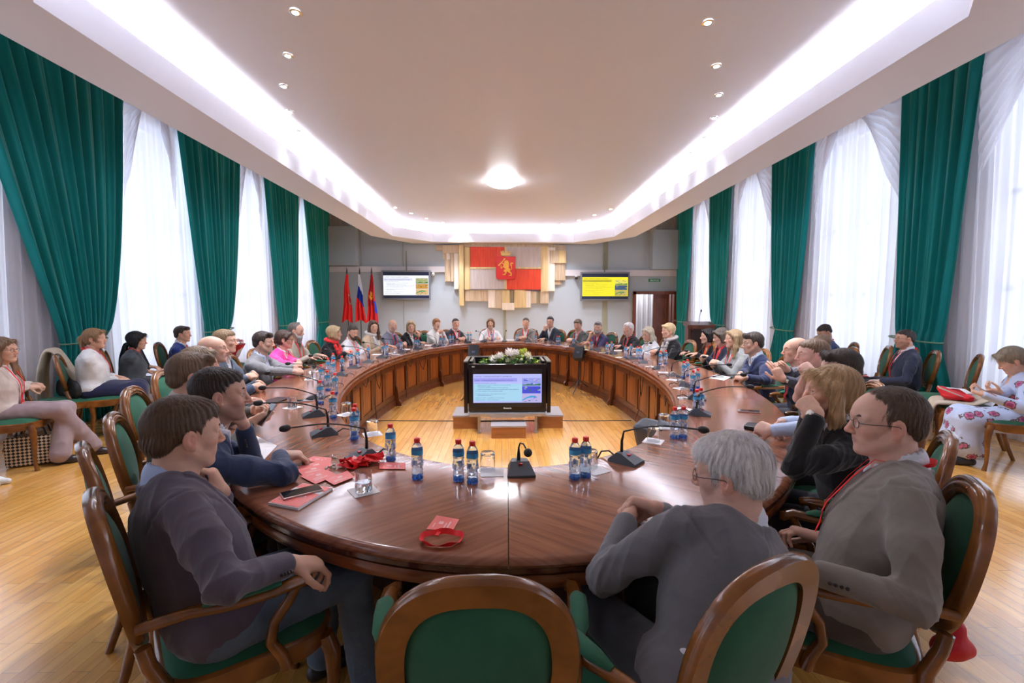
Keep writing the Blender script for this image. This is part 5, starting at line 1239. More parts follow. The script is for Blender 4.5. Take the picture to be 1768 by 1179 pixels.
def strands(V, F, T, n, length, colm, seed, down=1.0, lift=.15):
    """short fine locks lying over the hair mass"""
    rs = np.random.RandomState(seed); N = vnormals(V, F); H = T.inv(V); HN = N@T.R
    a = rs.randint(0, len(F), n); w4 = rs.dirichlet([1]*4, n); P = (V[F[a]]*w4[:, :, None]).sum(1); Q = N[F[a]].mean(1)
    h = T.inv(P); Q /= np.linalg.norm(Q, axis=1)[:, None]
    crown = np.array((0.01, -.05, .12)); fl = h-crown; fl[:, 2] -= .5*np.abs(fl[:, 2])*down+.03*down; fl = fl@T.R.T
    fl += rs.normal(size=fl.shape)*.014; fl -= Q*(fl*Q).sum(1)[:, None]; fl /= np.maximum(1e-6, np.linalg.norm(fl, axis=1))[:, None]
    sd = np.cross(fl, Q); L = length*(.5+.7*rs.rand(n)); wd = .00055; vs = []; 
    steps = 4; W = []
    for j in range(steps):
        t = j/(steps-1); c = P+Q*(.0012+.006*lift*t+lift*.02*t*t)[None, None] if False else P+Q*(.0008+lift*.02*t*(1-.35*t))+fl*(L*t)[:, None]-Q*((L*t)[:, None]**2)*5.5
        ww = wd*(1-.75*t); W.append((c-sd*ww, c+sd*ww))
    VV = np.zeros((n, steps*2, 3))
    for j in range(steps): VV[:, 2*j] = W[j][0]; VV[:, 2*j+1] = W[j][1]
    FF = []
    b = np.arange(n)*steps*2
    for j in range(steps-1): FF.append(np.stack([b+2*j, b+2*j+1, b+2*j+3, b+2*j+2], 1))
    return VV.reshape(-1, 3), np.concatenate(FF)

def place_head(px, top, y): 
    p = at_y(px, top, y); return p.x, p.y, p.z

PEOPLE = []
def person(label, head, face, top=('jacket', (.1, .1, .12)), shirt=(.8, .8, .8), legs=('trousers', (.03, .03, .04)), hair=('short', (.08, .05, .03)),
           skin=SKIN, fem=False, heavy=0, lean=12, head_yaw=0, head_pitch=0, head_roll=0, twist=0, RH=None, LH=None, lod=2, glasses=None, lanyard=None, badge=False,
           tie=None, beard=None, vneck=.26, look=None, watch=None, feet=None, knees=None, poleR=(.6, -.5, -.6), poleL=(-.6, -.5, -.6), scarf=None,
           group=None, cf=None, shoes=(.02, .02, .02), sleeve='long', rootxy=None, blen=0, sw=None, extra=None):
    """head=(x, y, z of the crown) in the room; face=heading of the trunk (radians, 0 = +y, positive turns left);
    RH/LH = (wrist point, finger direction, palm normal, pose) in the room"""
    hx, hy, hz = head; k = .95 if fem else 1.0
    hh = [.0, .0026, .0042, .0065][lod] if lod else .002
    hv = {1: .0023, 2: .0035, 3: .0052}[lod]; bv = {1: .0052, 2: .0085, 3: .011}[lod]; hn = {1: .0026, 2: .0038, 3: .0052}[lod]
    F3 = rotm('Z', face)
    # trunk
    le = math.radians(lean); crown = .122*k
    up = np.array((0, math.sin(le), math.cos(le)))
    hc_z = hz-crown-.004-(0 if hair[0] in ('bald', 'fringe', 'receding') else .012)
    pz = .56
    neckv = np.array((0, .040+.05*math.sin(le), .158*k))       # neck base to head centre
    TL = (hc_z-neckv[2]-pz)/up[2]; TL = min(.56, max(.40, TL))
    pel = np.array((0, 0, pz))
    if rootxy is not None:
        dl = F3.T@np.array((hx-rootxy[0], hy-rootxy[1], 0)); uv = np.array((dl[0], dl[1]-neckv[1], hc_z-neckv[2]-pz)); TL = max(.40, np.linalg.norm(uv)); up = uv/np.linalg.norm(uv)
    nb = pel+up*TL; hc = nb+neckv
    # root so that the head comes out at (hx, hy)
    root = np.array((hx, hy, 0))-F3@np.array((hc[0], hc[1], 0)); root[2] = hc_z-hc[2]
    if rootxy is None: root[2] = hc_z-hc[2]
    inv = lambda p: F3.T@(np.array(p, float)-root)
    dirl = lambda d: F3.T@np.array(d, float)
    th = Frame(hc, rotm('Z', math.radians(head_yaw))@rotm('X', -math.radians(head_pitch))@rotm('Y', math.radians(head_roll)))
    rt = np.array((1., 0, 0)); tw = rotm('Z', math.radians(twist)); rt = tw@rt
    rt = nrm(rt-up*(rt@up)); fr = nrm(np.cross(up, rt)); TR = np.stack([rt, fr, up], 1); tb = Frame(nb, TR)
    un = nrm(up*.45+nrm(hc+np.array((0, -.02, 0))-nb)*.75); rn = nrm(rt-un*(rt@un)); tn = Frame(nb, np.stack([rn, nrm(np.cross(un, rn)), un], 1))
    sw = (.165 if fem else .186)+.015*heavy if sw is None else sw
    SR = tb((sw, -.005, -.088)); SL = tb((-sw, -.005, -.088))
    ua, fa = .285*k, .255*k
    def defhand(side):
        p = np.array((side*.10, .36, .64)); return (p, np.array((-side*.35, .9, -.1)), np.array((0, 0, -1.)), 'rest')
    hands = []
    for side, Hn, S, pole in ((1, RH, SR, poleR), (-1, LH, SL, poleL)):
        if Hn is None: W, f, n, ps = defhand(side)
        else: W, f, n, ps = inv(Hn[0]), dirl(Hn[1]), dirl(Hn[2]), Hn[3]
        E, W = ik(S, W, ua, fa, pole); hands.append((side, S, E, W, f, n, ps))
    # legs
    kn = knees or ((.11, .42), (-.11, .42)); ft = feet or ((.12, .46), (-.12, .40))
    g = -root[2]
    KN = [np.array((a[0], a[1], .525)) for a in kn]; AN = [np.array((a[0], a[1], .09+g)) for a in ft]
    HJ = [np.array((.085, .0, pz-.02)), np.array((-.085, .0, pz-.02))]
    hw = 1+.12*heavy; me_parts = []
    # ---- body
    pmin = np.array((-.62, -.32, .0)); pmax = np.array((.62, .72, nb[2]+.16))
    allp = np.array([h[2] for h in hands]+[h[3] for h in hands]+KN+AN+[SR, SL]); lo = np.minimum(allp.min(0)-.16, (-.25+min(0, nb[0]), -.24+min(0, nb[1]), g-.02)); hi = np.maximum(allp.max(0)+.16, (.25+max(0, nb[0]), .25, nb[2]+.10)); hi[1] = max(hi[1], max(a[1] for a in AN)+.2)
    b = SDF(lo, (hi[0], hi[1], nb[2]+.06), bv*1.35)
    b.add(ellip((0, 0, pz), (.15*hw, .115, .11)), .02)
    b.add(capsule(pel, tb((0, 0, -.2)), .115*hw, .12, fr, .75), .03)
    b.add(ellip(tb((0, 0, -.16)), (.145*hw, .10, .17), TR), .03)
    b.add(capsule(SR-rt*.03, SL+rt*.03, .045), .03)
    b.add(capsule(nb-up*.06, hc+np.array((0, -.02, -.05)), .05*k), .03)
    for side, S, E, W, f, n, ps in hands:
        b.add(capsule(S, E, .042, .036), .02); b.add(capsule(E, W, .036, .022), .01)
    for i in (0, 1):
        b.add(capsule(HJ[i], KN[i], .075, .052), .03); b.add(capsule(KN[i], AN[i], .052, .035), .02)
        fd = nrm(np.array((0, 1., 0))*.9+np.array((.12 if i == 0 else -.12, 0, 0)))
        b.add(capsule(AN[i]+(0, -.01, -.045), AN[i]+fd*.11+(0, 0, -.062), .024, .018), .015)
    me_parts.append(b.mesh())
    # head + neck
    hs = SDF(hc-.17, hc+.17, hv); hs.lo  # grid round the head
    nk0 = nb-up*.05
    hs = SDF(np.minimum(hc-.155, nk0-.08), np.maximum(hc+(.155, .165, .16), nk0+.08), hv)
    app(hs, head_prims(th, fem, heavy))
    nr = (.050 if fem else .060)*(1+.12*heavy)
    hs.add(capsule(nk0, th((0, -.022, -.05)), nr*1.08, nr), .022)
    if beard is None or True:
        hs.add(capsule(nb+(0, .01, -.01), th((0, .02, -.075)), nr*.8, nr*.62), .02)
    hs.add(capsule(tb((.085, -.012, -.035)), tb((-.085, -.012, -.035)), .045), .035)
    hV, hF = hs.mesh(); me_parts.append((hV, hF))
    # hands
    for side, S, E, W, f, n, ps in hands:
        if ps == 'none': continue
        f = nrm(f); A = W+f*.09
        bare = sleeve == 'short'
        pts = np.array([W, W+f*.2, E if bare else W+(E-W)*.25]); g2 = SDF(pts.min(0)-.075, pts.max(0)+.075, hn)
        if bare:
            g2 = SDF(np.minimum(pts.min(0), S)-.075, np.maximum(pts.max(0), S)+.075, max(hn, .006))
            g2.add(capsule(S, E, .05, .041), .02); g2.add(capsule(E, E+(W-E)*.35, .042, .043), .02); g2.add(capsule(E+(W-E)*.35, W, .043, .027), .02)
        else: g2.add(capsule(W+(E-W)*.5, W, .030, .0255), .01)
        app(g2, [(p, q) for p, q in hand_prims(W, f, n, side, ps, .96 if fem else 1.02)])
        me_parts.append(g2.mesh())
    V, F = join_vf(me_parts)
    rootob = empty('person', tuple(root+np.array((0, 0, 0))*1), face, label=label, cat='person', group=group)
    me = np_mesh('body', V, F)
    tint = np.ones((len(V), 4), f4); tint[:, :3] = skin
    q = th.inv(V)/k
    lip = np.exp(-((q[:, 0]/.022)**2+((q[:, 1]-.088)/.016)**2+((q[:, 2]+.065)/.0105)**2)**2)
    lc = np.array((.50, .16, .14) if fem else (.50, .23, .19)); tint[:, :3] += lip[:, None]*(lc-tint[:, :3])*.85
    ear = np.exp(-(((np.abs(q[:, 0])-.082)/.012)**2+((q[:, 1])/.03)**2+((q[:, 2]+.012)/.04)**2))
    nose = np.exp(-((q[:, 0]/.018)**2+((q[:, 1]-.108)/.02)**2+((q[:, 2]+.03)/.02)**2))+.6*np.exp(-(((np.abs(q[:, 0])-.045)/.02)**2+((q[:, 1]-.07)/.03)**2+((q[:, 2]+.03)/.02)**2))
    tint[:, :3] *= 1+np.clip(ear+nose, 0, 1)[:, None]*np.array((.06, -.16, -.16))
    if beard and beard[0] == 'stubble':
        reg = (q[:, 1] > -.01)*(q[:, 2] < -.035)*(q[:, 2] > -.13)*(np.abs(q[:, 0]) < .085)*(1-lip)
        reg = reg*np.clip((-.03-q[:, 2])/.02, 0, 1); tint[:, :3] += (reg*.45)[:, None]*(np.array(beard[1])-tint[:, :3])
    ca = me.color_attributes.new('tint', 'FLOAT_COLOR', 'POINT'); ca.data.foreach_set('color', tint.ravel())
    link('body', me, skin_mat(skin), rootob)
    # eyes and brows
    if lod < 3 or abs(head_yaw) < 400:
        em = MB(); 
        for sx in (-1, 1):
            c = th(np.array((sx*.0315, .0765, .0005))*k); em.m = 0; em.ball(c, .0112*k, 12, 8)
            em.m = 1; em.ball(th(np.array((sx*.0315, .0822, .0008))*k), .0062*k, 10, 8)
        eo = em.build('eyes', [mat('eye_white', (.72, .68, .64), .25), mat('iris_dark', (.05, .035, .025), .2)], rootob)
        hb = SDF(th.c-.13, th.c+.13, max(.003, hv*.8)); w_ = .0026 if fem else .0037
        for sx in (-1, 1):
            hb.add(capsule(th(np.array((sx*.014, .0925, .0205))*k), th(np.array((sx*.034, .0868, .0262))*k), w_, w_), .004)
            hb.add(capsule(th(np.array((sx*.034, .0868, .0262))*k), th(np.array((sx*.050, .0735, .021))*k), w_, .0022), .004)
        bV, bF = hb.mesh(); bc = hair[1] if hair[0] != 'bald' else (.25, .2, .17)
        if len(bV): link('eyebrows', np_mesh('eyebrows', bV, bF), mat('brow_%d_%d' % (int(bc[0]*300), int(bc[1]*300)), bc, .8), rootob)
    # ---- hair
    if hair[0] != 'bald':
        ext = .36 if 'long' in hair[0] else .2
        hg = SDF(hc-(.17, .21, ext), hc+(.17, .19, .20), max(.0034, hv)); app(hg, hair_prims(th, hair[0], fem))
        V2, F2 = hg.mesh()
        N2 = vnormals(V2, F2); qq = th.inv(V2)
        crown_ = np.array((.01, -.05, .12)); dd = qq-crown_; ang = np.arctan2(dd[:, 0], dd[:, 1]-.0)
        am = .0028 if hair[0] not in ('curly', 'bushy', 'grey') else .0045
        if 'long' in hair[0] or hair[0] in ('bob', 'ponytail'):
            dsp = np.sin(ang*26+3*np.sin(qq[:, 2]*22))*am*.7+np.sin(ang*47+qq[:, 2]*30)*am*.4
        else: dsp = np.sin(ang*37+4*np.sin(qq[:, 2]*40+qq[:, 0]*30))*am*.45+wrinkle(qq, 75, 3)*am*.8
        V2 = V2+N2*dsp[:, None]
        ho = link('hair', np_mesh('hair', V2, F2), hair_mat(hair[1]), rootob)
        if lod <= 2:
            nn = 16000 if lod == 1 else 2500
            Ln = {'grey': .038, 'bushy': .032, 'short': .022, 'crew': .010, 'quiff': .026, 'side': .028, 'fringe': .014, 'receding': .018}.get(hair[0], .07)
            sV, sF = strands(V2, F2, th, nn, Ln, None, 3, lift=.12 if Ln < .05 else .06)
            link('hair_locks', np_mesh('hair_locks', sV, sF), hair_mat(tuple(min(1, x*1.12) for x in hair[1])), ho)
    if beard and beard[0] == 'full':
        bg_ = SDF(hc-.18, hc+.18, max(.004, hv)); L = blen
        E = lambda c, r, kk=.02: bg_.add(ellip(th(c), r, th.R), kk)
        E((0, .064, -.088), (.050, .040, .034+L*.3)); E((0, .07, -.105-L*.5), (.036, .030, .02+L))
        for sx in (-1, 1): bg_.add(capsule(th((sx*.069, .012, -.035)), th((sx*.045, .055, -.085)), .013, .02), .02)
        bg_.add(capsule(th((-.026, .088, -.052)), th((.026, .088, -.052)), .007), .01)
        bg_.sub(ellip(th((0, .11, -.066)), (.02, .016, .008), th.R), .004)
        bV, bF = bg_.mesh(); bV = bV+vnormals(bV, bF)*(wrinkle(th.inv(bV), 90, 5)*.003)[:, None]
        link('beard', np_mesh('beard', bV, bF), hair_mat(beard[1]), rootob)
    # ---- clothes
    ww_ = .90 if fem else 1.0
    def trunk(s, e, to_hip=True, belly=0):
        s.add(ellip(tb((0, .0, -.17)), (.162*hw*ww_+e+.010, .108*(1+.12*heavy)+e, .165+e), TR), .02)
        s.add(ellip(tb((0, -.038, -.12)), (.150*ww_+e, .072+e, .11), TR), .03)
        mid = pel+up*TL*.35
        s.add(ellip(mid+fr*(.012+.03*heavy), (.152*hw*ww_+e, .118*(1+.25*heavy)+e, .17), TR), .07)
        if to_hip: s.add(ellip(pel+(0, .0, .02), (.166*hw*(1.02 if fem else 1)+e, .126+e, .125)), .06)
        s.add(capsule(SR-rt*.05+up*.016, SR-rt*.12+up*.045, .043+e*.7, .040+e*.7), .05); s.add(capsule(SL+rt*.05+up*.016, SL+rt*.12+up*.045, .043+e*.7, .040+e*.7), .05); s.add(capsule(SR-rt*.09+up*.02, SL+rt*.09+up*.02, .05+e*.7), .05)
        s.add(capsule(tb((.045, -.012, -.01)), tb((-.045, -.012, -.01)), .034+e*.8), .05)
        if fem:
            for sx in (-1, 1): s.add(ellip(tb((sx*.065, .080, -.185)), (.056+e*.5, .044+e*.5, .058), TR), .05)
    colh = {}
    kind, jc = top[0], top[1]
    loJ = np.minimum(lo, (-.30+min(0, nb[0]), -.26, .3)); hiJ = np.array((hi[0], max(h[3][1] for h in hands)+.1, nb[2]+.10)); loJ[2] = min(.40, min(h[3][2] for h in hands)-.1)
    if kind in ('jacket', 'cardigan'):
        if hiJ[1] < .25: hiJ[1] = .25
        # shirt
        sh = SDF((-.26+min(0, nb[0]), -.24, .40), (.26+max(0, nb[0]), .30+abs(nb[1]), nb[2]+.09), bv)
        trunk(sh, .004)
        sh.add(capsule(nb+up*.0, tn((0, .0, .034)), .076*(1+.1*heavy) if not fem else .062, (.072 if not fem else .058)), .015)
        sh.sub(capsule(tn((0, .008, .03)), tn((0, .012, .12)), .064 if not fem else .055), .004)
        if fem or tie is None: 
            sh.sub(ellip(tb((0, .10, .0)), (.030, .06, .065), TR), .01)
        sV, sF = sh.mesh(); link('shirt' if not fem else 'blouse', np_mesh('shirt', sV, sF), cloth(shirt, 'shirt'), rootob)
        # collar points and cuffs
        cm = SDF(nb-.16, nb+.16, max(.0045, bv*.6))
        cr = (.071 if not fem else .060)*(1+.1*heavy)
        pts = [tn((cr*math.sin(a), +.008+cr*math.cos(a)*.95, .052-.044*(1+math.cos(a))*.5)) for a in np.linspace(.55, 2*PI-.55, 13)]
        for i in range(12): cm.add(capsule(pts[i], pts[i+1], .007, .007, up, 1.0), .006); cm.add(capsule(pts[i]-up*.012, pts[i+1]-up*.012, .008), .008)
        for p0, sx in ((pts[0], 1), (pts[-1], -1)): cm.add(capsule(p0-up*.004, p0-up*.045+fr*.018+rt*sx*.012, .008, .004), .01)
        cV, cF = cm.mesh(); link('collar', np_mesh('collar', cV, cF), cloth(shirt, 'shirt'), rootob)
        if kind == 'jacket' and lod < 3 or not fem:
            for side, S, E, W, f, n, ps in hands:
                if ps == 'none' or sleeve == 'short': continue
                u = nrm(E-W); c2 = SDF(W-.09, W+.09, max(.004, bv*.55)); c2.add(capsule(W+u*.024, W+u*.060, .0325, .0340), .004)
                qv, qf = c2.mesh(); link('cuff', np_mesh('cuff', qv, qf), cloth(shirt, 'shirt'), rootob)
        # jacket
        j = SDF(loJ, hiJ, bv); trunk(j, .021)
        if vneck:
            X, Y, Z = j.grid(); px_, py_, pz_ = (X-nb[0], Y-nb[1], Z-nb[2])
            def cs(i): return (px_*TR[0, i]+py_*TR[1, i]+pz_*TR[2, i]).astype(f4)
            x_, y_, u_ = cs(0), cs(1), cs(2)
            wd = (u_+vneck)*(.25 if kind == 'jacket' else .3); dv = np.maximum((np.abs(x_)-wd)*.97, .02-y_)
            dj = j.D.copy(); j.D = np.maximum(j.D, -dv)
            # lapels
            band = np.maximum(np.maximum(np.abs(np.abs(x_)-wd-.026*np.clip((u_+vneck)/.1, 0, 1))-.026*np.clip((u_+vneck)/.1, 0, 1), .03-y_), u_-.02)
            lap = np.maximum(dj-.0065, band); j.D = np.minimum(j.D, lap)
            # neck opening
        j.sub(capsule(tn((0, .030, .000)), tn((0, .036, .16)), .079*(1+.1*heavy) if not fem else .067), .008)
        # collar at the back
        cr2 = (.085 if not fem else .072)*(1+.1*heavy)
        pts = [tn((cr2*math.sin(a), +.004+cr2*math.cos(a)*.95, .006-.020*(1+math.cos(a))*.5)) for a in np.linspace(.9, 2*PI-.9, 13)]
        for i in range(12): j.add(capsule(pts[i], pts[i+1], .010), .012); j.add(capsule(pts[i]-up*.018, pts[i+1]-up*.018, .012), .014)
        for side, S, E, W, f, n, ps in hands:
            u = nrm(E-W); r = 1+.1*heavy
            we = W+u*.034 if kind == 'jacket' else W+u*.01
            if sleeve == 'short': continue
            r *= .93 if fem else 1; j.add(capsule(S+(0, 0, .002), S+(E-S)*.5, .060*r, .062*r), .030); j.add(capsule(S+(E-S)*.4, E, .060*r, .053*r), .02); j.add(capsule(E, we, .054*r, .0395), .018)
        # skirt of the jacket over the hips
        for i in (0, 1): j.add(capsule(HJ[i]+(0, -.02, .01), HJ[i]+(KN[i]-HJ[i])*.22+(0, 0, .01), .095*hw, .085), .03)
        jV, jF = j.mesh(); jN = vnormals(jV, jF)
        d = wrinkle(jV, 15, 1)*.012+wrinkle(jV, 34, 6)*.0035
        for side, S, E, W, f, n, ps in hands:
            de = np.linalg.norm(jV-E, axis=1); ds = np.linalg.norm(jV-S, axis=1); ax = nrm(W-S)
            t = (jV-E)@ax; wv = wrinkle(jV*np.array((1, 1, 1))+ax*t[:, None]*1.6, 26, 4+side)
            d += np.exp(-(de/.09)**2)*wv*.024+np.exp(-(ds/.12)**2)*wv*.014
            # sleeve head seam
            sd = (jV-S)@nrm(E-S); sr = np.linalg.norm(jV-S-np.outer(sd, nrm(E-S)), axis=1); d -= .004*np.exp(-((sd+.03)/.006)**2)*(sr < .12)
        for side, S, E, W, f, n, ps in hands: d *= np.clip((np.linalg.norm(jV-W, axis=1)-.045)/.10, 0, 1)
        lx = tb.inv(jV); d -= .0035*np.exp(-(lx[:, 0]/.004)**2)*(lx[:, 1] < -.02)
        low = np.clip((.62-jV[:, 2])/.15, 0, 1); d += low*wrinkle(jV*np.array((1, 1, .4)), 24, 9)*.007
        jV = jV+jN*d[:, None]
        jo = link('jacket' if kind == 'jacket' else 'cardigan', np_mesh('jacket', jV, jF), cloth(jc), rootob)
        front = [j, sh]
        if kind == 'jacket' and lod == 1:
            for side, S, E, W, f, n, ps in hands:
                u = nrm(E-W); o = nrm(np.cross(u, n)) ; bm_ = MB()
                o = nrm(-np.array((0, 0, 1.))*.2+ o*side)
                for q_ in range(4): c_ = W+u*(.045+.014*q_)+o*.044; bm_.ball(c_, .0055, 8, 6)
                bm_.build('cuff_buttons', mat('button_dark', (.04, .035, .035), .3), jo)
    else:      # one garment: blouse, polo, dress top, shirt
        j = SDF(loJ, hiJ, bv); trunk(j, .012)
        for side, S, E, W, f, n, ps in hands:
            u = nrm(E-W); we = W+u*.01
            if sleeve == 'short':
                j.add(capsule(S, S+(E-S)*.62, .066, .062), .03)
            else:
                j.add(capsule(S, E, .063, .050), .03); j.add(capsule(E, we, .050, .036), .018)
        nr2 = .058 if fem else .066
        j.add(capsule(nb, tb((0, .0, .022)), nr2+.008, nr2+.004), .02)
        j.sub(capsule(tb((0, .012, .01)), tb((0, .04, .14)), nr2-.002), .004); j.sub(ellip(tb((0, .10, -.02)), (.034, .06, .06+vneck*.12), TR), .01)
        jV, jF = j.mesh(); jN = vnormals(jV, jF); d = wrinkle(jV, 22, 2)*.006; jV = jV+jN*d[:, None]
        link({'polo': 'polo_shirt', 'dress': 'dress_bodice'}.get(kind, 'blouse'), np_mesh('top', jV, jF), extra or cloth(jc, 'shirt'), rootob)
        front = [j]
    # trousers / skirt
    lk, lc2 = legs[0], legs[1]
    t = SDF((-.36, -.24, g), (.36, max(a[1] for a in AN+KN)+.16, .72), bv*1.1)
    if lk == 'skirt':
        t.add(ellip((0, .0, pz-.02), (.175, .14, .12)), .03); t.add(capsule((0, .05, .54), (0, max(a[1] for a in KN)-.02, .50), .13, .12), .04)
        for i in (0, 1): t.add(capsule(HJ[i], KN[i]+(0, .0, .0), .10, .095), .06); t.add(capsule(KN[i], KN[i]+(AN[i]-KN[i])*.62, .10, .115), .06)
        t.add(capsule((0, KN[0][1], .46), (0, KN[0][1]+.0, .26), .11, .12), .05)
        if kind == 'dress':
            t.add(capsule((.0, KN[0][1]-.02, .30), (.0, KN[0][1]-.04, .16+g), .15, .17), .08)
            t.sub(ellip((0, KN[0][1], -.2+g), (.5, .5, .28)), .01)
    else:
        t.add(ellip((0, -.005, pz-.01), (.165*hw, .132, .125)), .03)
        for i in (0, 1):
            t.add(capsule(HJ[i], KN[i], .093*hw, .070), .035); t.add(capsule(KN[i], AN[i]+(0, -.005, .01), .070, .058 if lk != 'wide' else .085), .03)
    tV, tF = t.mesh(); tN = vnormals(tV, tF); d = wrinkle(tV*np.array((1, .8, .8)), 22 if lk != 'skirt' else 16, 6)*(.010 if lk != 'skirt' else .014); tV = tV+tN*d[:, None]
    link('skirt' if lk == 'skirt' else 'trousers', np_mesh('trousers', tV, tF), extra if (extra and lk == 'skirt') else cloth(lc2, 'denim' if lk == 'jeans' else 'wool'), rootob)
    for i in (0, 1):
        sh_ = SDF(AN[i]-(.1, .12, .12), AN[i]+(.1, .26, .06), max(.006, bv*.7)); fd = nrm(np.array((.12 if i == 0 else -.12, .99, 0)))
        sh_.add(capsule(AN[i]+(0, -.03, -.05), AN[i]+fd*.08+(0, 0, -.055), .037, .036), .02); sh_.add(capsule(AN[i]+fd*.08+(0, 0, -.058), AN[i]+fd*.15+(0, 0, -.066), .036, .024), .02)
        sh_.sub(((AN[i]-(.2, .2, .2)), AN[i]+(.2, .3, -.08), lambda X, Y, Z, zz=AN[i][2]-.088: (Z-f4(zz))+0*X+0*Y), .002)
        q1, q2 = sh_.mesh()
        if len(q1): link('shoe', np_mesh('shoe', q1, q2), mat('shoe_%d_%d' % (int(shoes[0]*100), int(shoes[2]*100)), shoes, .35), rootob)
    # things hung on the chest
    def surf(x, u):
        o = tb((x, .21, u)); 
        for i in range(60):
            p = o-fr*(i*.005)
            v = min(s_.sample(p) for s_ in front)
            if v < .008 and tb.inv([p])[0][1] > -.1: return p+fr*.002
        return tb((x, .1, u))
    def ribbon(path, wd, name, m, par=rootob):
        P = [np.array(p) for p in path]; vs = []; fs = []
        for i, p in enumerate(P):
            tt = nrm(P[min(i+1, len(P)-1)]-P[max(0, i-1)]); sd = nrm(np.cross(tt, fr if True else up)); 
            if abs(tt@fr) > .8: sd = rt
            nn_ = nrm(np.cross(sd, tt))
            for a_, b_ in ((-1, 0), (1, 0), (1, 1), (-1, 1)): vs.append(p+sd*wd*a_*.5+nn_*.0016*b_)
        for i in range(len(P)-1):
            for q_ in range(4): fs.append((i*4+q_, i*4+(q_+1) % 4, i*4+4+(q_+1) % 4, i*4+4+q_))
        fs.append((0, 1, 2, 3)); fs.append((len(vs)-4, len(vs)-3, len(vs)-2, len(vs)-1))
        mb = MB(); mb.add(vs, fs); return mb.build(name, m, par)
    red = mat('lanyard_red', srgb(238, 28, 30), .55, bump=.1, bscale=300)
    if lanyard:
        dep = lanyard; lanp = {}
        for sx in (-1, 1):
            path = []
            for a in np.linspace(PI, .75*PI/1.5, 6):
                r_ = .078*(1+.1*heavy); path.append(tn((sx*r_*math.sin(a), -.010+r_*math.cos(a), .036-.012*(1+math.cos(a)))))
            for tt in np.linspace(0, 1, 9):
                path.append(surf(sx*(.072-.066*tt), .0-(dep)*tt))
            ribbon(path, .017, 'lanyard', red)
        if badge:
            c = surf(0, -dep-.05)+fr*.004; R_ = np.stack([rt, fr, up], 1)
            b_ = MB(); b_.box(tuple(c), (.072, .003, .105), R=Matrix(R_.tolist())); bo = b_.build('badge', mat('badge_red', srgb(215, 40, 45), .4), rootob)
            b_ = MB(); b_.box(tuple(c+fr*.002+up*.018), (.045, .002, .008), R=Matrix(R_.tolist())); b_.box(tuple(c+fr*.002-up*.002), (.03, .002, .006), R=Matrix(R_.tolist())); b_.build('badge_lettering', mat('badge_white', (.8, .7, .68), .4), bo)
    if tie:
        path = [surf(0, u) for u in np.linspace(-.005, -.27, 9)]
        mb = MB(); 
        for i, p in enumerate(path):
            pass
        ribbon([p+fr*.003 for p in path], .05, 'tie', mat('tie_%d_%d' % (int(tie[0]*99), int(tie[2]*99)), tie, .45))
    if glasses:
        gm = MB(); gk = k
        for sx in (-1, 1):
            ring = [th(np.array((sx*.032+.0215*math.cos(a), .097-.1*abs(.0215*math.cos(a)*sx+.01)*.4, -.001+.017*math.sin(a)))*gk) for a in np.linspace(0, 2*PI, 17)]
            gm.tube(ring, .0013 if glasses != 'thick' else .0024, 6)
            gm.tube([th(np.array(p)*gk) for p in ((sx*.053, .094, .003), (sx*.075, .07, .004), (sx*.083, .02, .003), (sx*.084, -.004, .0), (sx*.082, -.018, -.014))], .0013 if glasses != 'thick' else .0022, 6)
        gm.tube([th(np.array(p)*gk) for p in ((-.0105, .099, .003), (0, .103, .006), (.0105, .099, .003))], .0013, 6)
        gm.build('glasses', mat('glasses_frame', (.12, .09, .08), .3, metal=.6) if glasses != 'thick' else mat('glasses_black', (.015, .012, .012), .3), rootob)
    if scarf:
        s_ = SDF(nb-.26, nb+.26, .006); 
        pts = [tb((.085*math.sin(a), -.012+.085*math.cos(a), .028-.01*math.cos(a))) for a in np.linspace(0, 2*PI, 15)]
        for i in range(14): s_.add(capsule(pts[i], pts[i+1], .026), .02)
        for sx in (-1, 1):
            pp = [surf(sx*(.06-.03*t_), -.03-.16*t_) for t_ in np.linspace(0, 1, 4)]
            for i in range(3): s_.add(capsule(pp[i], pp[i+1], .026, .026), .02)
        a_, b_ = s_.mesh(); a_ = a_+vnormals(a_, b_)*(wrinkle(a_, 50, 8)*.006)[:, None]; link('scarf', np_mesh('scarf', a_, b_), cloth(scarf, 'shirt'), rootob)
    if watch:
        for side, S, E, W, f, n, ps in hands:
            if (side > 0) != (watch == 'R'): continue
            u = nrm(E-W); e1 = nrm(np.cross(u, n)); e2 = -nrm(n-u*(n@u)); c = W+u*.012; m_ = MB()
            m_.tube([tuple(c+(e1*math.cos(a)+e2*math.sin(a))*.0295) for a in np.linspace(0, 2*PI, 19)], [(.009, .0022)]*19, 6)
            wo = m_.build('wrist_watch', mat('watch_band', (.02, .02, .022), .4), rootob)
            mm = MB(); Rw = Matrix(np.stack([e1, u, e2], 1).tolist()); mm.lathe([(.0165, 0), (.017, .004), (.015, .008), (.001, .0081)], tuple(c+e2*.028), 16, Rw); mm.build('watch_face', mat('steel', (.6, .6, .6), .25, metal=1), wo)
    info = dict(root=root, face=face, ob=rootob, hands=hands, tb=tb, th=th, F3=F3)
    info['W'] = lambda p: root+F3@np.array(p)
    PEOPLE.append(info); return info
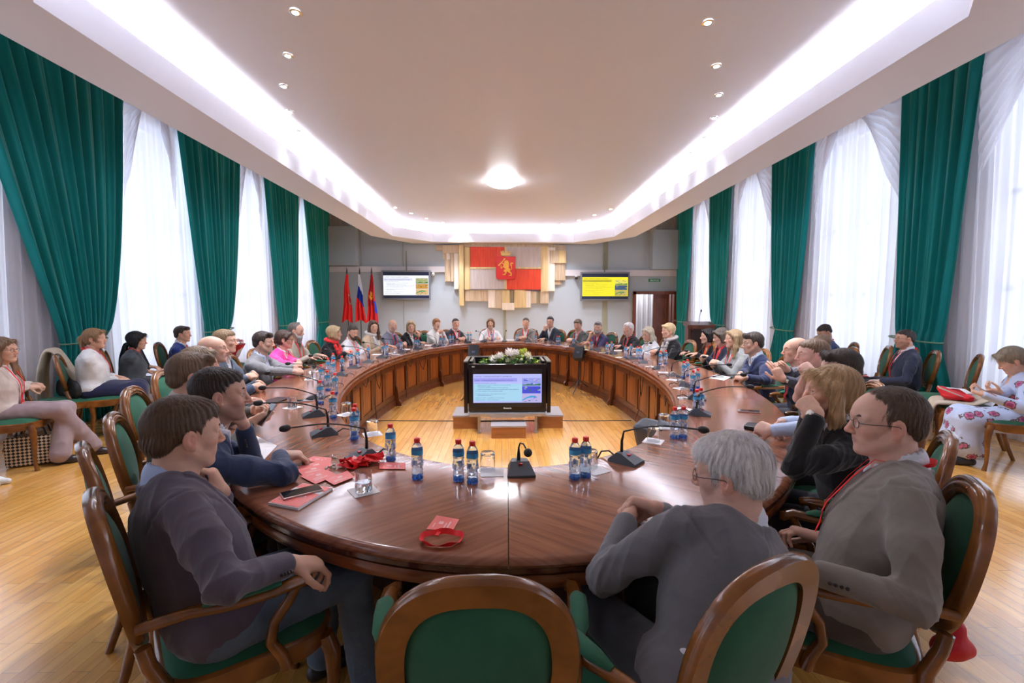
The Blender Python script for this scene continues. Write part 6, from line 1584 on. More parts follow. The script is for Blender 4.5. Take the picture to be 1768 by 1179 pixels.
def floral_mat():
    m = bpy.data.materials.new('floral_print'); m.use_nodes = True; N, L = nt(m); b = N['Principled BSDF']; b.inputs['Roughness'].default_value = .7
    tc = N.new('ShaderNodeTexCoord'); v = N.new('ShaderNodeTexVoronoi'); v.inputs['Scale'].default_value = 8.5; L.new(tc.outputs['Object'], v.inputs[0])
    n = N.new('ShaderNodeTexNoise'); n.inputs['Scale'].default_value = 60; L.new(tc.outputs['Object'], n.inputs[0])
    ad = N.new('ShaderNodeMath'); ad.operation = 'MULTIPLY_ADD'; ad.inputs[1].default_value = .35; L.new(n.outputs[0], ad.inputs[0]); L.new(v.outputs['Distance'], ad.inputs[2])
    r = N.new('ShaderNodeValToRGB'); r.color_ramp.interpolation = 'CONSTANT'; e = r.color_ramp.elements; e[0].position = 0; e[0].color = (*srgb(150, 60, 110), 1); e[1].position = .34; e[1].color = (*srgb(200, 110, 150), 1)
    for p_, c_ in ((.44, srgb(90, 80, 70)), (.52, srgb(188, 200, 228))): k = e.new(p_); k.color = (*c_, 1)
    L.new(ad.outputs[0], r.inputs[0]); L.new(r.outputs[0], b.inputs['Base Color']); return m
# ------------------------------------------------------------ the people
def heading_in(x, y):
    vx, vy = -(x-TX)/AOU**2, -(y-TY)/BOU**2; return math.atan2(-vx, vy)
def ring_px(px, off):
    best = None; r = (px-866)/FPX
    for i in range(3600):
        t = 2*PI*i/3600; x = TX+(AOU+off)*math.cos(t); y = TY+(BOU+off)*math.sin(t)
        if y > 2.8 and abs(x/y-r) < .0016 and (best is None or y > best[1]): best = (x, y)
    return best
def fv(f): return np.array((-math.sin(f), math.cos(f), 0.)), np.array((math.cos(f), math.sin(f), 0.))
def P3(px, py, z): p = at_z(px, py, z); return np.array((p.x, p.y, p.z))
def PD(px, py, d): p = at_y(px, py, d); return np.array((p.x, p.y, p.z))
def clasp(c, f, up=0, ps='clasp'):
    F, R = fv(f); U = np.array((0, 0, 1.))
    return dict(RH=(c+R*.075-F*.045, -R*.78+F*.55+U*up, -R*.25-F*.55-U*.5, ps), LH=(c-R*.075-F*.045+U*.012, R*.78+F*.55+U*up, R*.25-F*.55-U*.5, ps))
def flat2(c, f, w=.13):
    F, R = fv(f); return dict(RH=(c+R*w, F-R*.35, (0, 0, -1), 'rest'), LH=(c-R*w, F+R*.35, (0, 0, -1), 'rest'))
def chinh(c, f, side):
    F, R = fv(f); return (c, np.array((0, 0, .9))-R*side*.25+F*.1, -F*.9-R*side*.1, 'chin')
NAVY = (.020, .028, .065); CHAR = (.045, .04, .05); BLACK = (.012, .012, .014); GREY = (.19, .185, .185); DKGREY = (.09, .088, .095); WHITE = (.72, .71, .71); BROWN = (.115, .062, .032); DKBR = (.040, .024, .016); BLOND = (.42, .27, .13); LTBR = (.22, .135, .07); WH_H = (.8, .78, .76); GR_H = (.32, .30, .28); BLK_H = (.012, .010, .010)
def seat(label, px, top_y, depth=None, off=.30, gaze=None, face=None, hands='clasp', arms=True, chairlab=None, cp=None, cf=None, **k):
    if depth is None: x, y = ring_px(px, off-.10); 
    else: y = depth; x = at_y(px, top_y, y).x
    z = at_y(px, top_y, y).z
    f = heading_in(x, y) if face is None else math.radians(face)
    F, R = fv(f)
    if hands == 'clasp': k.update({a: b for a, b in clasp(np.array((x, y, .815))+F*.27, f).items() if a not in k})
    elif hands == 'flat': k.update({a: b for a, b in flat2(np.array((x, y, .812))+F*.24, f).items() if a not in k})
    elif hands == 'chinR':
        k.setdefault('RH', chinh(np.array((x, y, z-.33))+F*.16+R*.05, f, 1)); k.setdefault('LH', (np.array((x, y, .80))+F*.24, F*.5+R*.8, (0, 0, -1), 'rest'))
    elif hands == 'chinL':
        k.setdefault('LH', chinh(np.array((x, y, z-.33))+F*.16-R*.05, f, -1)); k.setdefault('RH', (np.array((x, y, .80))+F*.24, F*.5-R*.8, (0, 0, -1), 'rest'))
    elif hands == 'chin2': k.update({a: b for a, b in clasp(np.array((x, y, z-.31))+F*.15, f, .5).items() if a not in k}); k.setdefault('poleR', (.35, .2, -1)); k.setdefault('poleL', (-.35, .2, -1))
    hy = 0 if gaze is None else math.degrees((math.radians(gaze)-f+PI) % (2*PI)-PI)
    hy = max(-72, min(72, hy))
    k.setdefault('lod', 1 if y < 3 else (2 if y < 6 else 3)); k.setdefault('lean', 11)
    info = person(label, (x, y, z), f, head_yaw=hy, **k)
    r = info['root']; cf = f if cf is None else math.radians(cf)
    cx, cy = (r[0]+F[0]*.07, r[1]+F[1]*.07) if cp is None else cp
    chair(cx, cy, cf, chairlab or ('green armchair under the '+label.split(',')[0][7:] if False else 'green velvet %s occupied by the %s' % ('armchair' if arms else 'chair', ' '.join(label.replace('person in ', '').replace('person with ', '').split()[:9]))), arms, 'occupied chairs')
    return info
# ---- near left
F, R = fv(math.radians(-36))
seat('person in a charcoal blazer and jeans, hand at the mouth, nearest on the left', 316, 676, 1.50, face=-44, gaze=-42, head_pitch=6, rootxy=(-.93, 1.42), cp=(-.91, 1.51), cf=-50, top=('jacket', (.098, .080, .104)), shirt=(.45, .55, .78), legs=('jeans', (.10, .145, .20)), hair=('short', (.115, .066, .036)), lod=1,
     RH=(P3(500, 972, .715), (.75, .55, -.35), (-.1, -.1, -1), 'curl'), LH=(PD(385, 850, 1.70), (-.35, -.1, .95), (-.8, -.45, 0), 'chin'), poleR=(1.0, -.35, -.25), poleL=(-.5, .3, -1), heavy=.1, hands='')
seat('person in a navy suit leaning chin on hand, second on the left', 378, 626, 2.0, gaze=-62, head_pitch=2, rootxy=(-1.40, 1.92), cp=(-1.38, 2.0), top=('jacket', (.034, .050, .105)), shirt=(.7, .7, .75), hair=('crew', (.035, .022, .016)), lod=1, beard=('stubble', (.12, .08, .06)),
     RH=(P3(482, 786, .812), (.95, .25, -.06), (0, 0, -1), 'curl'), LH=(PD(421, 735, 2.1), (-.22, -.05, .97), (-.85, -.4, 0), 'chin'), poleR=(.9, -.5, .05), poleL=(-.3, .5, -1), hands='', skin=(.58, .35, .26))
seat('person in a grey green suit holding a phone over the table', 331, 604, 2.48, gaze=-55, head_pitch=4, rootxy=(-1.74, 2.40), cp=(-1.66, 2.46), top=('jacket', (.13, .13, .115)), shirt=(.55, .5, .45), hair=('side', (.20, .125, .075)), lod=1,
     RH=(P3(432, 730, .86), (.8, .3, .35), (-.2, .5, .5), 'hold'), LH=(P3(436, 708, .86), (.7, -.2, .35), (.1, -.6, .5), 'hold'), hands='')
seat('person with bushy fair brown hair and dark sleeves behind the grey green suit', 345, 597, 3.25, gaze=-60, top=('jacket', BLACK), hair=('curly', (.20, .13, .075)), lod=2, rootxy=(-2.22, 3.15),
     RH=(P3(440, 704, .80), (.9, -.1, -.05), (0, 0, -1), 'curl'), LH=(P3(420, 690, .80), (.9, -.1, 0), (0, 0, -1), 'rest'), hands='')
seat('person with a shaved bald head, blue sleeves and clasped hands', 367, 578, 4.0, gaze=-70, head_pitch=-4, top=('jacket', (.06, .09, .15)), hair=('bald', (.2, .15, .1)), skin=(.66, .40, .29), lod=2, hands='', **clasp(P3(452, 665, .82), math.radians(-75)))
seat('person with short fair hair looking right, behind the bald head', 388, 566, 4.75, gaze=-75, top=('jacket', (.10, .12, .16)), hair=('short', (.26, .17, .09)), lod=2, off=.34)
seat('person in a light grey suit with dark combed hair, arms on the table', 455, 570, 5.25, gaze=-82, head_pitch=4, top=('jacket', (.24, .235, .24)), shirt=(.55, .62, .78), hair=('side', (.045, .03, .022)), heavy=.4, skin=(.55, .34, .25), hands='', **clasp(P3(527, 641, .82), math.radians(-85)))
seat('person in a bright pink blazer and thick black glasses', 491, 568, 5.9, gaze=-75, head_pitch=5, fem=True, top=('jacket', (.80, .07, .33)), shirt=(.8, .8, .8), hair=('bun', (.07, .04, .028)), glasses='thick', lanyard=.3, hands='', **clasp(P3(531, 632, .83), math.radians(-88)))
seat('person with a long grey beard in a beige jacket and red lanyard', 511, 556, 6.7, gaze=-88, head_pitch=12, top=('jacket', (.42, .36, .28)), shirt=(.16, .14, .12), hair=('receding', (.12, .10, .085)), beard=('full', (.34, .33, .32)), blen=.05, lanyard=.33, badge=True, heavy=.3, off=.36, hands='flat', skin=(.55, .33, .24))
# ---- far left
seat('person with blond hair turned away in a red scarf over black', 577, 561, 7.3, gaze=-62, face=-98, fem=True, top=('jacket', BLACK), hair=('bob', (.46, .33, .18)), scarf=(.75, .02, .02), off=.25, hands='clasp')
seat('person in a white jacket with dark hair and beard, looking down', 610, 559, None, gaze=-128, head_pitch=14, top=('jacket', (.80, .80, .82)), shirt=(.7, .7, .7), hair=('crew', DKBR), beard=('full', (.06, .035, .02)), blen=0, lanyard=.3, badge=True, heavy=.4)
seat('person in a beige jacket with a white scarf and long dark hair', 645, 552, None, gaze=-150, fem=True, top=('jacket', (.58, .44, .30)), hair=('long', (.10, .055, .035)), scarf=(.8, .78, .74), hands='flat')
seat('person with a bald head and grey beard in a grey blue suit', 678, 551, None, gaze=-150, head_pitch=6, top=('jacket', (.20, .21, .27)), shirt=(.45, .55, .75), tie=(.03, .05, .12), hair=('fringe', (.45, .42, .40)), beard=('stubble', (.5, .47, .44)), lanyard=.33, badge=True, heavy=.2)
seat('person in a black top resting the mouth on one hand, curly blond hair', 709, 553, None, gaze=-165, fem=True, top=('jacket', BLACK), hair=('curly', (.44, .32, .19)), hands='chinL')
seat('person in a white jacket with short copper hair and a hand at the chin', 753, 549, None, gaze=-150, fem=True, top=('jacket', (.76, .73, .70)), hair=('shorthair_f', (.33, .15, .06)), hands='chin2')
seat('person in a dark suit and red lanyard at the far end, left of middle', 786, 548, None, gaze=-160, top=('jacket', (.035, .035, .045)), shirt=(.75, .70, .72), hair=('crew', (.035, .025, .02)), lanyard=.30, badge=True)
seat('person in a white blouse with a red lanyard at the very far end', 846, 549, None, gaze=178, fem=True, top=('top', (.80, .80, .80)), hair=('bob', (.22, .12, .06)), lanyard=.32, hands='flat')
seat('person in a beige grey blazer and red lanyard, right of the far end', 909, 547, None, gaze=170, top=('jacket', (.26, .235, .21)), shirt=(.75, .72, .70), hair=('crew', (.06, .04, .03)), lanyard=.30, badge=True)
i15 = seat('person in a navy jacket and glasses drinking from a white cup', 951, 545, None, gaze=160, top=('jacket', (.03, .034, .05)), shirt=(.8, .8, .82), hair=('short', (.02, .016, .014)), glasses='thin', hands='chinR')
seat('person in a grey green jacket with curly grey brown hair, looking down', 999, 550, None, gaze=150, head_pitch=12, top=('jacket', (.10, .105, .095)), shirt=(.5, .55, .6), hair=('bushy', (.16, .115, .08)), lanyard=.28, badge=True, heavy=.3)
seat('person in a navy polo shirt resting the temple on one hand', 1034, 554, None, gaze=160, head_pitch=4, top=('polo', (.028, .026, .10)), hair=('quiff', (.17, .15, .14)), beard=('full', (.30, .28, .26)), blen=0, sleeve='short', lanyard=.30, badge=True, heavy=.3, hands='chinR')
seat('person with white hair in a dark suit and red lanyard, eyes closed', 1087, 555, None, gaze=120, top=('jacket', (.025, .025, .03)), shirt=(.02, .02, .025), hair=('short', (.78, .76, .74)), lanyard=.34, heavy=.4, skin=(.66, .40, .31), hands='flat')
seat('person in a white blazer and glasses with straight pale blond hair', 1122, 563, None, gaze=115, head_pitch=14, fem=True, top=('jacket', (.78, .77, .80)), hair=('long', (.55, .47, .35)), glasses='thin', hands='flat')
seat('person in a black jacket with a light scarf and short blond hair', 1157, 557, None, gaze=100, fem=True, top=('jacket', BLACK), hair=('shorthair_f', (.62, .45, .24)), scarf=(.50, .46, .44), heavy=.2)
# ---- right side
seat('person with black hair in a black jacket over an orange top', 1222, 566, 7.0, gaze=88, off=.3, fem=True, top=('jacket', (.014, .012, .014)), shirt=(.75, .10, .02), hair=('bob', (.014, .010, .010)), hands='flat')
seat('person in a navy jacket with a red lanyard and grey brown hair, looking down', 1245, 565, 6.35, gaze=80, head_pitch=14, fem=True, top=('jacket', (.022, .025, .045)), shirt=(.6, .05, .05), hair=('bob', (.10, .075, .058)), lanyard=.32)
seat('person in a light grey blazer with straight blond hair and red lanyard', 1267, 567, 5.75, gaze=86, fem=True, top=('jacket', (.30, .30, .29)), shirt=(.8, .8, .8), hair=('long', (.40, .27, .14)), lanyard=.32)
seat('person in a navy blazer and pale shirt with combed dark hair, arms folded', 1300, 571, 5.0, gaze=84, head_pitch=5, top=('jacket', (.022, .030, .085)), shirt=(.62, .72, .82), hair=('quiff', (.055, .038, .028)), skin=(.57, .36, .26), hands='', **clasp(P3(1273, 652, .80), math.radians(92)))
seat('person with a balding shaved head in a navy suit and red tie, hands raised', 1374, 581, 4.1, gaze=80, top=('jacket', (.022, .028, .055)), shirt=(.75, .78, .82), tie=(.45, .03, .03), hair=('fringe', (.10, .07, .05)), watch='L', lod=2,
     RH=(PD(1356, 636, 3.75), (-.75, .15, .55), (-.1, -.9, -.2), 'clasp'), LH=(PD(1340, 655, 3.55), (-.45, .35, .85), (.2, .8, .0), 'rest'), poleR=(.4, .2, -1), poleL=(-.4, .2, -1), hands='')
seat('person with short reddish fair hair resting the chin on clasped hands with a watch', 1404, 580, 3.3, gaze=78, head_pitch=2, top=('top', (.05, .05, .06)), sleeve='short', hair=('crew', (.20, .12, .07)), watch='L', lod=2, heavy=.5, skin=(.68, .42, .33),
     poleR=(.3, .2, -1), poleL=(-.3, .2, -1), hands='', **clasp(PD(1386, 645, 3.1), math.radians(70), .6))
seat('person with dark swept hair and light blue shirt sleeves, hands clasped on the table', 1452, 598, 2.70, gaze=82, head_pitch=4, rootxy=(2.08, 2.56), cp=(1.93, 2.52), top=('top', (.50, .60, .80)), hair=('quiff', (.060, .042, .032)), lod=1, skin=(.64, .40, .31), hands='', **clasp(P3(1312, 740, .83), math.radians(75)))
seat('person with long straight blond hair in a black blazer, hands folded at the chin', 1437, 626, 2.02, gaze=74, rootxy=(1.62, 1.94), cp=(1.63, 2.06), fem=True, top=('jacket', (.014, .013, .014)), hair=('longback', (.55, .36, .18)), watch='L', lod=1,
     poleR=(.4, .2, -1), poleL=(-.3, .1, -1), hands='', **clasp(PD(1385, 712, 1.93), math.radians(62), .6))
seat('person in a taupe jacket, glasses and red lanyard, nearest on the right', 1532, 664, 1.50, face=54, gaze=72, rootxy=(1.20, 1.42), cp=(1.16, 1.50), cf=58, top=('jacket', (.26, .232, .205)), shirt=(.78, .80, .85), legs=('trousers', (.10, .085, .07)), hair=('receding', (.125, .080, .052)), glasses='thin', lanyard=.30, lod=1, heavy=.22, skin=(.74, .45, .34), head_pitch=3,
     RH=(PD(1420, 930, 1.62), (-.75, .5, .1), (-.1, -.3, -.9), 'curl'), LH=(PD(1398, 985, 1.30), (-.8, .5, .1), (.1, -.3, -.9), 'curl'), poleR=(.5, -.7, -.5), poleL=(-.6, -.15, -1), hands='')
seat('person with thick white hair in a dark grey suit, hands folded', 1262, 741, 1.37, face=20, gaze=52, rootxy=(.55, 1.10), cp=(.42, 1.21), cf=27, top=('jacket', (.17, .165, .178)), shirt=(.78, .80, .86), legs=('trousers', (.06, .06, .07)), hair=('grey', (.82, .79, .77)), glasses='thin', lod=1, heavy=.25, skin=(.76, .46, .35), head_pitch=10, head_roll=0,
     LH=(P3(1085, 893, .81), (.30, .85, .12), (.75, .0, -.55), 'clasp'), RH=(P3(1135, 878, .83), (-.88, .35, .10), (-.05, -.6, -.6), 'clasp'), poleL=(-1.0, -.25, -.6), poleR=(.7, .0, -.6), hands='')
# ---- along the left wall
seat('person in mauve wide trousers and black sandals, glasses, at the left picture edge', 4, 580, 4.35, face=-62, gaze=-80, fem=True, arms=False, glasses='thin', top=('cardigan', (.62, .52, .46)), shirt=(.75, .72, .70), legs=('wide', (.33, .24, .25)), hair=('long', (.24, .14, .08)), lanyard=.32, badge=True, lod=2, lean=4,
     RH=(PD(45, 668, 4.6), (.5, .8, -.1), (-.4, 0, -.9), 'clasp'), LH=(PD(52, 664, 4.75), (.8, .2, 0), (0, -.3, -.9), 'clasp'), knees=((.06, .44), (-.05, .46)), feet=((-.12, .62), (.10, .44)), hands='', shoes=(.03, .02, .02))
seat('person in a white jacket and navy skirt with a fair ponytail, by the left windows', 163, 565, 5.45, face=-55, gaze=-75, fem=True, arms=False, top=('jacket', (.74, .73, .72)), shirt=(.6, .1, .12), legs=('skirt', (.018, .020, .060)), hair=('ponytail', (.30, .17, .08)), lanyard=.25, lod=2, lean=3, shoes=(.7, .68, .66),
     RH=(PD(202, 655, 5.65), (.6, .7, -.2), (-.1, 0, -1), 'rest'), LH=(PD(200, 650, 5.8), (.9, .1, -.2), (0, 0, -1), 'rest'), hands='', heavy=.3)
seat('person with a black bob in a slate grey suit and red top, left wall', 236, 571, 6.2, face=-55, gaze=-70, head_pitch=5, fem=True, arms=False, top=('jacket', (.065, .075, .088)), shirt=(.55, .04, .05), legs=('trousers', (.05, .055, .065)), hair=('bob', (.012, .010, .012)), lod=2, lean=6,
     RH=(PD(252, 640, 6.4), (.7, .6, -.2), (0, 0, -1), 'rest'), LH=(PD(260, 633, 6.5), (.9, .1, -.1), (0, 0, -1), 'curl'), hands='')
seat('person in a royal blue suit and red tie by the left windows', 315, 561, 7.1, face=-72, gaze=-80, arms=False, top=('jacket', (.022, .045, .21)), shirt=(.78, .78, .84), tie=(.6, .04, .05), hair=('side', (.075, .052, .04)), lod=2, lean=3,
     RH=(PD(335, 650, 7.2), (.9, .2, -.2), (0, 0, -1), 'rest'), LH=(PD(335, 648, 7.4), (.9, -.1, -.2), (0, 0, -1), 'rest'), hands='')
seat('person wearing white sneakers, only the crossed feet in view at the left edge', -330, 555, 3.45, face=-62, gaze=-62, arms=False, top=('top', (.2, .2, .25)), legs=('jeans', (.10, .13, .18)), hair=('short', BROWN), lod=2, shoes=(.78, .76, .74), lean=2,
     RH=(np.array((-4.85, 3.8, .66)), (.8, .4, -.2), (0, 0, -1), 'rest'), LH=(np.array((-4.85, 3.95, .66)), (.8, .4, -.2), (0, 0, -1), 'rest'), hands='', knees=((.10, .48), (-.02, .50)), feet=((-.08, .84), (.04, .80)))
# ---- along the right wall
seat('person in a navy suit and glasses with a red badge, against the right green curtain', 1563, 566, 5.65, face=62, gaze=80, arms=False, top=('jacket', (.030, .036, .070)), shirt=(.76, .76, .82), hair=('crew', (.05, .035, .028)), glasses='thin', beard=('stubble', (.08, .05, .04)), lanyard=.33, badge=True, lod=2, lean=1, heavy=.3,
     RH=(PD(1530, 658, 5.8), (-.8, .2, -.2), (0, 0, -1), 'clasp'), LH=(PD(1518, 658, 5.6), (-.5, .8, -.1), (0, 0, -1), 'clasp'), hands='')
i_fl = seat('person in a pale blue floral dress looking down at a phone, right picture edge', 1748, 598, 4.15, face=58, gaze=62, head_pitch=30, fem=True, arms=False, top=('dress', (.5, .55, .75)), legs=('skirt', (.5, .55, .75)), hair=('shorthair_f', (.30, .24, .17)), lod=2, lean=10, heavy=.2,
     RH=(PD(1726, 680, 3.95), (-.7, .3, .2), (-.2, .3, .7), 'hold'), LH=(PD(1700, 682, 4.0), (-.3, .9, .2), (.2, -.1, .7), 'hold'), hands='', extra=floral_mat())
seat('person in a blue jacket bending the head down, by the right windows', 1424, 558, 6.9, face=70, gaze=92, head_pitch=30, arms=False, top=('jacket', (.035, .06, .17)), shirt=(.75, .75, .8), hair=('crew', (.045, .03, .024)), lanyard=.3, lod=2, lean=12,
     RH=(PD(1400, 640, 6.9), (-.8, .2, -.2), (0, 0, -1), 'rest'), LH=(PD(1390, 640, 6.7), (-.8, .3, -.2), (0, 0, -1), 'rest'), hands='')
seat('person with brown hair just below the bending head by the right windows', 1418, 576, 6.0, face=75, gaze=80, arms=False, top=('jacket', (.08, .07, .07)), hair=('short', (.16, .10, .06)), lod=3, lean=10,
     RH=(PD(1385, 650, 5.9), (-.8, .2, -.2), (0, 0, -1), 'rest'), LH=(PD(1380, 650, 5.7), (-.8, .3, -.2), (0, 0, -1), 'rest'), hands='')
# ---- empty chairs
chair(-.055, 1.20, .02, 'empty green armchair seen from behind, nearest the camera in the middle')
for px, lab in ((738, 'empty armchair between the black top and the white jacket at the far left'), (898, 'empty armchair left of the beige grey blazer at the far end'), (978, 'empty armchair left of the grey green jacket at the far right'), (1064, 'empty armchair right of the navy polo shirt'), (1197, 'empty armchair between the light scarf and the orange top on the right'), (538, 'empty armchair between the grey beard and the red scarf on the left')):
    x, y = ring_px(px, .42); chair(x, y, heading_in(x, y), lab)
for x, y, f, lab in ((-4.90, 4.80, -62, 'empty wall chair at the left edge, partly behind the mauve trousers'), (-5.02, 5.20, -35, 'empty green wall chair with a black bag on its seat'), (-5.0, 6.70, -60, 'wall chair with a black leather jacket over its back, left side'),
                     (5.14, 5.20, 52, 'empty wall chair right of the navy suit, left of the red and white tote'), (4.98, 4.66, 50, 'empty wall chair beside the floral dress, with a tote bag'), (5.10, 6.35, 62, 'empty wall chair with a red bag, nearer the blue jacket'), (5.12, 5.98, 60, 'empty wall chair just left of the navy suit on the right'), (-4.95, 8.4, -75, 'wall chair holding the pink bouquet on the left')):
    chair(x, y, math.radians(f), lab, False, 'empty wall chairs')
# ---- bags, coats, flowers
def soft(name, prims, m_, lab, cat, h=.008, amp=.006, f=22, grp=None, loc=(0, 0, 0), rz=0, parent=None, kid=False):
    lo = np.min([p[0][0] for p in prims], 0)-.04; hi = np.max([p[0][1] for p in prims], 0)+.04; s = SDF(lo, hi, h)
    for p, k in prims: s.add(p, k)
    V, F_ = s.mesh(); V = V+vnormals(V, F_)*(wrinkle(V, f, 3)*amp)[:, None]; o = link(name, np_mesh(name, V, F_), m_, parent, None if kid else loc, None if kid else (0, 0, rz))
    return o if kid else tag(o, lab, cat, grp)
blk_c = mat('nylon_black', (.014, .014, .015), .6, bump=.1, bscale=80)
soft('shoulder_bag', [(capsule((-.15, .0, .10), (.15, .0, .10), .10, .09, (0, 1, 0), .55), .03), (capsule((-.16, 0, .05), (.16, 0, .05), .07, .07, (0, 1, 0), .8), .03), (capsule((-.05, .0, .19), (.05, .0, .19), .012), .02)], blk_c, 'black soft bag leaning on an empty green chair by the left wall', 'bag', loc=(-4.98, 5.30, .50), rz=-.5)
# patterned handbag on the floor
r = empty('handbag', (-4.55, 4.45, 0), .5, label='patterned black and cream handbag on the floor beside white sneakers', cat='bag')
pm = bpy.data.materials.new('lattice_print'); pm.use_nodes = True; N, L = nt(pm); ck = N.new('ShaderNodeTexChecker'); ck.inputs['Scale'].default_value = 46; ck.inputs[1].default_value = (*srgb(222, 200, 170), 1); ck.inputs[2].default_value = (.02, .018, .018, 1)
tc_ = N.new('ShaderNodeTexCoord'); mp_ = N.new('ShaderNodeMapping'); mp_.inputs['Rotation'].default_value = (0, .78, 0); L.new(tc_.outputs['Object'], mp_.inputs[0]); L.new(mp_.outputs[0], ck.inputs[0]); L.new(ck.outputs[0], N['Principled BSDF'].inputs[0])
m = MB(); m.box((0, 0, .15), (.38, .17, .29), bev=.03); m.build('bag_body', pm, r, smooth=50); m = MB()
for sy in (-.06, .06): m.tube([(-.11, sy, .28), (-.09, sy, .36), (0, sy, .40), (.09, sy, .36), (.11, sy, .28)], .008, 8)
m.build('bag_handles', blk_c, r)
coat_b = cloth((.62, .52, .40))
def drape(name, path, w0, w1, m_, lab, cat, loc, rz, th=.02, seed=1):
    P = []
    for a, b in zip(path[:-1], path[1:]):
        for q in range(8): t = q/8; P.append((a[0]+(b[0]-a[0])*t, a[1]+(b[1]-a[1])*t))
    P.append(path[-1])
    for _ in range(4): P = [P[0]]+[((P[i-1][0]+2*P[i][0]+P[i+1][0])/4, (P[i-1][1]+2*P[i][1]+P[i+1][1])/4) for i in range(1, len(P)-1)]+[P[-1]]
    n = len(P); nu = 26; vs = []
    for i, (y, z) in enumerate(P):
        a, b = P[max(0, i-1)], P[min(n-1, i+1)]; ty, tz = b[0]-a[0], b[1]-a[1]; l = math.hypot(ty, tz); ny, nz = -tz/l, ty/l; v = i/(n-1)
        for k in range(nu+1):
            u = k/nu*2-1; wv = .012*math.sin(u*9+seed+v*2)+.008*math.sin(u*17+seed*2+v*5); vs.append((u*(w0+(w1-w0)*v)/2*(1+.03*math.sin(v*14+seed)), y+ny*wv*(.4+v), z+nz*wv*(.4+v)+.01*math.sin(u*5+seed)*v))
    fs = [(i*(nu+1)+k, i*(nu+1)+k+1, (i+1)*(nu+1)+k+1, (i+1)*(nu+1)+k) for i in range(n-1) for k in range(nu)]
    mb = MB(); mb.add(vs, fs); o = mb.build(name, m_, None, loc, (0, 0, rz), smooth=False); o.data.shade_smooth(); so = o.modifiers.new('thickness', 'SOLIDIFY'); so.thickness = th; so.offset = 1; return tag(o, lab, cat)
drape('beige_coat', [(-.10, .60), (-.27, 1.0), (-.33, 1.02), (-.38, .80), (-.40, .30)], .40, .46, coat_b, 'beige coat over the chair back behind the woman in white, left wall', 'coat', (-5.03, 5.62, 0), -.95)
drape('leather_jacket', [(-.12, .62), (-.25, .99), (-.32, 1.01), (-.37, .80), (-.39, .50)], .44, .50, mat('leather_black', (.012, .011, .012), .4), 'black leather jacket draped over a chair by the left windows', 'jacket', (-5.0, 6.70, 0), -1.05, seed=4)
drape('beige_coat', [(-.16, .60), (.0, .512), (.18, .512), (.285, .50), (.31, .38), (.32, .10)], .40, .52, coat_b, 'beige coat spread over the seat beside the floral dress', 'coat', (4.98, 4.66, 0), .87, seed=7)
redb = mat('bag_red', srgb(214, 24, 34), .45, bump=.15, bscale=20); whb = mat('bag_white', srgb(236, 232, 232), .5)
def tote(loc, rz, lab, flat=.35):
    o = soft('tote_bag', [(capsule((-.16, 0, .05), (.16, .02, .06), .05, .05, (0, 0, 1), .7), .04), (capsule((-.14, .10, .05), (.15, .10, .07), .06, .05, (0, 0, 1), .6), .05), (capsule((-.12, .16, .06), (.12, .18, .10), .05, .04, (0, 0, 1), .6), .05)], redb, lab, 'bag', loc=loc, rz=rz, grp='red and white tote bags')
    m = MB(); m.tube([(-.17, .04, .06), (-.24, .12, .10), (-.18, .22, .14), (-.05, .22, .13)], [(.018, .004)]*4, 8); m.tube([(-.10, -.02, .09), (.05, .02, .115), (.18, .12, .10), (.16, .2, .11)], [(.03, .006)]*4, 8); m.build('white_straps', whb, o); return o
tote((4.96, 4.70, .525), .9, 'red and white tote bag lying on the chair beside the floral dress'); tote((5.06, 6.26, .50), 1.3, 'red and white bag on a wall chair left of the navy suit')
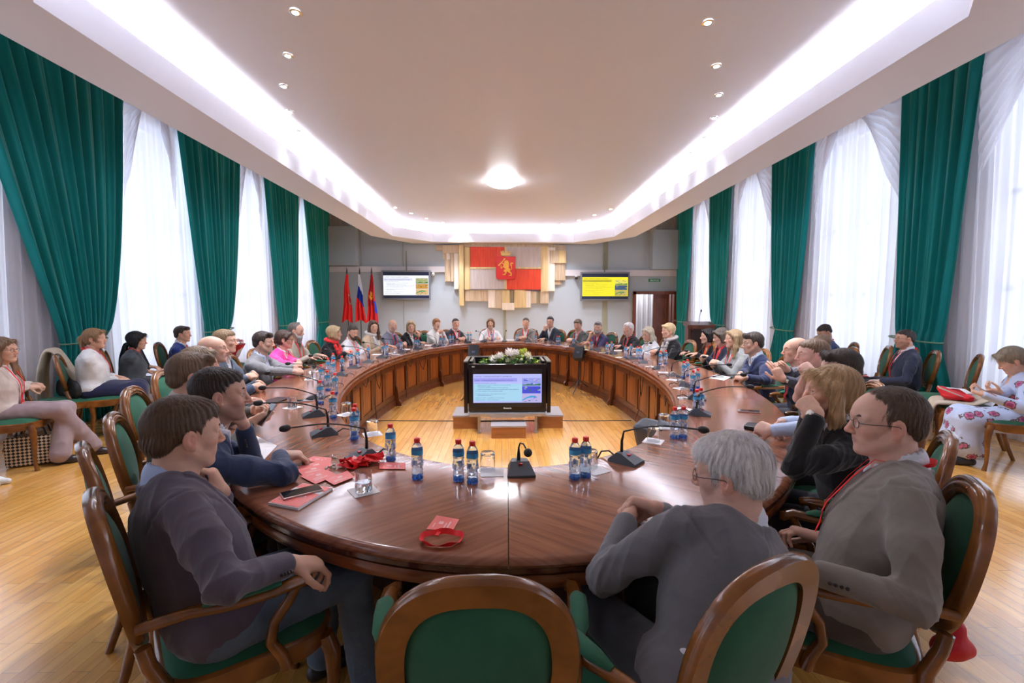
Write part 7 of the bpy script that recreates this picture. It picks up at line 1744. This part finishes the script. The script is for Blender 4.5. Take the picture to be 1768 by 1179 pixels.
r0 = PEOPLE; soft('red_bag', [(capsule((0, 0, .04), (.02, .01, .09), .035, .028), .03), (capsule((-.03, 0, .03), (.04, .0, .03), .03), .03)], redb, 'small red bag hanging behind the chair of the taupe jacket', 'bag', loc=(1.42, 1.33, .42), amp=.006)
# bouquet on a chair, left wall
bq = empty('bouquet', (-4.9, 8.42, .50), 0, label='bouquet of pink roses in red paper on a chair by the left windows', cat='flowers')
rp = [mat('rose_pink', srgb(236, 140, 150), .6), mat('rose_pale', srgb(244, 206, 200), .6), mat('wrap_red', srgb(190, 20, 40), .5), mat('wrap_grey', srgb(210, 200, 206), .4)]
m = MB(); m.lathe([(.03, .0), (.06, .10), (.13, .26), (.19, .35), (.185, .345), (.05, .10)], n=14, cap=False); m.build('paper_wrap', rp[2], bq); m = MB(); m.lathe([(.05, .12), (.12, .28), (.15, .36)], (.03, .0, .0), n=10, cap=False); m.build('inner_wrap', rp[3], bq)
for i in range(14):
    a = i*2.4; q = .045*math.sqrt(i); m = MB(); c = Vector((q*math.cos(a), q*math.sin(a), .40+.03*math.cos(q*12)))
    for j in range(20):
        ph = math.acos(1-1.4*(j+.5)/20); t_ = j*2.4; d = Vector((math.sin(ph)*math.cos(t_), math.sin(ph)*math.sin(t_), math.cos(ph))); t1 = d.cross(Vector((0, .02, 1))).normalized(); t2 = d.cross(t1); b = c+d*.028
        m.add([b-t1*.014, b+d*.008+t2*.012, b+t1*.014, b-t2*.012], [(0, 1, 2, 3)])
    m.ball(tuple(c), .027, 8, 6); m.build('rose', rp[i % 2], bq, smooth=False)
# cup and phones held in hands
h = i15['hands'][0]; c = i15['W'](h[3]+nrm(h[4])*.09+nrm(h[5])*.035); m = MB(); m.lathe([(.026, 0), (.034, .07), (.032, .07), (.025, .004)], n=16); tag(m.build('cup', whb, loc=tuple(c-np.array((0, 0, .03)))), 'white paper cup held by the person in glasses at the far right', 'cup')
c = P3(462, 716, .90); phone(c[0], c[1], c[2], -.7, 'smartphone held up by two hands over the left side of the table', rx=.9, size=(.07, .145))
c = PD(1702, 676, 3.93); phone(c[0], c[1], c[2], .9, 'smartphone in the hands of the person in the floral dress', rx=.5, size=(.07, .145))
